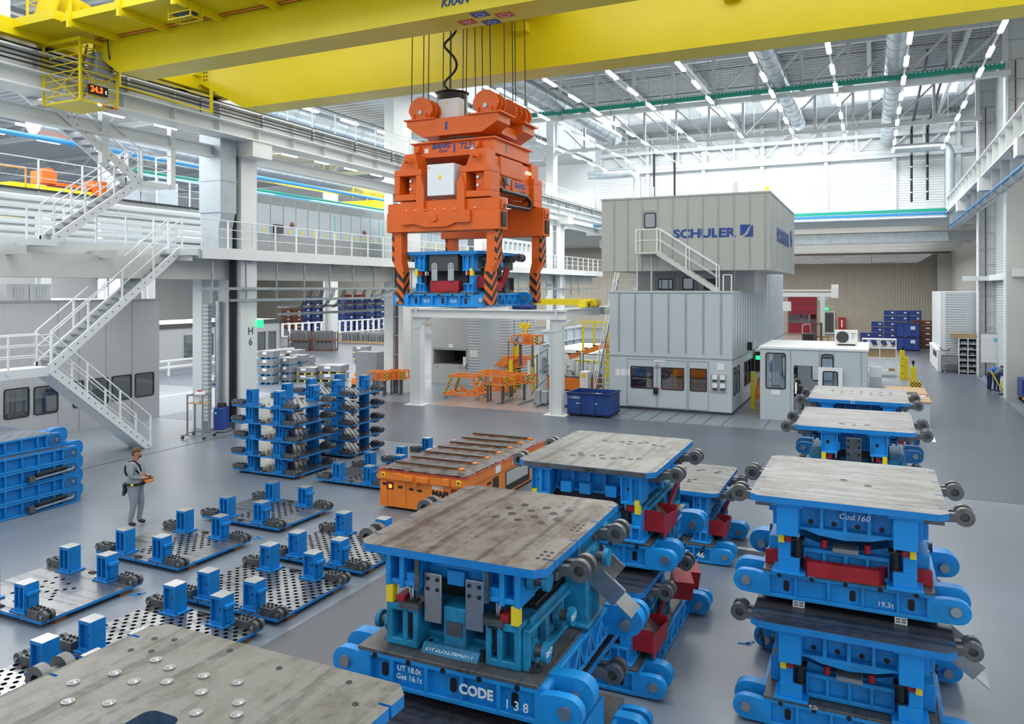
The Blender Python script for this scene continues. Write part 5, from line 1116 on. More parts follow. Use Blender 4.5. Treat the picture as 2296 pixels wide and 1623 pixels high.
def schuler(root, x, y, z, rot, s, mark, wd):
    t = txt('SCHULER', .54 * s, 'logo_blue', (x, y, z), rot, root, bold=.02 * s); t.scale = (wd / t.dimensions.x, 1, 1)
    # logo mark: blue square parted by a pale S curve
    m = MB(); h = .27 * s
    c1 = [(-h, -h * .75), (-h * .5, -h * .6), (-h * .05, -h * .1), (h * .2, h * .5), (h * .7, h * .93), (-h, h)]
    c2 = [(h, h * .9), (h * .62, h * .55), (h * .4, -h * .1), (h * .1, -h * .7), (-h * .55, -h), (h, -h)]
    m.add([(a, b, 0) for a, b in c1] , [list(range(6))]); m.add([(a, b, 0) for a, b in c2], [list(range(6))])
    o = m.build('logo_mark', 'logo_blue', root); o.location = mark; o.rotation_euler = rot
schuler(pe, *W2L(pe, -6.9, 34.985, 7.98), FRONT, 1, W2L(pe, -5.03, 34.97, 8.06), 2.8); schuler(pe, *W2L(pe, -4.02, 40.3, 8.0), SIDE, 1.6, W2L(pe, -4.02, 44.3, 8.22), 5.6)
for x in (-9.85, -5.85):
    m = TB(pe); m.cyl((x, 37, 9.76), (x, 37, 9.95), .22, 18, 1); m.cyl((x, 37, 9.95), (x, 37, 10.5), .15, 18, 0); m.build('roof_vent', ['white', 'galv'], pe)
m = TB(pe); m.cyl((-4.2, 35.3, 9.74), (-4.2, 35.3, 9.98), .08, 12); m.build('beacon', 'led_orange', pe)
m = TB(pe); m.box(-5.5, 38.6, 2.5, -5.3, 38.75, 2.9, 1); m.cyl((-5.35, 38.7, 2.7), (-5.35, 38.7, 2.85), .05, 10); m.build('signal_tower', ['led', 'dark'], pe)
# stair in front of the upper door
st = TB(pe); sm = MB(); s1 = TB(pe); s2 = TB(pe); s3 = TB(pe)
stair_x(s1, s2, s3, 34.25, 34.9, -8.85, 7.15, -6.2, 5.42, 9, .2); s1.box(-9.85, 34.2, 7.08, -8.82, 34.95, 7.18)
for p in ((-9.8, 34.25),): s1.box(p[0], p[1], 5.4, p[0] + .06, p[1] + .06, 7.1)
s1.box(-9.3, 34.85, 5.4, -9.24, 34.91, 7.1)
railing(s3, [(-8.85, 34.25, 7.2), (-9.82, 34.25, 7.2), (-9.82, 34.9, 7.2)], 1.0, .024, (.5,), .9); railing(s3, [(-5.9, 34.2, 5.4), (-5.55, 34.2, 5.4)], .7, .02, (), .5)
s1.build('stair_stringer', 'offwhite', pe); s2.build('stair_tread', 'grating', pe); s3.build('stair_rail', 'white', pe)
# side stair
ss = thing('access_stair', 'white steep steel stair against the left side of the press enclosure', 'stair', (-12.1, 40, 0)); a = TB(ss); b = TB(ss); c = TB(ss)
stair(a, b, c, -13.0, -11.25, 37.6, 0, 41.9, 6.3, 22, .24); a.build('stringer', 'white_paint', ss); b.build('tread', 'galv', ss); c.build('handrail', 'white', ss)
# far part of the press line
mb = MB(); mb.box(-11.3, 46.6, 6.4, -5.6, 56, 7.6); mb.box(-16, 55, 0, -12, 60, 5.6, 0); mb.box(-14, 54.9, 0, -13, 55, 5.5, 1)
tag(mb.build('press_housing', ['panel_greige', 'louvre']), 'plain grey machine housing with louvres behind the press enclosure', 'machine')
# ================================================================== control cabin
cb = thing('control_cabin', 'low pale blue control cabin with open door and rounded windows, right of the press enclosure', 'cabin', (-2.25, 36, 0))
m = TB(cb); wall_holes(m, 'y', 33.8, 33.88, -4.31, 0, -.2, 2.98, [(-4.05, 1.32, -3.3, 2.8), (-2.98, .0, -2.0, 2.32), (-1.9, 1.3, -1.45, 2.82)]); wall_holes(m, 'y', 38.4, 38.5, -4.31, 0, -.2, 2.98, [(-2.6, 1.2, -1.6, 2.3), (-3.9, 1.3, -3.2, 2.3), (-1.4, 1.2, -.6, 2.3)])
wall_holes(m, 'x', -4.31, -4.23, 33.88, 0, 38.4, 2.98, [(36.4, 1.0, 38.2, 2.5)]); m.box(-.28, 33.88, 0, -.2, 38.4, 2.98); m.box(-4.23, 33.88, .0, -.28, 38.4, .03); m.build('body', 'panel_blue', cb)
m = TB(cb); m.box(-4.36, 33.75, 2.98, -.15, 38.55, 3.06); m.build('roof', 'white', cb)
m = TB(cb)
for x in (-3.09, -1.97, -1.43, -.42): m.box(x - .012, 33.785, .02, x + .012, 33.8, 2.96)
m.build('panel_seam', 'galv_grey', cb)
window(cb, 'y', 33.8, -4.09, 1.3, -3.28, 2.82, -1, gl='glass', r=.1); window(cb, 'y', 33.8, -1.92, 1.3, -1.44, 2.84, -1, gl='glass', r=.16)
for q in ((-2.6, 1.2, -1.6, 2.3), (-3.9, 1.3, -3.2, 2.3)): window(cb, 'y', 38.4, *q, -1, gl='glass', r=.1)
m = TB(cb); m.frame('y', 33.62, 33.68, -2.02, .03, -1.1, 2.3, .17); sd = m.build('sliding_door', 'white', cb); window(cb, 'y', 33.62, -1.85, .5, -1.27, 2.16, -1, gl='glass', r=.1)
m = TB(cb); m.box(-3.85, 33.785, 1.05, -3.5, 33.797, 1.26); m.build('notice', 'paper', cb)
m = TB(cb); m.box(-4.2, 34.0, 1.0, -3.1, 34.9, 1.06); m.box(-4.1, 34.6, 0, -3.2, 34.7, 1.0); m.build('desk', 'panel_grey', cb)
for i, (x, z, sz) in enumerate(((-3.85, 1.1, .25), (-3.65, 1.1, .25), (-3.25, 1.75, .42))):
    s = thing('monitor', ['black monitor on desk, left in the cabin window', 'black monitor on desk, right beside its twin in the cabin window', 'black wall monitor behind the cabin window'][i], 'monitor', (x, 34.4, z - (.04 if i < 2 else 0))); m = MB(); m.obox((0, 0, .2), (.05, .4, .3), (0, .1, .5)); m.cyl((0, 0, 0), (0, 0, .1), .04, 8); m.box(-.08, -.08, 0, .08, .08, .015); m.build('screen_housing', 'black', s)
s = thing('monitor', 'bright white screen seen in the open cabin doorway', 'monitor', (-2.95, 34.45, .95)); MB().box(-.04, -.2, .1, 0, .2, .6).build('case', 'black', s); MB().box(.0, -.18, .13, .012, .18, .57).build('screen', 'screen', s); MB().box(-.06, -.05, 0, .02, .05, .12).build('stand', 'black', s)
tag(MB().box(-3.05, 34.0, 0, -2.8, 35.2, .95).build('cabin_desk', 'grey'), 'grey desk in the cabin doorway under the bright screen', 'desk')
person('person in blue t-shirt standing behind the cabin, seen through its big window', (-4.95, 44.9, 0), PI * .65, joints(), ('shirt_blue', 'dark_cloth', 'black'), .98)
person('person in navy standing behind the cabin, partly seen through its open doorway', (-3.6, 43.2, 0), -PI * .2, joints(), ('navy', 'dark_cloth', 'black'), .95, 'hair_dark')
sj = joints(pelvis=(0, 0, .5), belly=(.03, 0, .68), chest=(.1, 0, .92), neck=(.16, 0, 1.08), h0=(.18, 0, 1.13), h1=(.22, 0, 1.22), h2=(.22, 0, 1.29), h3=(.21, 0, 1.33), shL=(.08, .19, 1.0), elL=(.22, .25, .78), wrL=(.42, .18, .9), haL=(.5, .14, .98), shR=(.08, -.19, 1.0), elR=(.2, -.25, .76), wrR=(.42, -.2, .8), haR=(.5, -.2, .8), hpL=(.02, .1, .47), knL=(.42, .14, .5), anL=(.4, .14, .09), toL=(.55, .15, .045), hpR=(.02, -.1, .47), knR=(.42, -.14, .5), anR=(.36, -.14, .09), toR=(.52, -.15, .045))
person('person in dark grey clothes sitting in the open cabin doorway facing a screen', (-2.85, 36.9, .03), PI, sj, ('dark_cloth', 'dark_cloth', 'black'), 1.02, 'hair_dark')
t = thing('office_chair', 'dark swivel chair under the seated person in the cabin', 'chair', (-2.85, 36.9, .03)); MB().box(-.24, -.24, .34, .24, .24, .4).build('seat', 'black', t, bevel=.03); MB().box(.22, -.22, .45, .28, .22, .9).build('backrest', 'black', t, bevel=.03); m = MB(); m.cyl((0, 0, .06), (0, 0, .34), .03)
for k in range(5): m.bar((0, 0, .07), (.28 * math.cos(k * 1.257), .28 * math.sin(k * 1.257), .04), .04, .03)
m.build('base', 'black', t)
t = thing('air_conditioner', 'white outdoor air conditioner unit standing on the cabin roof', 'air conditioner', (-1.03, 36, 3.06)); MB().box(-.45, -.17, .06, .45, .17, .66).build('housing', 'white', t, bevel=.02); m = MB(); m.cyl((-.15, -.175, .36), (-.15, -.171, .36), .25, 28, 1)
for k in range(9): m.box(-.4, -.185, .14 + k * .055, .1, -.178, .146 + k * .055)
for k in range(4): m.ring((-.15, -.182, .36), 'y', .25 - k * .06, .243 - k * .06, .008, 24)
m.build('fan_grille', ['grey', 'dark'], t); MB().box(-.35, -.1, 0, .35, .1, .06).build('foot', 'dark', t)
m = MB()
for k, mm in enumerate((0, 1, 2)): m.box(.2, -.175, .5 - k * .1, .36 - k * .03, -.171, .53 - k * .1, mm)
m.build('sticker', ['red', 'pipe_blue', 'grey'], t)
tag(MB().prism([(37.0, 0), (37.0, 1.65), (37.3, 2.05), (37.8, 2.05), (37.8, 0)], 'x', -.15, .35).build('steel_cabinet', 'panel_blue'), 'small pale cabinet with sloping top at the right end of the cabin', 'cabinet')
# shelf behind the cabin
t = thing('display_shelf', 'white shelf frame with cardboard panels and sample sheets behind the cabin', 'shelf', (.4, 54.2, 0)); m = MB()
for x in (-1.0, 0, .92):
    for y in (-.4, .4): m.box(x - .03, y - .03, 0, x + .03, y + .03, 2.3)
for z in (.25, 1.1, 1.7, 2.25): m.box(-1, -.42, z, .95, .42, z + .06)
m.build('frame', 'white', t); m = MB(); m.box(-.97, -.3, 1.15, .9, -.25, 1.7); m.build('panel', 'card', t)
for i in range(3): m = MB(); x = -.65 + i * .55; m.prism([(x - .1, 1.78), (x + .06, 1.75), (x + .25, 1.9), (x + .12, 2.2), (x - .12, 2.22), (x - .02, 1.95)], 'y', -.36, -.33); m.build('sample_sheet', 'white', t)
tag(MB().box(.9, 53.8, .31, 1.25, 54.2, .46).build('carton', 'card'), 'flat brown carton on the lowest board of the display shelf', 'box'); 
t = thing('bollard', 'tall yellow light-barrier post with three lenses, beside the display shelf', 'post', (1.65, 52.3, 0)); MB().box(-.16, -.15, 0, .1, .15, 1.75).build('column', 'yellow', t, bevel=.01); MB().box(.1, -.12, 0, .3, .12, 1.35).build('flange', 'yellow', t); m = MB()
for z in (.35, .8, 1.25): m.cyl((-.02, -.16, z), (-.02, -.15, z), .035, 10)
m.build('lens', 'black', t); MB().cyl((0, 0, 1.75), (0, 0, 2.0), .06, 12).build('beacon', 'dark', t)
t = thing('bollard', 'yellow post with black striped foot, at the work bench', 'post', (2.05, 47.1, 0)); MB().box(-.2, -.15, 0, .08, .15, 1.25).build('column', 'yellow', t); MB().box(-.22, -.2, 0, .32, .2, .45).build('impact_guard', 'hazard', t); m = MB(); m.cyl((-.06, 0, 1.25), (-.06, 0, 1.4), .03, 8); m.cyl((-.06, 0, 1.4), (-.06, 0, 1.58), .07, 12); m.build('beacon', 'dark', t)
t = thing('bollard', 'slim yellow post at the right side wall of the press enclosure', 'post', (-4.98, 36.6, 0)); MB().box(-.09, -.08, 0, .09, .08, 1.7).build('column', 'yellow', t); MB().box(-.12, -.12, 0, .12, .12, .02).build('base_plate', 'yellow', t)
t = thing('step_stool', 'small white step stool on castors by the slim yellow post', 'stool', (-4.6, 38.5, 0)); MB().box(-.28, -.2, .38, .28, .2, .43).build('step', 'white', t); m = MB()
for x in (-.24, .24):
    for y in (-.16, .16): m.cyl((x, y, .06), (x, y, .38), .018, 8); m.cyl((x, y - .02, .04), (x, y + .02, .04), .04, 10, 1)
m.build('leg', ['white', 'black'], t)
m = MB(); m.box(-5.45, 40.6, 0, -5.1, 42.0, 2.4, 0); m.box(-5.42, 40.55, 1.3, -5.13, 40.6, 2.3, 1); m.box(-5.38, 40.54, 1.9, -5.18, 40.55, 2.1, 2)
tag(m.build('switch_cabinet', ['white', 'dark', 'led_green']), 'white switch cabinet with green lamp, between press enclosure and cabin', 'cabinet')
m = MB(); m.tube([(-5.2, 40, .2), (-5.1, 40.2, .9), (-4.9, 40.2, 1.3), (-4.7, 40, 1.2)], [.16, .14, .11, .08], 10); m.box(-5.4, 39.8, 0, -5.0, 40.3, .25); tag(m.build('robot_arm', 'fixture_orange'), 'orange robot arm peeking out beside the press enclosure', 'robot')
t = thing('work_bench', 'pale bench with wooden top at the lane, behind the right die row', 'bench', (1.3, 36.8, 0)); MB().box(-.75, -2.4, 0, .75, 2.4, .98).build('carcass', 'panel_blue', t); MB().box(-.8, -2.45, .98, .8, 2.45, 1.03).build('bench_top', 'wood', t)
for i, (x, y, c, s, l) in enumerate(((1.75, 35.2, 'white', .14, 'white tool case on the wooden bench top'), (1.5, 36.6, 'grey', .1, 'grey clamp lying on the wooden bench top'), (1.85, 36.2, 'red', .06, 'small red tool standing on the wooden bench top'))): tag(MB().box(x - .2, y - .12, 1.03, x + .2, y + .12, 1.03 + s).build('tool_case', c), l, 'tool')
t = thing('bench_vice', 'metal vice clamped at the front corner of the wooden bench', 'vice', (1.45, 34.28, 1.03)); MB().box(-.08, -.12, 0, .08, .15, .14).build('jaw', 'iron', t); MB().cyl((0, -.15, .0), (0, -.15, -.35), .02, 8).build('spindle', 'metal', t)
# ================================================================== light gantry with yellow travelling crane
gt = thing('gantry_frame', 'white steel gantry frame carrying a small yellow travelling crane', 'gantry', (-16, 31, 0))
for x in (-19.55, -12.43):
    m = TB(gt); m.box(x - .28, 30.85, .03, x - .24, 31.25, 4.0); m.box(x + .24, 30.85, .03, x + .28, 31.25, 4.0); m.box(x - .24, 31.02, .03, x + .24, 31.08, 4.0); m.box(x - .5, 30.65, 0, x + .5, 31.45, .04); m.prism([(x, 3.6), (x + .75, 4.15), (x - .3, 4.15), (x - .3, 3.6)], 'y', 31.0, 31.1); m.build('post', 'white_paint', gt)
    m = TB(gt); m.box(x - .2, 30.9, 4.55, x + .2, 41, 4.6); m.box(x - .04, 30.9, 4.25, x + .04, 41, 4.55); m.box(x - .2, 30.9, 4.2, x + .2, 41, 4.25); m.build('rail_beam', 'white_paint', gt)
    m = TB(gt); m.box(x - .25, 40.6, 0, x + .25, 41, 4.2); m.build('post', 'white_paint', gt)
m = TB(gt); m.box(-19.9, 30.9, 4.5, -12, 31.2, 4.56); m.box(-19.9, 31.0, 4.2, -12, 31.1, 4.5); m.box(-19.9, 30.9, 4.14, -12, 31.2, 4.2); m.build('cross_beam', 'white_paint', gt); TB(gt).box(-12.23, 36.9, 4.25, -11.1, 37.2, 4.6).build('cross_beam', 'white_paint', gt)
tc = thing('travelling_crane', 'yellow light travelling crane on the white gantry, lettered ABUS', 'crane', (-15.7, 35.2, 4.6)); m = TB(tc); m.box(-18.9, 35.05, 4.7, -12.0, 35.4, 5.0); m.build('girder', 'yellow', tc)
for x in (-19.55, -12.43): m = TB(tc); m.box(x - .2, 34.2, 4.62, x + .2, 36.4, 4.92); m.cyl((x - .21, 34.6, 4.72), (x + .21, 34.6, 4.72), .12, 14, 1); m.cyl((x - .21, 36, 4.72), (x + .21, 36, 4.72), .12, 14, 1); m.build('end_carriage', ['yellow', 'dark'], tc)
m = TB(tc); m.box(-16.35, 34.85, 4.45, -15.35, 35.6, 4.95); m.cyl((-16.3, 34.8, 4.62), (-15.2, 34.8, 4.62), .14, 14); m.build('hoist_unit', 'sign_blue', tc, bevel=.02)
m = TB(tc); m.box(-19.5, 34.9, 4.5, -18.6, 35.5, 4.8); m.build('drive_unit', 'sign_blue', tc, bevel=.02)
m = TB(tc); m.box(-17.9, 35.035, 4.76, -17.0, 35.05, 4.94); m.build('name_plate', 'white', tc); txt('ABUS', .18, 'logo_blue', W2L(tc, -17.45, 35.02, 4.85), FRONT, tc, bold=.008, shear=.15)
txt('ABUS', .12, 'white', W2L(tc, -15.85, 34.83, 4.75), FRONT, tc, bold=.004)
m = TB(tc); m.cyl((-15.95, 35.2, 3.75), (-15.95, 35.2, 4.5), .012, 6); m.cyl((-15.7, 35.2, 3.75), (-15.7, 35.2, 4.5), .012, 6); m.build('hoist_rope', 'black', tc)
m = TB(tc)
for x in (-15.98, -15.68): m.cyl((x, 35.12, 3.65), (x, 35.28, 3.65), .14, 16)
m.box(-15.95, 35.15, 3.4, -15.7, 35.25, 3.65); m.ring((-15.83, 35.2, 3.22), 'y', .11, .06, .05, 16); m.build('hook_block', 'yellow_block', tc)
m = TB(tc); m.cyl((-16.2, 34.7, 1.2), (-16.2, 34.7, 4.5), .012, 6, 1); m.box(-16.26, 34.65, .8, -16.14, 34.75, 1.2); m.build('pendant_control', ['yellow_block', 'black'], tc)
def tool_frame(label, x, y, z, rz, w, leg, wheel=True, group='orange tooling frames'):
    """orange rectangular tooling frame with hand wheel and hanging legs"""
    t = thing('tooling_frame', label, 'fixture', (x, y, z), rz, group); m = MB()
    for yy in (-.35, .35):
        m.box(-w / 2, yy - .04, .4, w / 2, yy + .04, .46); m.box(-w / 2, yy - .04, 0, w / 2, yy + .04, .06)
        for k in range(5): xx = -w / 2 + w * k / 4; m.box(xx - .03, yy - .03, 0, xx + .03, yy + .03, .44)
    for xx in (-w / 2, w / 2): m.box(xx - .03, -.35, .4, xx + .03, .35, .45); m.box(xx - .03, -.35, 0, xx + .03, .35, .05)
    m.box(-.2, -.1, .1, .3, .1, .4); m.build('frame', 'fixture_orange', t); m = MB(); m.box(w / 2 - .12, -.4, .02, w / 2 + .04, -.38, .44); m.build('hazard_marking', 'hazard', t)
    if wheel: m = MB(); m.ring((-w * .2, -.45, .23), 'y', .2, .17, .04, 20); [m.bar((-w * .2, -.45, .23), (-w * .2 + .18 * math.cos(k), -.45, .23 + .18 * math.sin(k)), .02, .02) for k in (0, 2.1, 4.2)]; m.build('hand_wheel', 'metal', t)
    for k, xx in enumerate((-w * .33, -w * .2, w * .12, w * .3)): m = MB(); yy = -.3 if k % 2 else .25; m.box(xx - .035, yy - .035, -leg, xx + .035, yy + .035, 0); m.box(xx - .08, yy - .08, -leg, xx + .08, yy + .08, -leg + .03); m.build('leg', 'iron', t)
    return t
tf = tool_frame('orange tooling frame hanging from the crane hook', -15.7, 35.2, 2.72, 0, 1.4, 1.1); m = MB(); m.ring((-.1, 0, .6), 'y', .15, .1, .04, 14); m.bar((-.1, 0, .45), (-.1, 0, .5), .08, .08); m.build('lifting_eye', 'fixture_orange', tf); m = MB(); m.tube([(-.7, .0, .1), (-1.05, 0, .1), (-1.05, 0, -1)], .025, 6); m.tube([(.7, .0, .1), (1.0, 0, .1)], .025, 6); m.build('stop_arm', 'iron', tf)
tool_frame('orange tooling frame with hand wheel standing on grey legs right of the trestles', -16.5, 33.4, .85, -.15, 1.7, .85); tool_frame('orange tooling frame on grey legs behind the hand-wheel frame', -15.9, 34.6, .85, -.1, 1.6, .85, False); tool_frame('small orange frame on dark legs at the foot of column J 6', -23.0, 33.0, .8, .1, 1.1, .8); tool_frame('orange frame on dark legs behind the small one at column J 6', -22.45, 33.7, .8, .15, 1.0, .8, False)
def trestle(label, x, y, rz):
    t = thing('trestle', label, 'trestle', (x, y, 0), rz, 'orange wheeled trestles'); m = MB(); m.box(-.75, -.55, 1.1, .75, -.45, 1.2); m.box(-.75, .45, 1.1, .75, .55, 1.2); m.box(-.75, -.5, 1.12, -.65, .5, 1.18); m.box(.65, -.5, 1.12, .75, .5, 1.18)
    for a in (-1, 1): m.box(-.95, a * .65 - .05, .22, .95, a * .65 + .05, .32); m.bar((a * .9, -.65, .27), (a * .9, .65, .27), .1, .1); m.prism([(-.55, .3), (-.2, .3), (-.55, .6)], 'y', a * .65 - .03, a * .65 + .03); m.prism([(.55, .3), (.55, .6), (.2, .3)], 'y', a * .65 - .03, a * .65 + .03)
    for a in (-.5, .0, .4): m.cyl((a, -.5, 1.2), (a, -.5, 1.38), .025, 8, r2=.01)
    m.build('frame', 'fixture_orange', t)
    for a in (-1, 1):
        for b in (-1, 1): m = MB(); m.bar((a * .88, b * .63, .3), (a * .55, b * .5, 1.12), .11, .11); m.build('leg', 'hazard' if a * b > 0 or a < 0 else 'fixture_orange', t)
    for a in (-.85, .85):
        for b in (-.6, .6): m = MB(); m.cyl((a, b - .03, .1), (a, b + .03, .1), .1, 14); m.box(a - .05, b - .05, .1, a + .05, b + .05, .22, 1); m.build('castor', ['grey', 'metal'], t)
    return t
trestle('orange wheeled trestle with striped legs, nearest of the fixtures', -18.45, 33.85, .1); trestle('orange wheeled trestle behind the nearest one', -17.9, 36.0, .1)
t = thing('gripper_rack', 'orange and striped rack of stacked gripper bars beneath a yellow lamp post', 'rack', (-17.9, 38.3, 0)); m = MB(); m.box(-.3, -.3, 0, .3, .3, 1.2); m.build('pedestal', 'hazard', t); m = MB()
for k in range(5): m.obox((.1 * k - .2, .12 * k - .2, 1.25 + k * .12), (1.7, .14, .1), (0, 0, .1 * k)); m.obox((-.4 + .2 * k, 0, 1.3 + k * .12), (.1, 1.0, .1), (0, 0, .1))
m.build('gripper_bar', 'fixture_orange', t); m = MB(); m.box(-.2, .3, 0, .1, .5, 2.3); m.build('lamp_post', 'yellow', t); m = MB(); m.cyl((-.05, .4, 2.3), (-.05, .4, 2.7), .05, 10); m.build('beacon', 'dark', t); m = MB(); m.ring((.95, -.2, 1.6), 'y', .18, .15, .04, 16); m.build('hand_wheel', 'metal', t)
# safety fence
def fence(label, pts):
    t = thing('safety_fence', label, 'fence', (pts[0][0], pts[0][1], 0)); o = Vector((pts[0][0], pts[0][1], 0))
    for p in pts: m = MB(); q = Vector((p[0], p[1], 0)) - o; m.box(q.x - .06, q.y - .06, 0, q.x + .06, q.y + .06, 1.95); m.box(q.x - .12, q.y - .12, 0, q.x + .12, q.y + .12, .02); m.build('post', 'white_paint', t)
    for a, b in zip(pts[:-1], pts[1:]):
        a = Vector((*a, 0)) - o; b = Vector((*b, 0)) - o; m = MB()
        for z in (.15, .9, 1.88): m.bar(a + Vector((0, 0, z)), b + Vector((0, 0, z)), .03, .04)
        for k in (.06, .94): c = a.lerp(b, k); m.bar(c + Vector((0, 0, .15)), c + Vector((0, 0, 1.88)), .03, .03)
        f = m.build('panel_frame', 'black', t); m = MB(); n = Vector((-(b - a).y, (b - a).x, 0)).normalized() * .004; c, d = a.lerp(b, .06), a.lerp(b, .94); m.add([c + Vector((0, 0, .15)), d + Vector((0, 0, .15)), d + Vector((0, 0, 1.88)), c + Vector((0, 0, 1.88))], [(0, 1, 2, 3)]); m.build('pane', 'glass', f)
fence('clear-panelled safety fence with black frames in front of the orange tool block', [(-15.4, 34.75), (-16.6, 38.6), (-17.6, 42.5)]); fence('clear-panelled safety fence running toward the white stair', [(-16.4, 40.2), (-14.6, 40.2), (-13.3, 40.0)])
for x, y, l in ((-16.55, 35.1, 'yellow post nearest the orange tooling frames'), (-16.8, 38.4, 'yellow post behind the clear fence panel')): t = thing('bollard', l, 'post', (x, y, 0)); MB().box(-.09, -.08, 0, .09, .08, 1.9).build('column', 'yellow', t); MB().box(-.15, -.15, 0, .15, .15, .03).build('base_plate', 'yellow', t)
# orange tool block with guide posts
t = thing('tool_block', 'long orange tool bed with upright grey pins, behind the gantry post', 'tool bed', (-14.7, 39.3, 0)); MB().box(-1.25, -.9, .08, 1.25, .9, .75).build('body', 'mafi_orange', t, bevel=.02); MB().box(-1.25, -.9, .75, 1.25, .9, .82).build('top_plate', 'iron', t)
for k, (x, y, h) in enumerate(((-.35, -.5, .75), (-.15, .3, .8), (.35, -.5, .75), (.75, -.3, .72), (.95, .2, .8))): MB().box(x - .07, y - .07, .82, x + .07, y + .07, .82 + h).build('guide_pin', 'white_paint', t)
m = MB(); 
for k in range(24): m.cyl((random.uniform(-1.1, 1.1), random.uniform(-.8, .2), .82), (random.uniform(-1.1, 1.1) * 0 + 0, 0, .82), .01, 4) if 0 else m.box(*(lambda x, y: (x, y, .82, x + .05, y + .05, .82 + random.uniform(.05, .14)))(random.uniform(-1.1, 1.1), random.uniform(-.8, .2)))
m.build('small_pin', 'metal', t)
die('press_die', 'deep blue die far behind, seen between the orange bed and the white stair', -13.2, 47.2, 0, w=2.3, d=2.6, pmat='plate_dark', style='tower', edge='blue_deep', tq='blue_deep', full=False)
t = thing('conveyor_beam', 'sloping orange conveyor beam on a yellow carriage, behind the gantry post', 'conveyor', (-14.6, 44, 0)); m = MB(); m.bar((-2.2, 0, 1.3), (1.4, .5, 2.6), .25, .3); m.bar((.9, .4, 2.4), (1.3, .5, .9), .3, .3); m.build('beam', 'fixture_orange', t); m = MB()
for k in range(8): q = Vector((-2.2, 0, 1.5)).lerp(Vector((1.4, .5, 2.8)), k / 7); m.bc(q.x, q.y, q.z, .18, .2, .08)
m.build('roller', 'dark', t); m = MB(); m.box(-.1, .6, 0, .4, 1.0, 3.2); m.box(-2.2, .6, .9, 0, 1.0, 1.1); m.box(-1.6, .6, 3.4, .8, .7, 3.5); m.box(-1.6, .6, 1.6, -1.5, .7, 3.5); m.box(-.9, .6, 1.6, -.8, .7, 3.5); m.build('carriage', 'yellow', t)
t = thing('radiator_rack', 'row of white slatted racks by the clear safety fence', 'rack', (-16.0, 40.9, 0)); m = MB()
for k in range(9): m.box(-.9 + k * .14, -.03, .1, -.82 + k * .14, .03, 1.05)
m.build('slat', 'white', t); m = MB(); m.box(-.95, -.05, .05, .4, .05, .12); m.box(-.95, -.05, 1.05, .4, .05, 1.1); m.build('frame', 'grey', t)
# blue container, aluminium pieces and floor rails
t = thing('waste_container', 'dark blue open container lettered 111825/2, in front of the press enclosure', 'container', (-11.05, 31.9, 0)); m = MB(); X, Y = .95, .75
for (a, b, c, d) in ((-X, -Y, X, -Y + .04), (-X, Y - .04, X, Y), (-X, -Y, -X + .04, Y), (X - .04, -Y, X, Y)): m.box(a, b, .12, c, d, 1.0)
m.box(-X, -Y, .12, X, Y, .2); m.build('body', 'bin_blue', t); m = MB(); m.frame('z', .96, 1.02, -X - .04, -Y - .04, X + .04, Y + .04, .06); m.frame('z', .08, .14, -X - .03, -Y - .03, X + .03, Y + .03, .08)
for x in (-.33, .33): m.box(x - .02, -Y - .02, .12, x + .02, -Y, .98)
for x in (-.85, .85):
    for y in (-.6, .6): m.box(x - .05, y - .05, 0, x + .05, y + .05, .12)
m.build('edge_frame', 'navy', t); txt('111825/2', .14, 'white', (-.62, -Y - .004, .8), FRONT, t); m = MB(); m.box(.3, -Y - .006, .55, .4, -Y - .002, .62); m.box(-.55, -Y - .006, .55, -.3, -Y - .002, .58); m.build('sticker', 'paper', t)
m = MB(); m.add([(random.uniform(-.7, .4), random.uniform(-.5, .5), .8 + random.uniform(0, .12)) for _ in range(30)], [random.sample(range(30), 3) for _ in range(26)]); mm = m.build('paper_scrap', 'paper'); mm.location = (-11.05, 31.9, 0); tag(mm, 'crumpled white scraps filling the dark blue container', 'scrap', kind='stuff')
for k in range(5): t = thing('aluminium_profile', 'upright bundle of silver aluminium profiles on the floor, %s from the left' % ORD[k], 'profile', (-14.3 + k * .36, 33.3 + k * .02, 0), 0, 'aluminium profile bundles'); MB().box(-.13, -.12, .12, .13, .12, .72 - .05 * (k % 2)).build('bundle', 'galv', t); MB().box(-.16, -.14, 0, .16, .14, .12).build('base', 'iron', t)
for k, (x, y) in enumerate(((-16.1, 32.5), (-15.1, 32.7), (-14.1, 32.5), (-13.5, 32.6), (-12.95, 32.2))):
    m = MB(); m.T = Matrix.Translation((x, y, 0)); m.box(-.06, 0, .005, .06, 1.9, .13); tag(m.build('floor_rail', 'galv_grey'), 'square steel rail lying on the floor by the gantry, %s from the left' % ORD[k], 'rail', 'steel floor rails')
for k, (x, y) in enumerate(((-1.85, 21.5), (-1.85, 16.4))): m = MB(); m.T = Matrix.Translation((x, y, 0)); m.box(-1.0, -.07, 0, .0, .07, .13); tag(m.build('floor_rail', 'metal'), ['bright square tube on the floor between the die rows, farther one', 'bright square tube on the floor between the die rows, nearer one'][k], 'tube', 'square tubes between the die rows')
t = thing('stand_cabinet', 'small white cabinet with yellow notice at the foot of the white stair', 'cabinet', (-13.7, 38.2, 0)); MB().box(-.2, -.3, .25, .25, .3, 1.15).build('body', 'white', t); MB().box(-.15, -.305, .85, .1, -.3, 1.05).build('notice', 'yellow_block', t); m = MB(); m.box(-.2, -.3, 0, -.15, .3, .25); m.box(.2, -.3, 0, .25, .3, .25); m.build('foot', 'white', t)
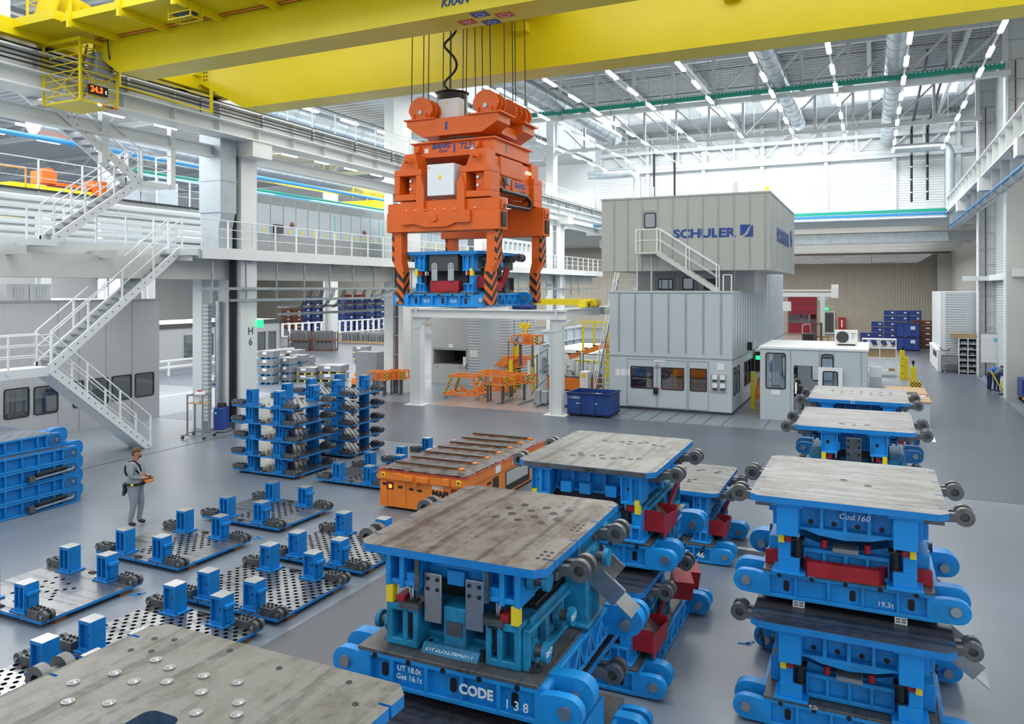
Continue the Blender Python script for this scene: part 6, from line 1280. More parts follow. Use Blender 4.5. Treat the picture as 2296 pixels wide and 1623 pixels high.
# grey spotting press
t = thing('spotting_machine', 'tall pale machine with raised grey shutter and dark opening, under the gantry', 'machine', (-21.9, 40.5, 0)); m = MB(); m.box(-1.45, -1.9, 0, 1.0, 1.6, 1.1); m.box(-1.45, -1.9, 1.1, -1.3, 1.6, 4.1); m.box(.85, -1.9, 1.1, 1.0, 1.6, 4.1); m.box(-1.45, 1.4, 1.1, 1.0, 1.6, 4.1); m.box(-1.3, -1.9, 1.95, .85, 1.5, 4.1); m.build('body', 'panel_greige', t); MB().box(-1.35, -1.95, 1.95, .95, -1.9, 2.05).build('shutter_edge', 'metal', t); m = MB(); m.box(-1.28, .5, 1.1, .84, .52, 1.95); 
for k in range(5): m.box(.0, .4, 1.2 + k * .14, .8, .5, 1.27 + k * .14, 1)
m.build('interior', ['dark', 'dark_grey'], t); MB().box(-1.25, -1.85, 1.1, .9, -1.1, 1.16).build('table', 'metal', t); MB().box(1.0, -1.9, 0, 1.8, 1.6, 4.1).build('louvre_panel', 'louvre', t); MB().box(1.8, -1.9, 0, 3.0, 1.6, 4.1).build('side_panel', 'panel_blue', t); MB().box(3.0, -1.9, 0, 3.6, 1.6, 4.1).build('louvre_panel', 'louvre', t)
m = MB(); m.ring((.95, -2.0, 1.05), 'x', .14, .12, .03, 16); m.build('hand_wheel', 'black', t); MB().box(-.3, -1.905, 2.1, 0, -1.9, 2.3).build('notice', 'paper', t); MB().box(1.1, -1.905, 1.6, 1.6, -1.9, 2.0).build('notice', 'paper', t); m = MB(); m.box(.7, -2.0, 1.1, .9, -1.95, 1.6); m.build('control_panel', 'white', t)
for k in (-1.05, .5): m = MB(); m.cyl((k, -1.92, .95), (k, -1.9, .95), .04, 8); m.build('push_button', 'red', t)
m = MB()
for a in range(3): m.box(-24.6 + a * 1.1, 44.2, .4, -24.55 + a * 1.1, 44.4, 2.9, 0)
for b in range(4): m.box(-24.8, 44.2, .6 + b * .7, -21.5, 44.35, .68 + b * .7)
m.box(-24.8, 44.3, 0, -21.4, 44.35, 2.9); tag(m.build('barrier_wall', 'panel_blue'), 'ribbed pale barrier panels left of the spotting machine', 'barrier')
t = thing('barrier_wall', 'ribbed pale partition receding behind the hanging orange frame', 'barrier', (-19.6, 46, 0)); m = MB(); m.box(-.05, 0, 0, .0, 8, 2.8); 
for k in range(4): m.box(0, 0, .1 + k * .85, .12, 8, .2 + k * .85)
for k in range(6): m.box(0, k * 1.55, 0, .12, k * 1.55 + .1, 2.8)
m.build('panel', 'panel_blue', t); tag(MB().prism([(-19, 0), (-16.8, 0), (-16.8, 1.2), (-17.2, 1.6), (-19, 1.6)], 'y', 46, 52).build('machine_cover', 'white'), 'low white machine cover behind the clear safety fence', 'cover')
# ================================================================== mezzanine along the left columns
mb = MB(); mb.box(-27.5, 10, 6.75, -23.58, 20.34, 6.95); mb.box(-27.5, 20.42, 6.75, -22.07, 66, 6.95); mb.box(-22.06, 20.42, 6.6, -22.0, 66, 7.02); mb.box(-23.56, 10, 6.6, -23.5, 20.33, 7.02); mb.box(-23.49, 20.35, 6.61, -22.08, 20.41, 7.01)
mb.box(-23.2, 10, 5.85, -22.95, 66, 6.6, 1); mb.box(-27.5, 10, 5.9, -27.2, 66, 6.7, 1)
for i in range(19): mb.box(-27.4, 11 + i * 3, 6.5, -22.2, 11.15 + i * 3, 6.75, 1)
struct(mb, 'floor_mezzanine', ['white_paint', 'offwhite'])
mb = MB(); railing(mb, [(-22.03, 20.4, 7.0), (-22.03, 66, 7.0)], 1.05, .024, (.4, .72), 1.25); railing(mb, [(-23.53, 10, 7.0), (-23.53, 15.0, 7.0)], 1.05, .024, (.4, .72), 1.4); railing(mb, [(-23.53, 16.2, 7.0), (-23.53, 19.6, 7.0)], 1.05, .024, (.4, .72), 1.2)
tag(mb.build('guard_railing', 'white'), 'white tube guard railing along the mezzanine edge', 'railing')
# hung cable ladders
def ladder(lab, x, y0, y1, z, w=.5, s=.3):
    m = MB(); m.box(x, y0, z, x + .03, y1, z + .1); m.box(x + w, y0, z, x + w + .03, y1, z + .1)
    for k in range(int((y1 - y0) / s)): m.box(x, y0 + k * s, z + .02, x + w, y0 + .04 + k * s, z + .05)
    return tag(m.build('cable_ladder', 'galv_grey'), lab, 'cable ladder')
ladder('upper cable ladder hung below the mezzanine', -22.28, 20.5, 64, 5.45, .38); ladder('lower cable ladder hung below the mezzanine, near column H 6', -22.28, 22, 33, 5.0, .38)
for k in range(3): ladder('%s cable ladder of three below the mezzanine by column J 6' % ['top', 'middle', 'lowest'][k], -24.0, 26.5, 33.8, 4.95 - k * .32)
m = MB()
for i in range(24): m.box(-22.2, 21 + i * 1.7, 4.95, -22.14, 21.05 + i * 1.7, 6.62); m.box(-22.3, 21 + i * 1.7, 5.4, -21.86, 21.05 + i * 1.7, 5.44)
tag(m.build('hanger_set', 'galv_grey'), 'row of galvanised hangers carrying the cable ladders under the mezzanine', 'hanger', kind='stuff')
m = MB()
for k in range(8):
    y = 27 + k * .8
    for q in range(3): m.tube([(-22.6, y + q * .1, 5.5), (-22.7, y + q * .1, 5.2), (-23.3, y + .2 + q * .1, 4.7), (-23.7, y + .5 + q * .1, 4.6)], .02, 5)
tag(m.build('cable_bundle', 'black'), 'black cables drooping between the cable ladders under the mezzanine', 'cable', kind='stuff')
m = MB(); m.bar((-22.1, 31.0, 5.05), (-22.1, 33.3, 5.5), .38, .06); tag(m.build('cable_ladder', 'galv_grey'), 'sloping link between the two hung cable ladders', 'cable ladder')
# switch cabinets on the mezzanine
def cabinet(lab, y, h, grp, kind):
    t = thing('switch_cabinet', lab, 'cabinet', (-24.5, y, 6.95), 0, grp); w = .82
    MB().box(-.6, 0, 0, 0, w - .02, h).build('body', 'panel_blue' if kind == 0 else 'white', t)
    if kind == 0:
        MB().box(0, .04, h - .42, .012, w - .06, h - .04).build('top_vent', 'vent_fine', t); MB().box(0, .04, .1, .012, w - .06, 1.0).build('bottom_vent', 'vent_fine', t); MB().box(0, .32, 1.1, .014, .46, 1.24).build('warning_label', 'yellow_block', t)
    else: MB().box(0, .2, h - .9, .06, .55, h - .2).build('cooling_unit', 'panel_blue', t); MB().box(.06, .26, h - .4, .07, .49, h - .25).build('display', 'dark_grey', t)
    return t
def copies(proto, ys, labs, cyan=()):
    for i, y in enumerate(ys):
        c = proto if i == 0 else dup(proto, (-24.5, y, 6.95), None, labs[i])
        if i in cyan: MB().box(0, .3, 1.3, .01, .4, 2.2).build('status_strip', 'cyan', c)
n1 = 14; L1 = ['%s tall grey switch cabinet on the mezzanine counted from column H 6' % ORD[i] for i in range(n1)]; p = cabinet(L1[0], 24.1, 2.75, 'tall grey switch cabinets on the mezzanine', 0); copies(p, [24.1 + .84 * i for i in range(n1)], L1, (1, 8, 13))
n2 = 10; L2 = ['%s grey switch cabinet beyond column J 6 on the mezzanine' % ORD[i] for i in range(n2)]; p = cabinet(L2[0], 36.8, 2.3, 'grey switch cabinets beyond column J 6', 0); copies(p, [36.8 + .84 * i for i in range(n2)], L2, (4,))
n3 = 13; L3 = ['%s white switch cabinet with cooling unit at the far end of the mezzanine' % ORD[i] for i in range(n3)]; p = cabinet(L3[0], 47.2, 2.25, 'white switch cabinets at the far end of the mezzanine', 1); copies(p, [47.2 + .84 * i for i in range(n3)], L3)
for k, y in enumerate((25.3, 28.0, 33.6)):
    m = MB(); m.ring((-24.46, y, 8.45), 'x', .13, .1, .02, 18, 0); m.ell((-24.46, y, 8.45), (.01, .07, .05), 8, 1); m.bar((-24.45, y - .08, 8.53), (-24.45, y + .08, 8.37), .012, .02, 0); tag(m.build('prohibition_sign', ['red', 'black']), 'round no-entry sign on tall grey cabinets, %s from column H 6' % ORD[k], 'sign')
tag(MB().box(-24.49, 26.75, 8.0, -24.3, 27.2, 8.4).build('control_box', 'dark_grey'), 'black operator box mounted on the tall grey cabinets', 'control box')
# vertical duct and cables beside column H 6
m = MB(); m.box(-23.4, 21.55, 8.4, -22.3, 22.35, 11.4, 0); m.prism([(-23.4, 8.4), (-22.3, 8.4), (-22.45, 7.8), (-23.25, 7.8)], 'y', 21.6, 22.3, 0); m.box(-23.25, 21.6, 7.0, -22.45, 22.3, 7.8); m.box(-23.42, 21.53, 9.6, -22.28, 22.37, 9.64)
tag(m.build('ventilation_duct', 'galv_matte'), 'square silver ventilation duct dropping in front of column H 6', 'duct')
m = MB()
for k in range(5): m.tube([(-22.7, 22.4, 11.0), (-22.6 + k * .05, 22.45, 10.6), (-22.75 + k * .06, 22.5, 9.5), (-22.75 + k * .06, 22.5, 0.3)], .045, 6)
tag(m.build('cable_riser', 'black'), 'black cable riser in the recess of column H 6', 'cable')
m = MB(); m.box(-24.35, 22.1, 0, -23.85, 22.6, 6.5, 0); m.box(-23.84, 22.12, .3, -23.55, 22.3, 4.9, 1); m.cyl((-23.3, 22.4, .4), (-23.3, 22.4, 5), .12, 12, 2); tag(m.build('support_post', ['white_paint', 'louvre', 'galv']), 'white support post with louvre strip left of column H 6', 'post')
o = tag(MB().box(-22.45, 23.46, 3.95, -22.0, 23.5, 4.25).build('exit_sign', 'led_green'), 'green lit exit sign on column H 6', 'sign')
for y, l in ((33.9, 'J 6'),): tag(MB().box(-26.0, 34.9, 0, -24.6, 35.6, 2.0).build('steel_cupboard', 'grey'), 'dark grey cupboard left of column J 6', 'cupboard')
# ================================================================== stair tower
tw = thing('stair_tower', 'white zigzag steel stair climbing from the floor to the mezzanine and above', 'stair', (-23.05, 16.5, 0)); X0, X1 = -23.4, -22.65
FN = [0]
def flight(y0, z0, y1, z1, n, x0=X0, x1=X1):
    FN[0] += 1; x0 += .013 * FN[0]; x1 -= .013 * FN[0]
    a, b, c = TB(tw), TB(tw), TB(tw); stair(a, b, c, x0, x1, y0, z0, y1, z1, n, .28)
    for k in range(n): 
        t_ = (k + .5) / n
        for x in (x1 + .026,): a.cyl((x, y0 + (y1 - y0) * t_, z0 + (z1 - z0) * t_), (x + .012, y0 + (y1 - y0) * t_, z0 + (z1 - z0) * t_), .02, 6, 1)
    if z0 < .1 or True:
        pass
    f = a.build('stringer', ['white_paint', 'iron_dark'], tw); b.build('tread', 'grating', tw); c.build('handrail', 'white', tw)
flight(18.75, .0, 15.2, 3.05, 16); flight(15.2, 3.1, 20.1, 6.95, 20); flight(15.3, 7.0, 18.4, 9.2, 11); flight(18.3, 9.2, 12.6, 12.9, 19)
m = TB(tw); m.box(X0, 12.6, 2.85, X1 - .03, 15.2, 3.12); m.build('landing', 'white_paint', tw); m = TB(tw); m.box(X0 - .6, 18.3, 9.05, X1, 19.6, 9.2); m.build('landing', 'white_paint', tw); m = TB(tw); m.box(X0 + .03, 19.9, 6.7, X1 + .55, 20.33, 6.94); m.build('landing', 'white_paint', tw); m = TB(tw); m.box(X0, 14.6, 6.8, X1 - .02, 15.4, 6.99)
m.build('landing', 'white_paint', tw)
m = TB(tw); m.add([(X0, 18.48, 0.01), (X1, 18.48, .01), (X1, 15.2, 2.82), (X0, 15.2, 2.82)], [(3, 2, 1, 0)]); m.build('soffit_plate', 'white_paint', tw)
m = TB(tw); railing(m, [(X1, 15.2, 3.1), (X1, 12.6, 3.1)], 1.0, .024, (.35, .68), 1.2); m.build('landing_rail', 'white', tw); m = TB(tw); railing(m, [(X0, 15.2, 3.1), (X0, 12.6, 3.1)], 1.0, .024, (.35, .68), 1.2); m.build('landing_rail', 'white', tw); m = TB(tw); railing(m, [(X1, 18.4, 9.2), (X1, 19.6, 9.2), (X0, 19.6, 9.2)], 1.0, .024, (.5,), 1.0); m.build('landing_rail', 'white', tw)
for (y, z0, z1) in ((19.6, 9.05, 11.2), (16.9, 9.6, 11.2)): m = TB(tw); m.box(-22.85, y, z0, -22.65, y + .2, z1); m.build('post', 'white_paint', tw)
m = TB(tw); m.box(-23.4, 13, 0, -23.2, 13.2, 2.95); m.box(-22.85, 13, 0, -22.65, 13.2, 2.95); m.build('post', 'white_paint', tw)
# pipes and second beam behind
for k in range(6):
    m = MB(); m.tube([(-26, 9, 7.25 + k * .27), (-26, 26, 7.25 + k * .27)], .1, 10)
    for y in (11, 14, 17, 20, 23): m.cyl((-26, y, 7.25 + k * .27), (-26, y + .12, 7.25 + k * .27), .115, 10)
    tag(m.build('pipe', 'white'), 'pale horizontal pipe behind the mezzanine railing, %s from the bottom' % ORD[k], 'pipe', 'pale pipes behind the mezzanine railing')
tag(MB().tube([(-25.6, 9, 7.1), (-25.6, 26, 7.1)], .05, 8).build('pipe', 'pipe_blue'), 'thin blue pipe below the pale pipes on the mezzanine', 'pipe')
mb = MB(); mb.box(-27, 9, 8.2, -26.4, 27, 8.9); mb.box(-27.2, 9, 8.9, -26.2, 27, 8.96, 1); mb.box(-27.2, 9, 8.14, -26.2, 27, 8.2); struct(mb, 'runway_beam', ['white_paint', 'iron_dark'])
mb = MB(); railing(mb, [(-26.3, 9, 8.96), (-26.3, 27, 8.96)], 1.05, .02, (.4, .7), 1.6); tag(mb.build('guard_railing', 'white'), 'white railing above the dark-topped beam behind the stairs', 'railing')
# far crane parts in the neighbouring hall
t = thing('neighbour_crane', 'orange lifting gear on a yellow crane in the neighbouring hall, upper left', 'crane', (-34, 22.5, 9)); m = MB(); m.box(-.4, -.4, 1.25, .4, .3, 1.8); m.box(-.3, -.1, 1.8, .3, .2, 1.95); m.box(-.4, 2.1, .8, .4, 3.3, 1.65); m.box(-.5, .3, 1.2, .3, 2.1, 1.35); m.build('lifting_gear', 'orange', t); m = MB(); m.box(-.6, -1.9, .75, .6, -.3, 1.1); m.box(-.6, 2.6, .45, .6, 4.2, .75); m.box(-.3, -.3, .95, .3, 2.6, 1.1); m.build('girder', 'yellow', t); m = MB(); m.frame('x', -1, -.95, -2.2, 1.0, -1.6, 1.8, .05); m.frame('x', 1, 1.05, -3.4, .7, -1.5, 1.7, .05); m.build('ladder_cage', 'fixture_orange', t)
tag(MB().box(-45, 46.6, 11.0, -33, 53, 12.0).build('neighbour_girder', 'yellow'), 'flat yellow crane girder seen above the tall grey cabinets', 'crane')
m = MB(); railing(m, [(-33, 44, 12), (-33, 54, 12)], 1.3, .03, (.65,), 1.6); tag(m.build('guard_railing', 'yellow'), 'yellow railing on top of the flat yellow girder', 'railing')
for i, (x, z) in enumerate(((-28.2, 7.95), (-28.2, 8.2))): tag(MB().box(x, 14, z, x + .3, 17.6 - i * .2, z + .13).build('beam_guard', 'yellow'), 'yellow bar at far left above the pale pipes, %s' % ['lower', 'upper'][i], 'beam')
for i, (x, y0, y1, z, c, r, l) in enumerate(((-30, 10, 50, 11.5, 'pipe_blue', .1, 'long blue pipe crossing the neighbouring hall, upper'), (-29.6, 24, 60, 10.6, 'pipe_blue', .07, 'thin blue pipe above the tall grey cabinets'), (-30.4, 24, 60, 10.9, 'green', .07, 'thin green pipe above the tall grey cabinets'))): tag(MB().tube([(x, y0, z), (x, y1, z)], r, 8).build('pipe', c), l, 'pipe')
duct('round_duct', 'big silver spiral duct at top left behind the crane cage', [(-30, 2, 15.6), (-30, 60, 15.6)], .75); duct('round_duct', 'silver duct with elbow behind the stairs at middle height', [(-34, 22, 13.0), (-34, 64, 13.0)], .6); duct('round_duct', 'silver duct under the neighbouring roof above the tall cabinets', [(-40, 30, 13.8), (-40, 66, 13.8)], .55)
for i, (x, y, z0, z1) in enumerate(((-33.5, 25.3, 7, 11), (-33.5, 27.6, 7, 11))): m = MB(); m.box(x - .5, y, z0 + 1, x + .5, y + 1.4, z1); m.prism([(y, z0 + 1), (y + 1.4, z0 + 1), (y + 1.1, z0), (y + .3, z0)], 'x', x - .4, x + .4); tag(m.build('ventilation_duct', 'galv_matte'), 'hanging square duct in the neighbouring hall, %s of two' % ['left', 'right'][i], 'duct')
for i in range(7):
    t = thing('light_row', 'row of strip lamps in the neighbouring hall, %s from the columns' % ORD[i], 'lamp', (-27.5 - i * 3.6, 20, 15.2), 0, 'strip lamp rows of the neighbouring hall'); MB().box(-.04, -8, 0, .04, 44, .07).build('rail', 'white', t)
    for k in range(14): MB().box(-.1, -6 + k * 3.6, -.08, .1, -4.5 + k * 3.6, -.005).build('lamp', 'lamp', t)
# ================================================================== left enclosure
le = thing('machine_enclosure', 'long grey machine enclosure with rounded windows at the left edge', 'enclosure', (-28.5, 16, 0)); WN = [(16.9, .85, 17.82, 1.93), (17.97, .85, 18.91, 1.9), (19.49, .9, 19.95, 1.94), (20.12, .9, 21.01, 1.95), (21.15, .95, 22.08, 1.96), (22.23, .96, 23.17, 1.96)]
m = TB(le); wall_holes(m, 'x', -27.95, -27.8, 8, 0, 23.45, 5.05, WN); m.box(-36, 23.3, 0, -27.95, 23.45, 5.05); m.box(-36, 8, 4.95, -27.95, 23.3, 5.05); m.build('wall_panels', 'panel_grey', le)
m = TB(le)
for y in (14.3, 16.6, 18.9, 19.75, 20.9, 22.1): m.box(-27.8, y - .012, .02, -27.79, y + .012, 5.0)
m.box(-27.8, 8, 4.98, -27.77, 23.45, 5.07); m.build('panel_seam', 'grey', le)
for q in WN: window(le, 'x', -27.8, *q, 1, r=.12)
m = TB(le); m.box(-31, 8, .05, -30.9, 23.2, 4.8, 0); m.box(-30.8, 17, .3, -29.6, 19.6, 1.2, 1); m.cyl((-29.5, 19.9, 1.4), (-29.5, 19.9, 2.0), .3, 12, 1); m.box(-30.5, 20.3, .9, -29.4, 22.5, 1.3, 1); m.build('interior', ['offwhite', 'grey'], le)
m = TB(le); m.box(-29.5, 17.2, 1.55, -29.4, 17.7, 1.62); m.build('inside_lamp', 'work_light', le)
m = TB(le); m.tube([(-29.3, 17.0, 1.7), (-29.3, 17.1, 1.85), (-29.3, 17.25, 1.7)], .03, 6); m.ring((-28.6, 19.7, 1.55), 'x', .12, .09, .03, 14); m.build('inside_fitting', 'pipe_blue', le)
for i, y in enumerate((16.3, 17.5, 18.35)): t = thing('roof_cabinet', 'grey cooling cabinet on top of the left machine enclosure, %s' % ['left one', 'middle one', 'right one'][i], 'cabinet', (-28.9, y, 5.05), 0, 'roof cabinets of the left enclosure'); MB().box(-.5, 0, 0, .3, .82, .62).build('body', 'panel_grey', t); MB().box(.3, .25, .12, .34, .6, .5).build('vent', 'vent_fine' if i else 'dark_grey', t)
# office
of = thing('site_office', 'flat-roofed grey office with ribbon windows behind column H 6', 'office', (-44, 40, 0)); m = TB(of); OW = [(38.2, .55, 39.5, 2.33), (39.65, .55, 40.95, 2.33), (41.1, .55, 42.5, 2.33), (45.2, .6, 46.2, 2.2), (46.35, .6, 47.35, 2.2)]
wall_holes(m, 'x', -43.12, -43, 30, 0, 47.7, 3.0, OW); m.box(-49, 47.6, 0, -43.12, 47.7, 3.0); m.build('wall_panels', 'panel_grey', of); m = TB(of); m.box(-49, 29.9, 3.0, -42.95, 47.8, 3.08, 1); m.box(-42.99, 29.9, 2.8, -42.93, 47.8, 3.1, 0); m.build('roof', ['dark_grey', 'wall_white'], of)
for q in OW: m = TB(of); m.frame('x', -43.02, -42.97, *q, .05); f = m.build('window', 'panel_grey', of); m = TB(of); m.box(-43.06, q[0], q[1], -43.04, q[2], q[3]); m.build('pane', 'glass_dark', f)
m = TB(of); m.box(-48, 30.2, .02, -47.9, 47.5, 2.9, 0); m.box(-46, 38, .5, -44.5, 42, .75, 1)
for k in range(4): m.box(-45, 38.4 + k * 1.0, .75, -44.95, 38.9 + k, 1.15, 2)
m.build('interior', ['beige', 'grey', 'dark'], of)
m = MB()
for z in (.5, .9): m.box(-40.1, 30, z, -40, 46, z + .12)
for k in range(8): m.box(-40.1, 30 + k * 2.2, 0, -40, 30.12 + k * 2.2, 1.0)
tag(m.build('guard_barrier', 'white_paint'), 'low white guard barrier in front of the grey office', 'barrier')
# ================================================================== sheet metal stacks
def sheets(lab, x, y, w, d, h, z0, foot='pipe_blue', rz=.25, grp='grey sheet metal packs'):
    t = thing('sheet_pack', lab, 'sheet stack', (x, y, z0), rz, grp); MB().box(-w / 2, -d / 2, .1, w / 2, d / 2, h).build('sheets', 'steel_sheet', t, bevel=.008)
    for a in (-w * .35, 0, w * .35): MB().box(a - .05, -d / 2 - .01, 0, a + .05, d / 2 + .01, .1).build('skid', foot, t)
    MB().box(-w * .2, -d / 2 - .006, h * .6, w * .05, -d / 2 - .001, h * .9).build('label_sheet', 'paper', t); return t
SP = [('tall stack by column H 6', -31.6, 34.2, .95, .8, 4, .48, 'pipe_blue'), ('stack right of the tall one', -31.2, 35.4, .75, .8, 3, .48, 'pipe_blue'), ('stack behind, three high', -31.4, 36.6, .9, .9, 3, .5, 'pipe_blue'), ('low stack with yellow skids, left', -30.4, 36.2, 1.3, 1.0, 2, .42, 'yellow_block'), ('low stack with yellow skids, right', -29.2, 37.0, 1.5, 1.2, 2, .48, 'yellow_block'), ('lone pack left of column H 6', -34.0, 32.6, 1.0, .8, 1, .5, 'pipe_blue'), ('rear packs under white sheet', -34, 40.2, 1.0, .9, 2, .5, 'wood'), ('packs near the office corner', -37, 42.5, 1.3, 1.0, 3, .4, 'wood'), ('packs beside the dark grey cupboard', -36.2, 49.4, 1.2, .9, 2, .5, 'yellow_block')]
for (l, x, y, w, d, n, h, f) in SP:
    for k in range(n): sheets('grey sheet pack, %s of the %s' % ('only one' if n == 1 else ['bottom', 'second', 'third', 'fourth'][k], l), x, y, w, d, h, k * h, f)
t = thing('tugger', 'small orange lifting device with black motor near column J 6', 'lifter', (-26.0, 35.4, 0)); m = MB(); m.box(-.45, -.3, .12, .45, .3, .5); m.obox((-.1, 0, .9), (.3, .3, .8), (0, .5, 0)); m.tube([(.05, 0, 1.2), (.0, 0, 1.7), (.25, 0, 1.95), (.35, 0, 1.5)], .06, 8); m.box(.3, -.25, .3, .75, .25, .45); m.build('body', 'fixture_orange', t, bevel=.03); m = MB(); m.cyl((-.1, -.25, 1.4), (-.1, .25, 1.4), .14, 12); m.box(-.4, -.35, 0, -.2, .35, .15); m.box(.2, -.35, 0, .4, .35, .15); m.build('motor', 'dark', t)
# rusty racks with upright panels
for k, (x, y, z, l) in enumerate(((-46.3, 54.2, 0, 'lower left'), (-44.2, 54.8, 0, 'lower right'), (-46.3, 54.2, .85, 'upper left'), (-44.2, 54.8, .85, 'upper right'))):
    t = thing('panel_rack', 'rusty rack of upright grey panels, %s of the block behind column H 6' % l, 'rack', (x, y, z), .3, 'rusty panel racks'); m = MB(); m.frame('z', 0, .1, -1, -.7, 1, .7, .12)
    for a in (-.95, .95):
        for b in (-.65, .65): m.box(a - .04, b - .04, 0, a + .04, b + .04, .85)
    m.build('frame', 'rust', t); m = MB()
    for q in range(14): m.box(-.85 + q * .125, -.55, .1, -.8 + q * .125 + .03, .55, .7 + .1 * (q % 3))
    p_ = m.build('panels', 'steel_sheet', t); p_['kind'] = 'stuff'
t = thing('panel_pallet', 'long row of upright grey panels on pale pallets, left of column J 6', 'pallet', (-46.5, 64.4, 0)); m = MB(); m.box(-3, -.6, 0, 3, .6, .14); m.build('pallet', 'wood', t); m = MB()
for q in range(26): m.obox((-2.9 + q * .23, 0, .6), (.08, 1, .85), (0, random.uniform(-.1, .1), random.uniform(-.3, .3)))
p_ = m.build('panels', 'grey', t); p_['kind'] = 'stuff'
t = thing('ramp_barrier', 'white slatted ramp barrier behind the rusty racks', 'barrier', (-51, 62, 0)); m = MB(); m.bar((0, -5, 2.1), (4, 12, 2.3), .12, .12); m.bar((0, -5, .9), (4, 12, 1.2), .12, .12)
for k in range(24): q = k / 23; m.box(4 * q - .06, -5 + 17 * q - .12, .9, 4 * q + .06, -5 + 17 * q + .12, 2.2)
m.build('slat', 'white', t); m = MB(); m.add([(0, -5, 0), (4, 12, 0), (4, 12, 1.2), (0, -5, .9)], [(0, 1, 2, 3)]); m.bar((4, 12, 2.3), (5.5, 13, 0), .1, .1); m.build('side_plate', 'panel_grey', t)
# bins in the far left hall
def binbox(name, lab, x, y, z, w, d, h, grp, body, edge):
    t = thing(name, lab, 'bin', (x, y, z), 0, grp); m = MB(); m.box(-w / 2 + .02, -d / 2 + .02, .08, w / 2 - .02, d / 2 - .02, h - .03); m.build('body', body, t); m = MB(); m.frame('z', h - .08, h, -w / 2, -d / 2, w / 2, d / 2, .06)
    for a in (-1, 1):
        for b in (-1, 1): m.box(a * w / 2 - a * .06, b * d / 2 - b * .06, 0, a * w / 2, b * d / 2, h)
    for a in (-w / 6, w / 6): m.box(a - .02, -d / 2, .08, a + .02, -d / 2 + .02, h)
    m.build('corner_frame', edge, t); MB().box(w * .12, -d / 2 - .005, h * .55, w * .32, -d / 2 + .0, h * .8).build('label_plate', 'paper', t); return t
TN = ['lowest', 'second', 'third', 'fourth', 'fifth', 'sixth', 'topmost']
pb = None
for c in range(4):
    for k in range(6):
        lab = '%s dark blue bin of the %s tall column left of column J 6' % (TN[k] if k < 5 else 'topmost', ORD[c]); x = -58.6 + c * 1.55
        if pb is None: pb = binbox('storage_bin', lab, x, 78, 0, 1.35, 1.2, .73, 'dark blue bins left of column J 6', 'bin_blue', 'navy')
        else: dup(pb, (x, 78, k * .74), 0, lab, 'dark blue bins left of column J 6')
for c in range(4):
    for k in range(6): dup(pb, (-66.6 + c * 1.55, 79.5, k * .74), 0, '%s dark blue bin in the %s column of the left block behind the white ramp' % (TN[k] if k < 5 else 'topmost', ORD[c]), 'dark blue bins behind the white ramp')
br = None
for c in range(3):
    for k in range(6):
        lab = '%s brown crate in the %s column beside the dark blue bins' % (TN[k] if k < 5 else 'topmost', ORD[c]); x = -72.2 + c * 1.9
        if br is None: br = binbox('crate', lab, x, 82, 0, 1.7, 1.2, .5, 'brown crates beside the dark blue bins', 'rust', 'rust')
        else: dup(br, (x, 82, k * .51), 0, lab, 'brown crates beside the dark blue bins')
for c in range(2):
    for k in range(5): dup(br, (-24.4 + c * 1.9, 83, k * .51 + .0), 0, '%s brown crate in the %s column seen behind the hanging orange frame' % (TN[k] if k < 4 else 'topmost', ['left', 'right'][c]), 'brown crates behind the hanging orange frame')
mb = MB(); mb.box(-78, 101.7, 0, -74, 101.86, 4.5); mb.box(-77.9, 101.65, 1.3, -74.1, 101.7, 2.2, 1); struct(mb, 'door_3', ['door_red', 'glass_dark'])
# ================================================================== right side
mb = MB(); mb.box(6.08, 45.5, 0, 7.3, 46.0, 11.2); struct(mb, 'column', 'offwhite')
mb = MB(); mb.box(6.3, 45.2, 6.1, 9, 45.5, 6.5); mb.box(5.2, 56.5, 6.0, 6.6, 56.8, 6.3); mb.box(6.6, 45.8, 6.0, 6.9, 57, 6.35); struct(mb, 'wall_beam', 'white_paint')
t = thing('machine_housing', 'tall white louvred machine housing at the right, beside the dark lane', 'machine', (5.6, 62, 0)); m = MB(); m.box(-1.55, -3.9, 0, 1.6, 4, 5.3); m.build('housing', 'white_paint', t); MB().box(-1.25, -3.95, .05, -.1, -3.9, 5.25).build('louvre_panel', 'louvre', t); MB().box(-.1, -3.95, .05, 1.6, -3.9, 5.25).build('side_panel', 'panel_blue', t); m = MB(); m.box(-1.7, -3.9, 0, -1.55, 4, 1.4, 0); m.box(-1.75, -3.9, 1.35, -1.55, 4, 1.45, 0); m.build('skirt', 'white', t)
for y in (-2.8, -1.2): MB().box(-1.78, y, .9, -1.7, y + .5, 1.25).build('control_panel', 'dark_grey', t)
m = MB(); m.tube([(-1.6, -3.9, 1.6), (-1.4, -4.1, 1.4), (-1.1, -4.1, 1.45), (-1.0, -4.05, 1.6)], .03, 6); m.build('hose', 'black', t)
t = thing('parts_rack', 'open grey shelf rack full of white sheet parts at the right', 'shelf', (5.55, 57.5, 0)); m = MB()
for x in (-.5, 0, .5): m.box(x - .03, -.25, 0, x + .03, .25, 2.3)
for k in range(7): m.box(-.5, -.25, .1 + k * .36, .5, .25, .13 + k * .36)
m.box(-.5, .24, 0, .5, .25, 2.3, 1); m.build('frame', ['white_paint', 'dark_grey'], t)
for k in range(6):
    for c in (-1, 1):
        m = MB()
        for q in range(5): m.obox((c * .25 + random.uniform(-.15, .15), random.uniform(-.12, .0), .2 + k * .36), (.14, .1, .12), (random.random(), random.random(), random.random()))
        tag(m.build('sheet_parts', 'galv'), None, None, None, 'stuff').parent = t
tag(MB().box(-.75, -.2, 0, .7, .2, .3).build('board_bundle', 'card'), 'bundle of wooden boards lying on top of the grey parts rack', 'boards').location = (5.3, 57.5, 2.3)
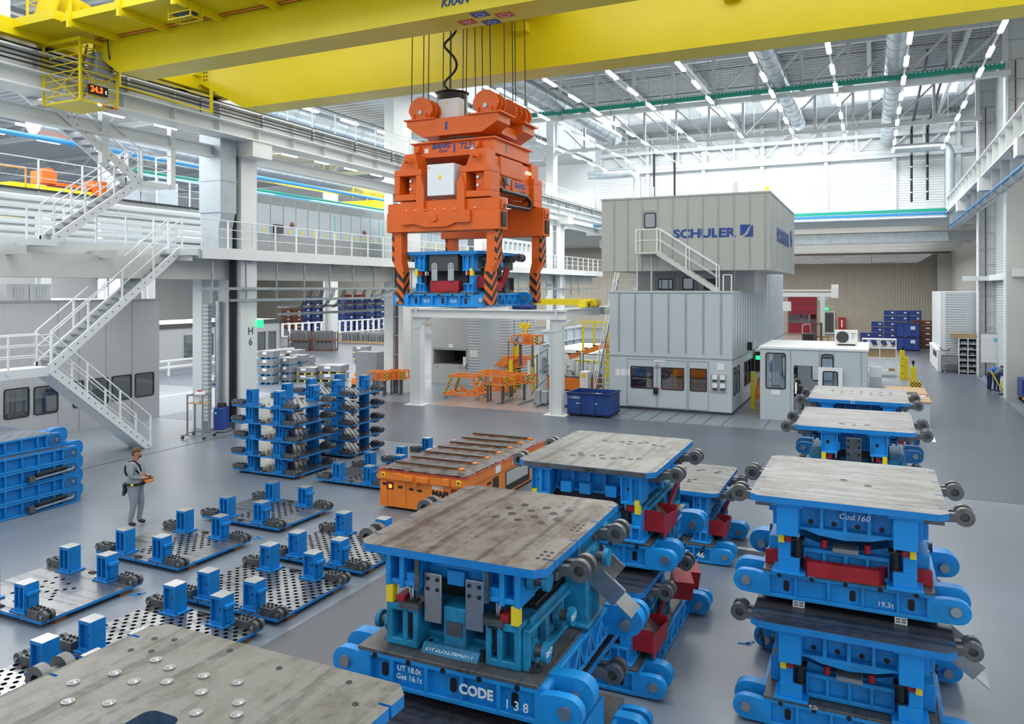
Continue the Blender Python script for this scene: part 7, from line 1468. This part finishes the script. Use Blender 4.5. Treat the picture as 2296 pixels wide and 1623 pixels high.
t = thing('dark_cart', 'dark grey wheeled cart with folded panels left of the parts rack', 'cart', (4.55, 57.55, 0)); m = MB(); m.frame('y', -.05, .05, -.48, .12, .48, 1.15, .04); m.build('frame', 'dark_grey', t); MB().box(-.42, -.03, .65, .42, .03, 1.1).build('panel', 'grey', t); m = MB()
for k in range(5): m.box(-.42, -.03, .18 + k * .08, .42, .03, .22 + k * .08)
m.build('rib', 'dark_grey', t)
for x in (-.42, .42): MB().cyl((x, -.04, .06), (x, .04, .06), .06, 10).build('castor', 'black', t)
t = thing('notice_board', 'white notice board on wheels covered with sheets at the right', 'board', (6.6, 55.9, 0)); m = MB(); m.box(-.5, -.03, .9, .5, .03, 2.7); m.build('board', 'white', t); m = MB(); m.box(-.54, -.04, 0, -.49, .04, 2.72); m.box(.49, -.04, 0, .54, .04, 2.72); m.box(-.54, -.04, 2.68, .54, .04, 2.74); m.box(-.6, -.25, .03, -.45, .25, .08); m.build('frame', 'metal', t)
m = MB()
for a in range(3):
    for b in range(4): m.box(-.42 + a * .3, -.036, 1.1 + b * .36, -.18 + a * .3, -.031, 1.35 + b * .36, 1 if (a, b) == (2, 3) else 0)
m.build('sheet', ['paper', 'cyan'], t)
bend = joints(pelvis=(0, 0, .95), belly=(.12, 0, 1.06), chest=(.35, 0, 1.15), neck=(.5, 0, 1.2), h0=(.54, 0, 1.21), h1=(.62, 0, 1.23), h2=(.69, 0, 1.25), h3=(.74, 0, 1.26), shL=(.38, .19, 1.2), elL=(.5, .24, .95), wrL=(.62, .18, .8), haL=(.68, .16, .74), shR=(.38, -.19, 1.2), elR=(.5, -.24, .95), wrR=(.62, -.18, .8), haR=(.68, -.16, .74))
person('person in blue top bending over a yellow frame at the right edge', (5.7, 48.5, 0), RZ - .1, bend, ('shirt_blue', 'navy', 'brown'), 1.0, 'hair_dark')
person('person in grey-blue shirt bending beside the one in blue at the right edge', (5.95, 47.9, 0), RZ + .2, bend, ('denim', 'navy', 'black'), 1.0, 'hair_dark')
t = thing('yellow_fixture', 'yellow tube frame the two bending people are working on', 'fixture', (6.0, 46.9, 0)); m = MB(); m.tube([(-.45, -.1, 1.2), (-.38, -.1, 1.1), (-.05, -.1, .45), (.25, -.1, 1.0)], .045, 8); m.tube([(-.05, -.1, .45), (.2, -.1, .1), (.3, -.1, .1)], .05, 8); m.bar((.2, 0, 0), (.2, 0, 1.5), .12, .12); m.build('frame', 'yellow', t); MB().box(-.1, -.3, 0, .35, .2, .06).build('foot', 'dark', t)
t = thing('blue_cart', 'blue box cart with orange push handle at the right border', 'cart', (7.1, 44.2, 0)); MB().box(-.65, -.7, .25, .6, .7, 1.15).build('box', 'bin_blue', t, bevel=.01); m = MB(); m.tube([(-.6, -.9, .3), (-.5, -.95, 1.0), (-.3, -.95, 1.0), (-.15, -.9, .3)], .035, 8); m.box(-.65, -1.0, .22, .6, -.7, .28); m.build('push_handle', 'fixture_orange', t); txt('111825', .18, 'white', (-.1, -.705, .85), FRONT, t)
for x in (-.5, .45):
    for y in (-.55, .55): MB().cyl((x, y - .03, .12), (x, y + .03, .12), .12, 12).build('castor', 'black', t)
# rear bins on the right
G2 = 'big blue boxes by the dark lane'
b1 = binbox('large_box', 'lower of the two big blue boxes standing at the end of the dark lane', 2.8, 77, 0, 1.85, 1.2, 1.2, G2, 'sign_blue', 'navy'); dup(b1, (2.8, 77, 1.21), 0, 'upper of the two big blue boxes standing at the end of the dark lane', G2)
rb = None; COLS = [(.4, 4), (1.5, 6), (2.6, 6), (3.7, 6), (-.6, 2)]
for c, (x, n) in enumerate(COLS):
    for k in range(n):
        lab = '%s blue bin in the %s column behind the big blue boxes' % (TN[k] if k < n - 1 else 'topmost', ORD[c])
        if rb is None: rb = binbox('storage_bin', lab, x, 84, 0, 1.05, 1.2, .55, 'blue bins behind the big boxes', 'sign_blue', 'bin_blue')
        else: dup(rb, (x, 84, k * .56), 0, lab, 'blue bins behind the big boxes')
for c in range(2):
    for k in range(5): dup(br, (4.2 + c * 1.75, 80.5, k * .51), 0, '%s brown crate in the %s column right of the big blue boxes' % (TN[k] if k < 4 else 'topmost', ['left', 'right'][c]), 'brown crates right of the big blue boxes')
# white rear gantry, forklift
t = thing('portal_gantry', 'white steel gantry in the rear hall beside the press enclosure', 'gantry', (-4.4, 80, 0)); m = MB(); m.box(-.2, -.2, 0, .2, .2, 4.7); m.prism([(-.2, 4.2), (.2, 4.2), (.55, 4.7), (-.55, 4.7)], 'y', -.1, .1); m.build('post', 'white_paint', t); m = MB(); m.box(-4.5, -.2, 4.7, 1.0, .2, 5.1); m.box(-4.5, -.15, 5.25, 1.0, .15, 5.4); m.build('beam', 'white_paint', t); m = MB(); m.box(.8, -.5, 4.6, 1.4, .5, 5.9); m.box(-4.0, -.4, 3.3, -2.9, .4, 4.2); m.build('trolley', 'white', t); m = MB(); m.box(-4.4, -.2, 0, -4.1, .2, 4.7); m.build('post', 'white_paint', t)
t = thing('barrier_guard', 'striped guard hoop around the foot of the rear gantry post', 'guard', (-4.4, 79.4, 0)); m = MB(); m.frame('y', -.06, .06, -.6, 0, .6, .95, .14); m.build('hoop', 'hazard', t)
t = thing('forklift', 'dark forklift with raised mast behind the control cabin', 'forklift', (-5.2, 78, 0)); m = MB(); m.box(-.9, 0, .3, .3, 1.6, 1.2); m.build('body', 'dark', t, bevel=.05); m = MB(); m.box(.1, -.3, .1, .3, -.15, 2.3); m.box(.7, -.3, .1, .9, -.15, 2.3); m.box(.1, -.28, 2.1, .9, -.2, 2.2); m.build('mast', 'dark_grey', t); m = MB(); m.tube([(-.9, .2, 1.0), (-.85, .2, 2.0), (-.6, .2, 2.1), (-.2, .2, 2.1), (-.1, .2, 1.2)], .06, 8); m.build('overhead_guard', 'metal', t)
for x in (-.7, .2):
    for y in (.3, 1.3): MB().cyl((x - .1, y, .3), (x + .1, y, .3), .3, 14).build('wheel', 'black', t)
# ================================================================== camera and light
cam = bpy.data.cameras.new('camera'); co = bpy.data.objects.new('camera', cam); COL.objects.link(co)
cam.sensor_width = 36; cam.lens = 36 * 1721 / 2296; cam.shift_y = -(811.5 - 647) / 2296
cam.clip_end = 500; cam.clip_start = .1
co.location = (0, 0, 5.5); co.rotation_euler = (PI / 2, 0, math.atan2(809, 1721)); SC.camera = co
w = bpy.data.worlds.new('world'); SC.world = w; w.use_nodes = True
bg = w.node_tree.nodes['Background']; bg.inputs[0].default_value = (.86, .93, 1, 1); bg.inputs[1].default_value = WORLD
def area(loc, rot, sx, sy, e, col=(1, .98, .95)):
    l = bpy.data.lights.new('hall_light', 'AREA'); l.shape = 'RECTANGLE'; l.size = sx; l.size_y = sy; l.energy = e; l.color = col
    o = bpy.data.objects.new('hall_light', l); COL.objects.link(o); o.location = loc; o.rotation_euler = rot; return o
for y, e in ((10, 4200), (24, 4200), (38, 5200), (52, 5200)): area((-8, y, 15.7), (0, 0, 0), 26, 9, e * LK)
area((-8, 60.4, 19.3), (0, 0, 0), 26, 4, 9000 * LK, (.95, .98, 1))
for y in (18, 32, 46, 60): area((-38, y, 15.0), (0, 0, 0), 24, 8, 11000 * LK)
area((-75, 45, 15.5), (0, 0, 0), 30, 40, 26000 * LK)
area((-8, 86, 8.3), (0, 0, 0), 26, 20, 6500 * LK)
area((-8, 86, 8.7), (PI, 0, 0), 26, 20, 2500 * LK)
area((-50, 86, 10.8), (0, 0, 0), 50, 20, 22000 * LK)
for y in (16, 28, 40, 52): area((-25, y, 5.7), (0, 0, 0), 3, 9, 700 * LK); area((-29, y, 11), (0, -.5, 0), 3, 9, 1500 * LK)  # lamps under the mezzanine; tilted lights behind it are added, unseen fill
area((-33, 20, 4.85), (0, 0, 0), 4, 14, 500 * LK)
SC.view_settings.view_transform = 'Standard'; SC.view_settings.look = 'None'; SC.view_settings.exposure = EXPO; SC.view_settings.gamma = 1; SC.view_settings.use_curve_mapping = False
area((-2.2, 36, 2.9), (0, 0, 0), 2, 2, 60 * LK); area((-29.8, 19, 4.8), (0, 0, 0), 2, 8, 260 * LK); area((-8.3, 35.3, 4.9), (0, 0, 0), 4, 1, 120 * LK); area((-45.5, 40, 2.8), (0, 0, 0), 3, 14, 260 * LK)  # unseen lights added to brighten the cabin, enclosure and office interiors
cy = SC.cycles; cy.use_adaptive_sampling = True; cy.adaptive_threshold = .1; cy.max_bounces = 6; cy.diffuse_bounces = 3; cy.glossy_bounces = 3; cy.transparent_max_bounces = 12; cy.transmission_bounces = 4; cy.caustics_reflective = False; cy.caustics_refractive = False; cy.sample_clamp_indirect = 6; cy.use_denoising = True
try: cy.denoiser = 'OPENIMAGEDENOISE'
except Exception: pass
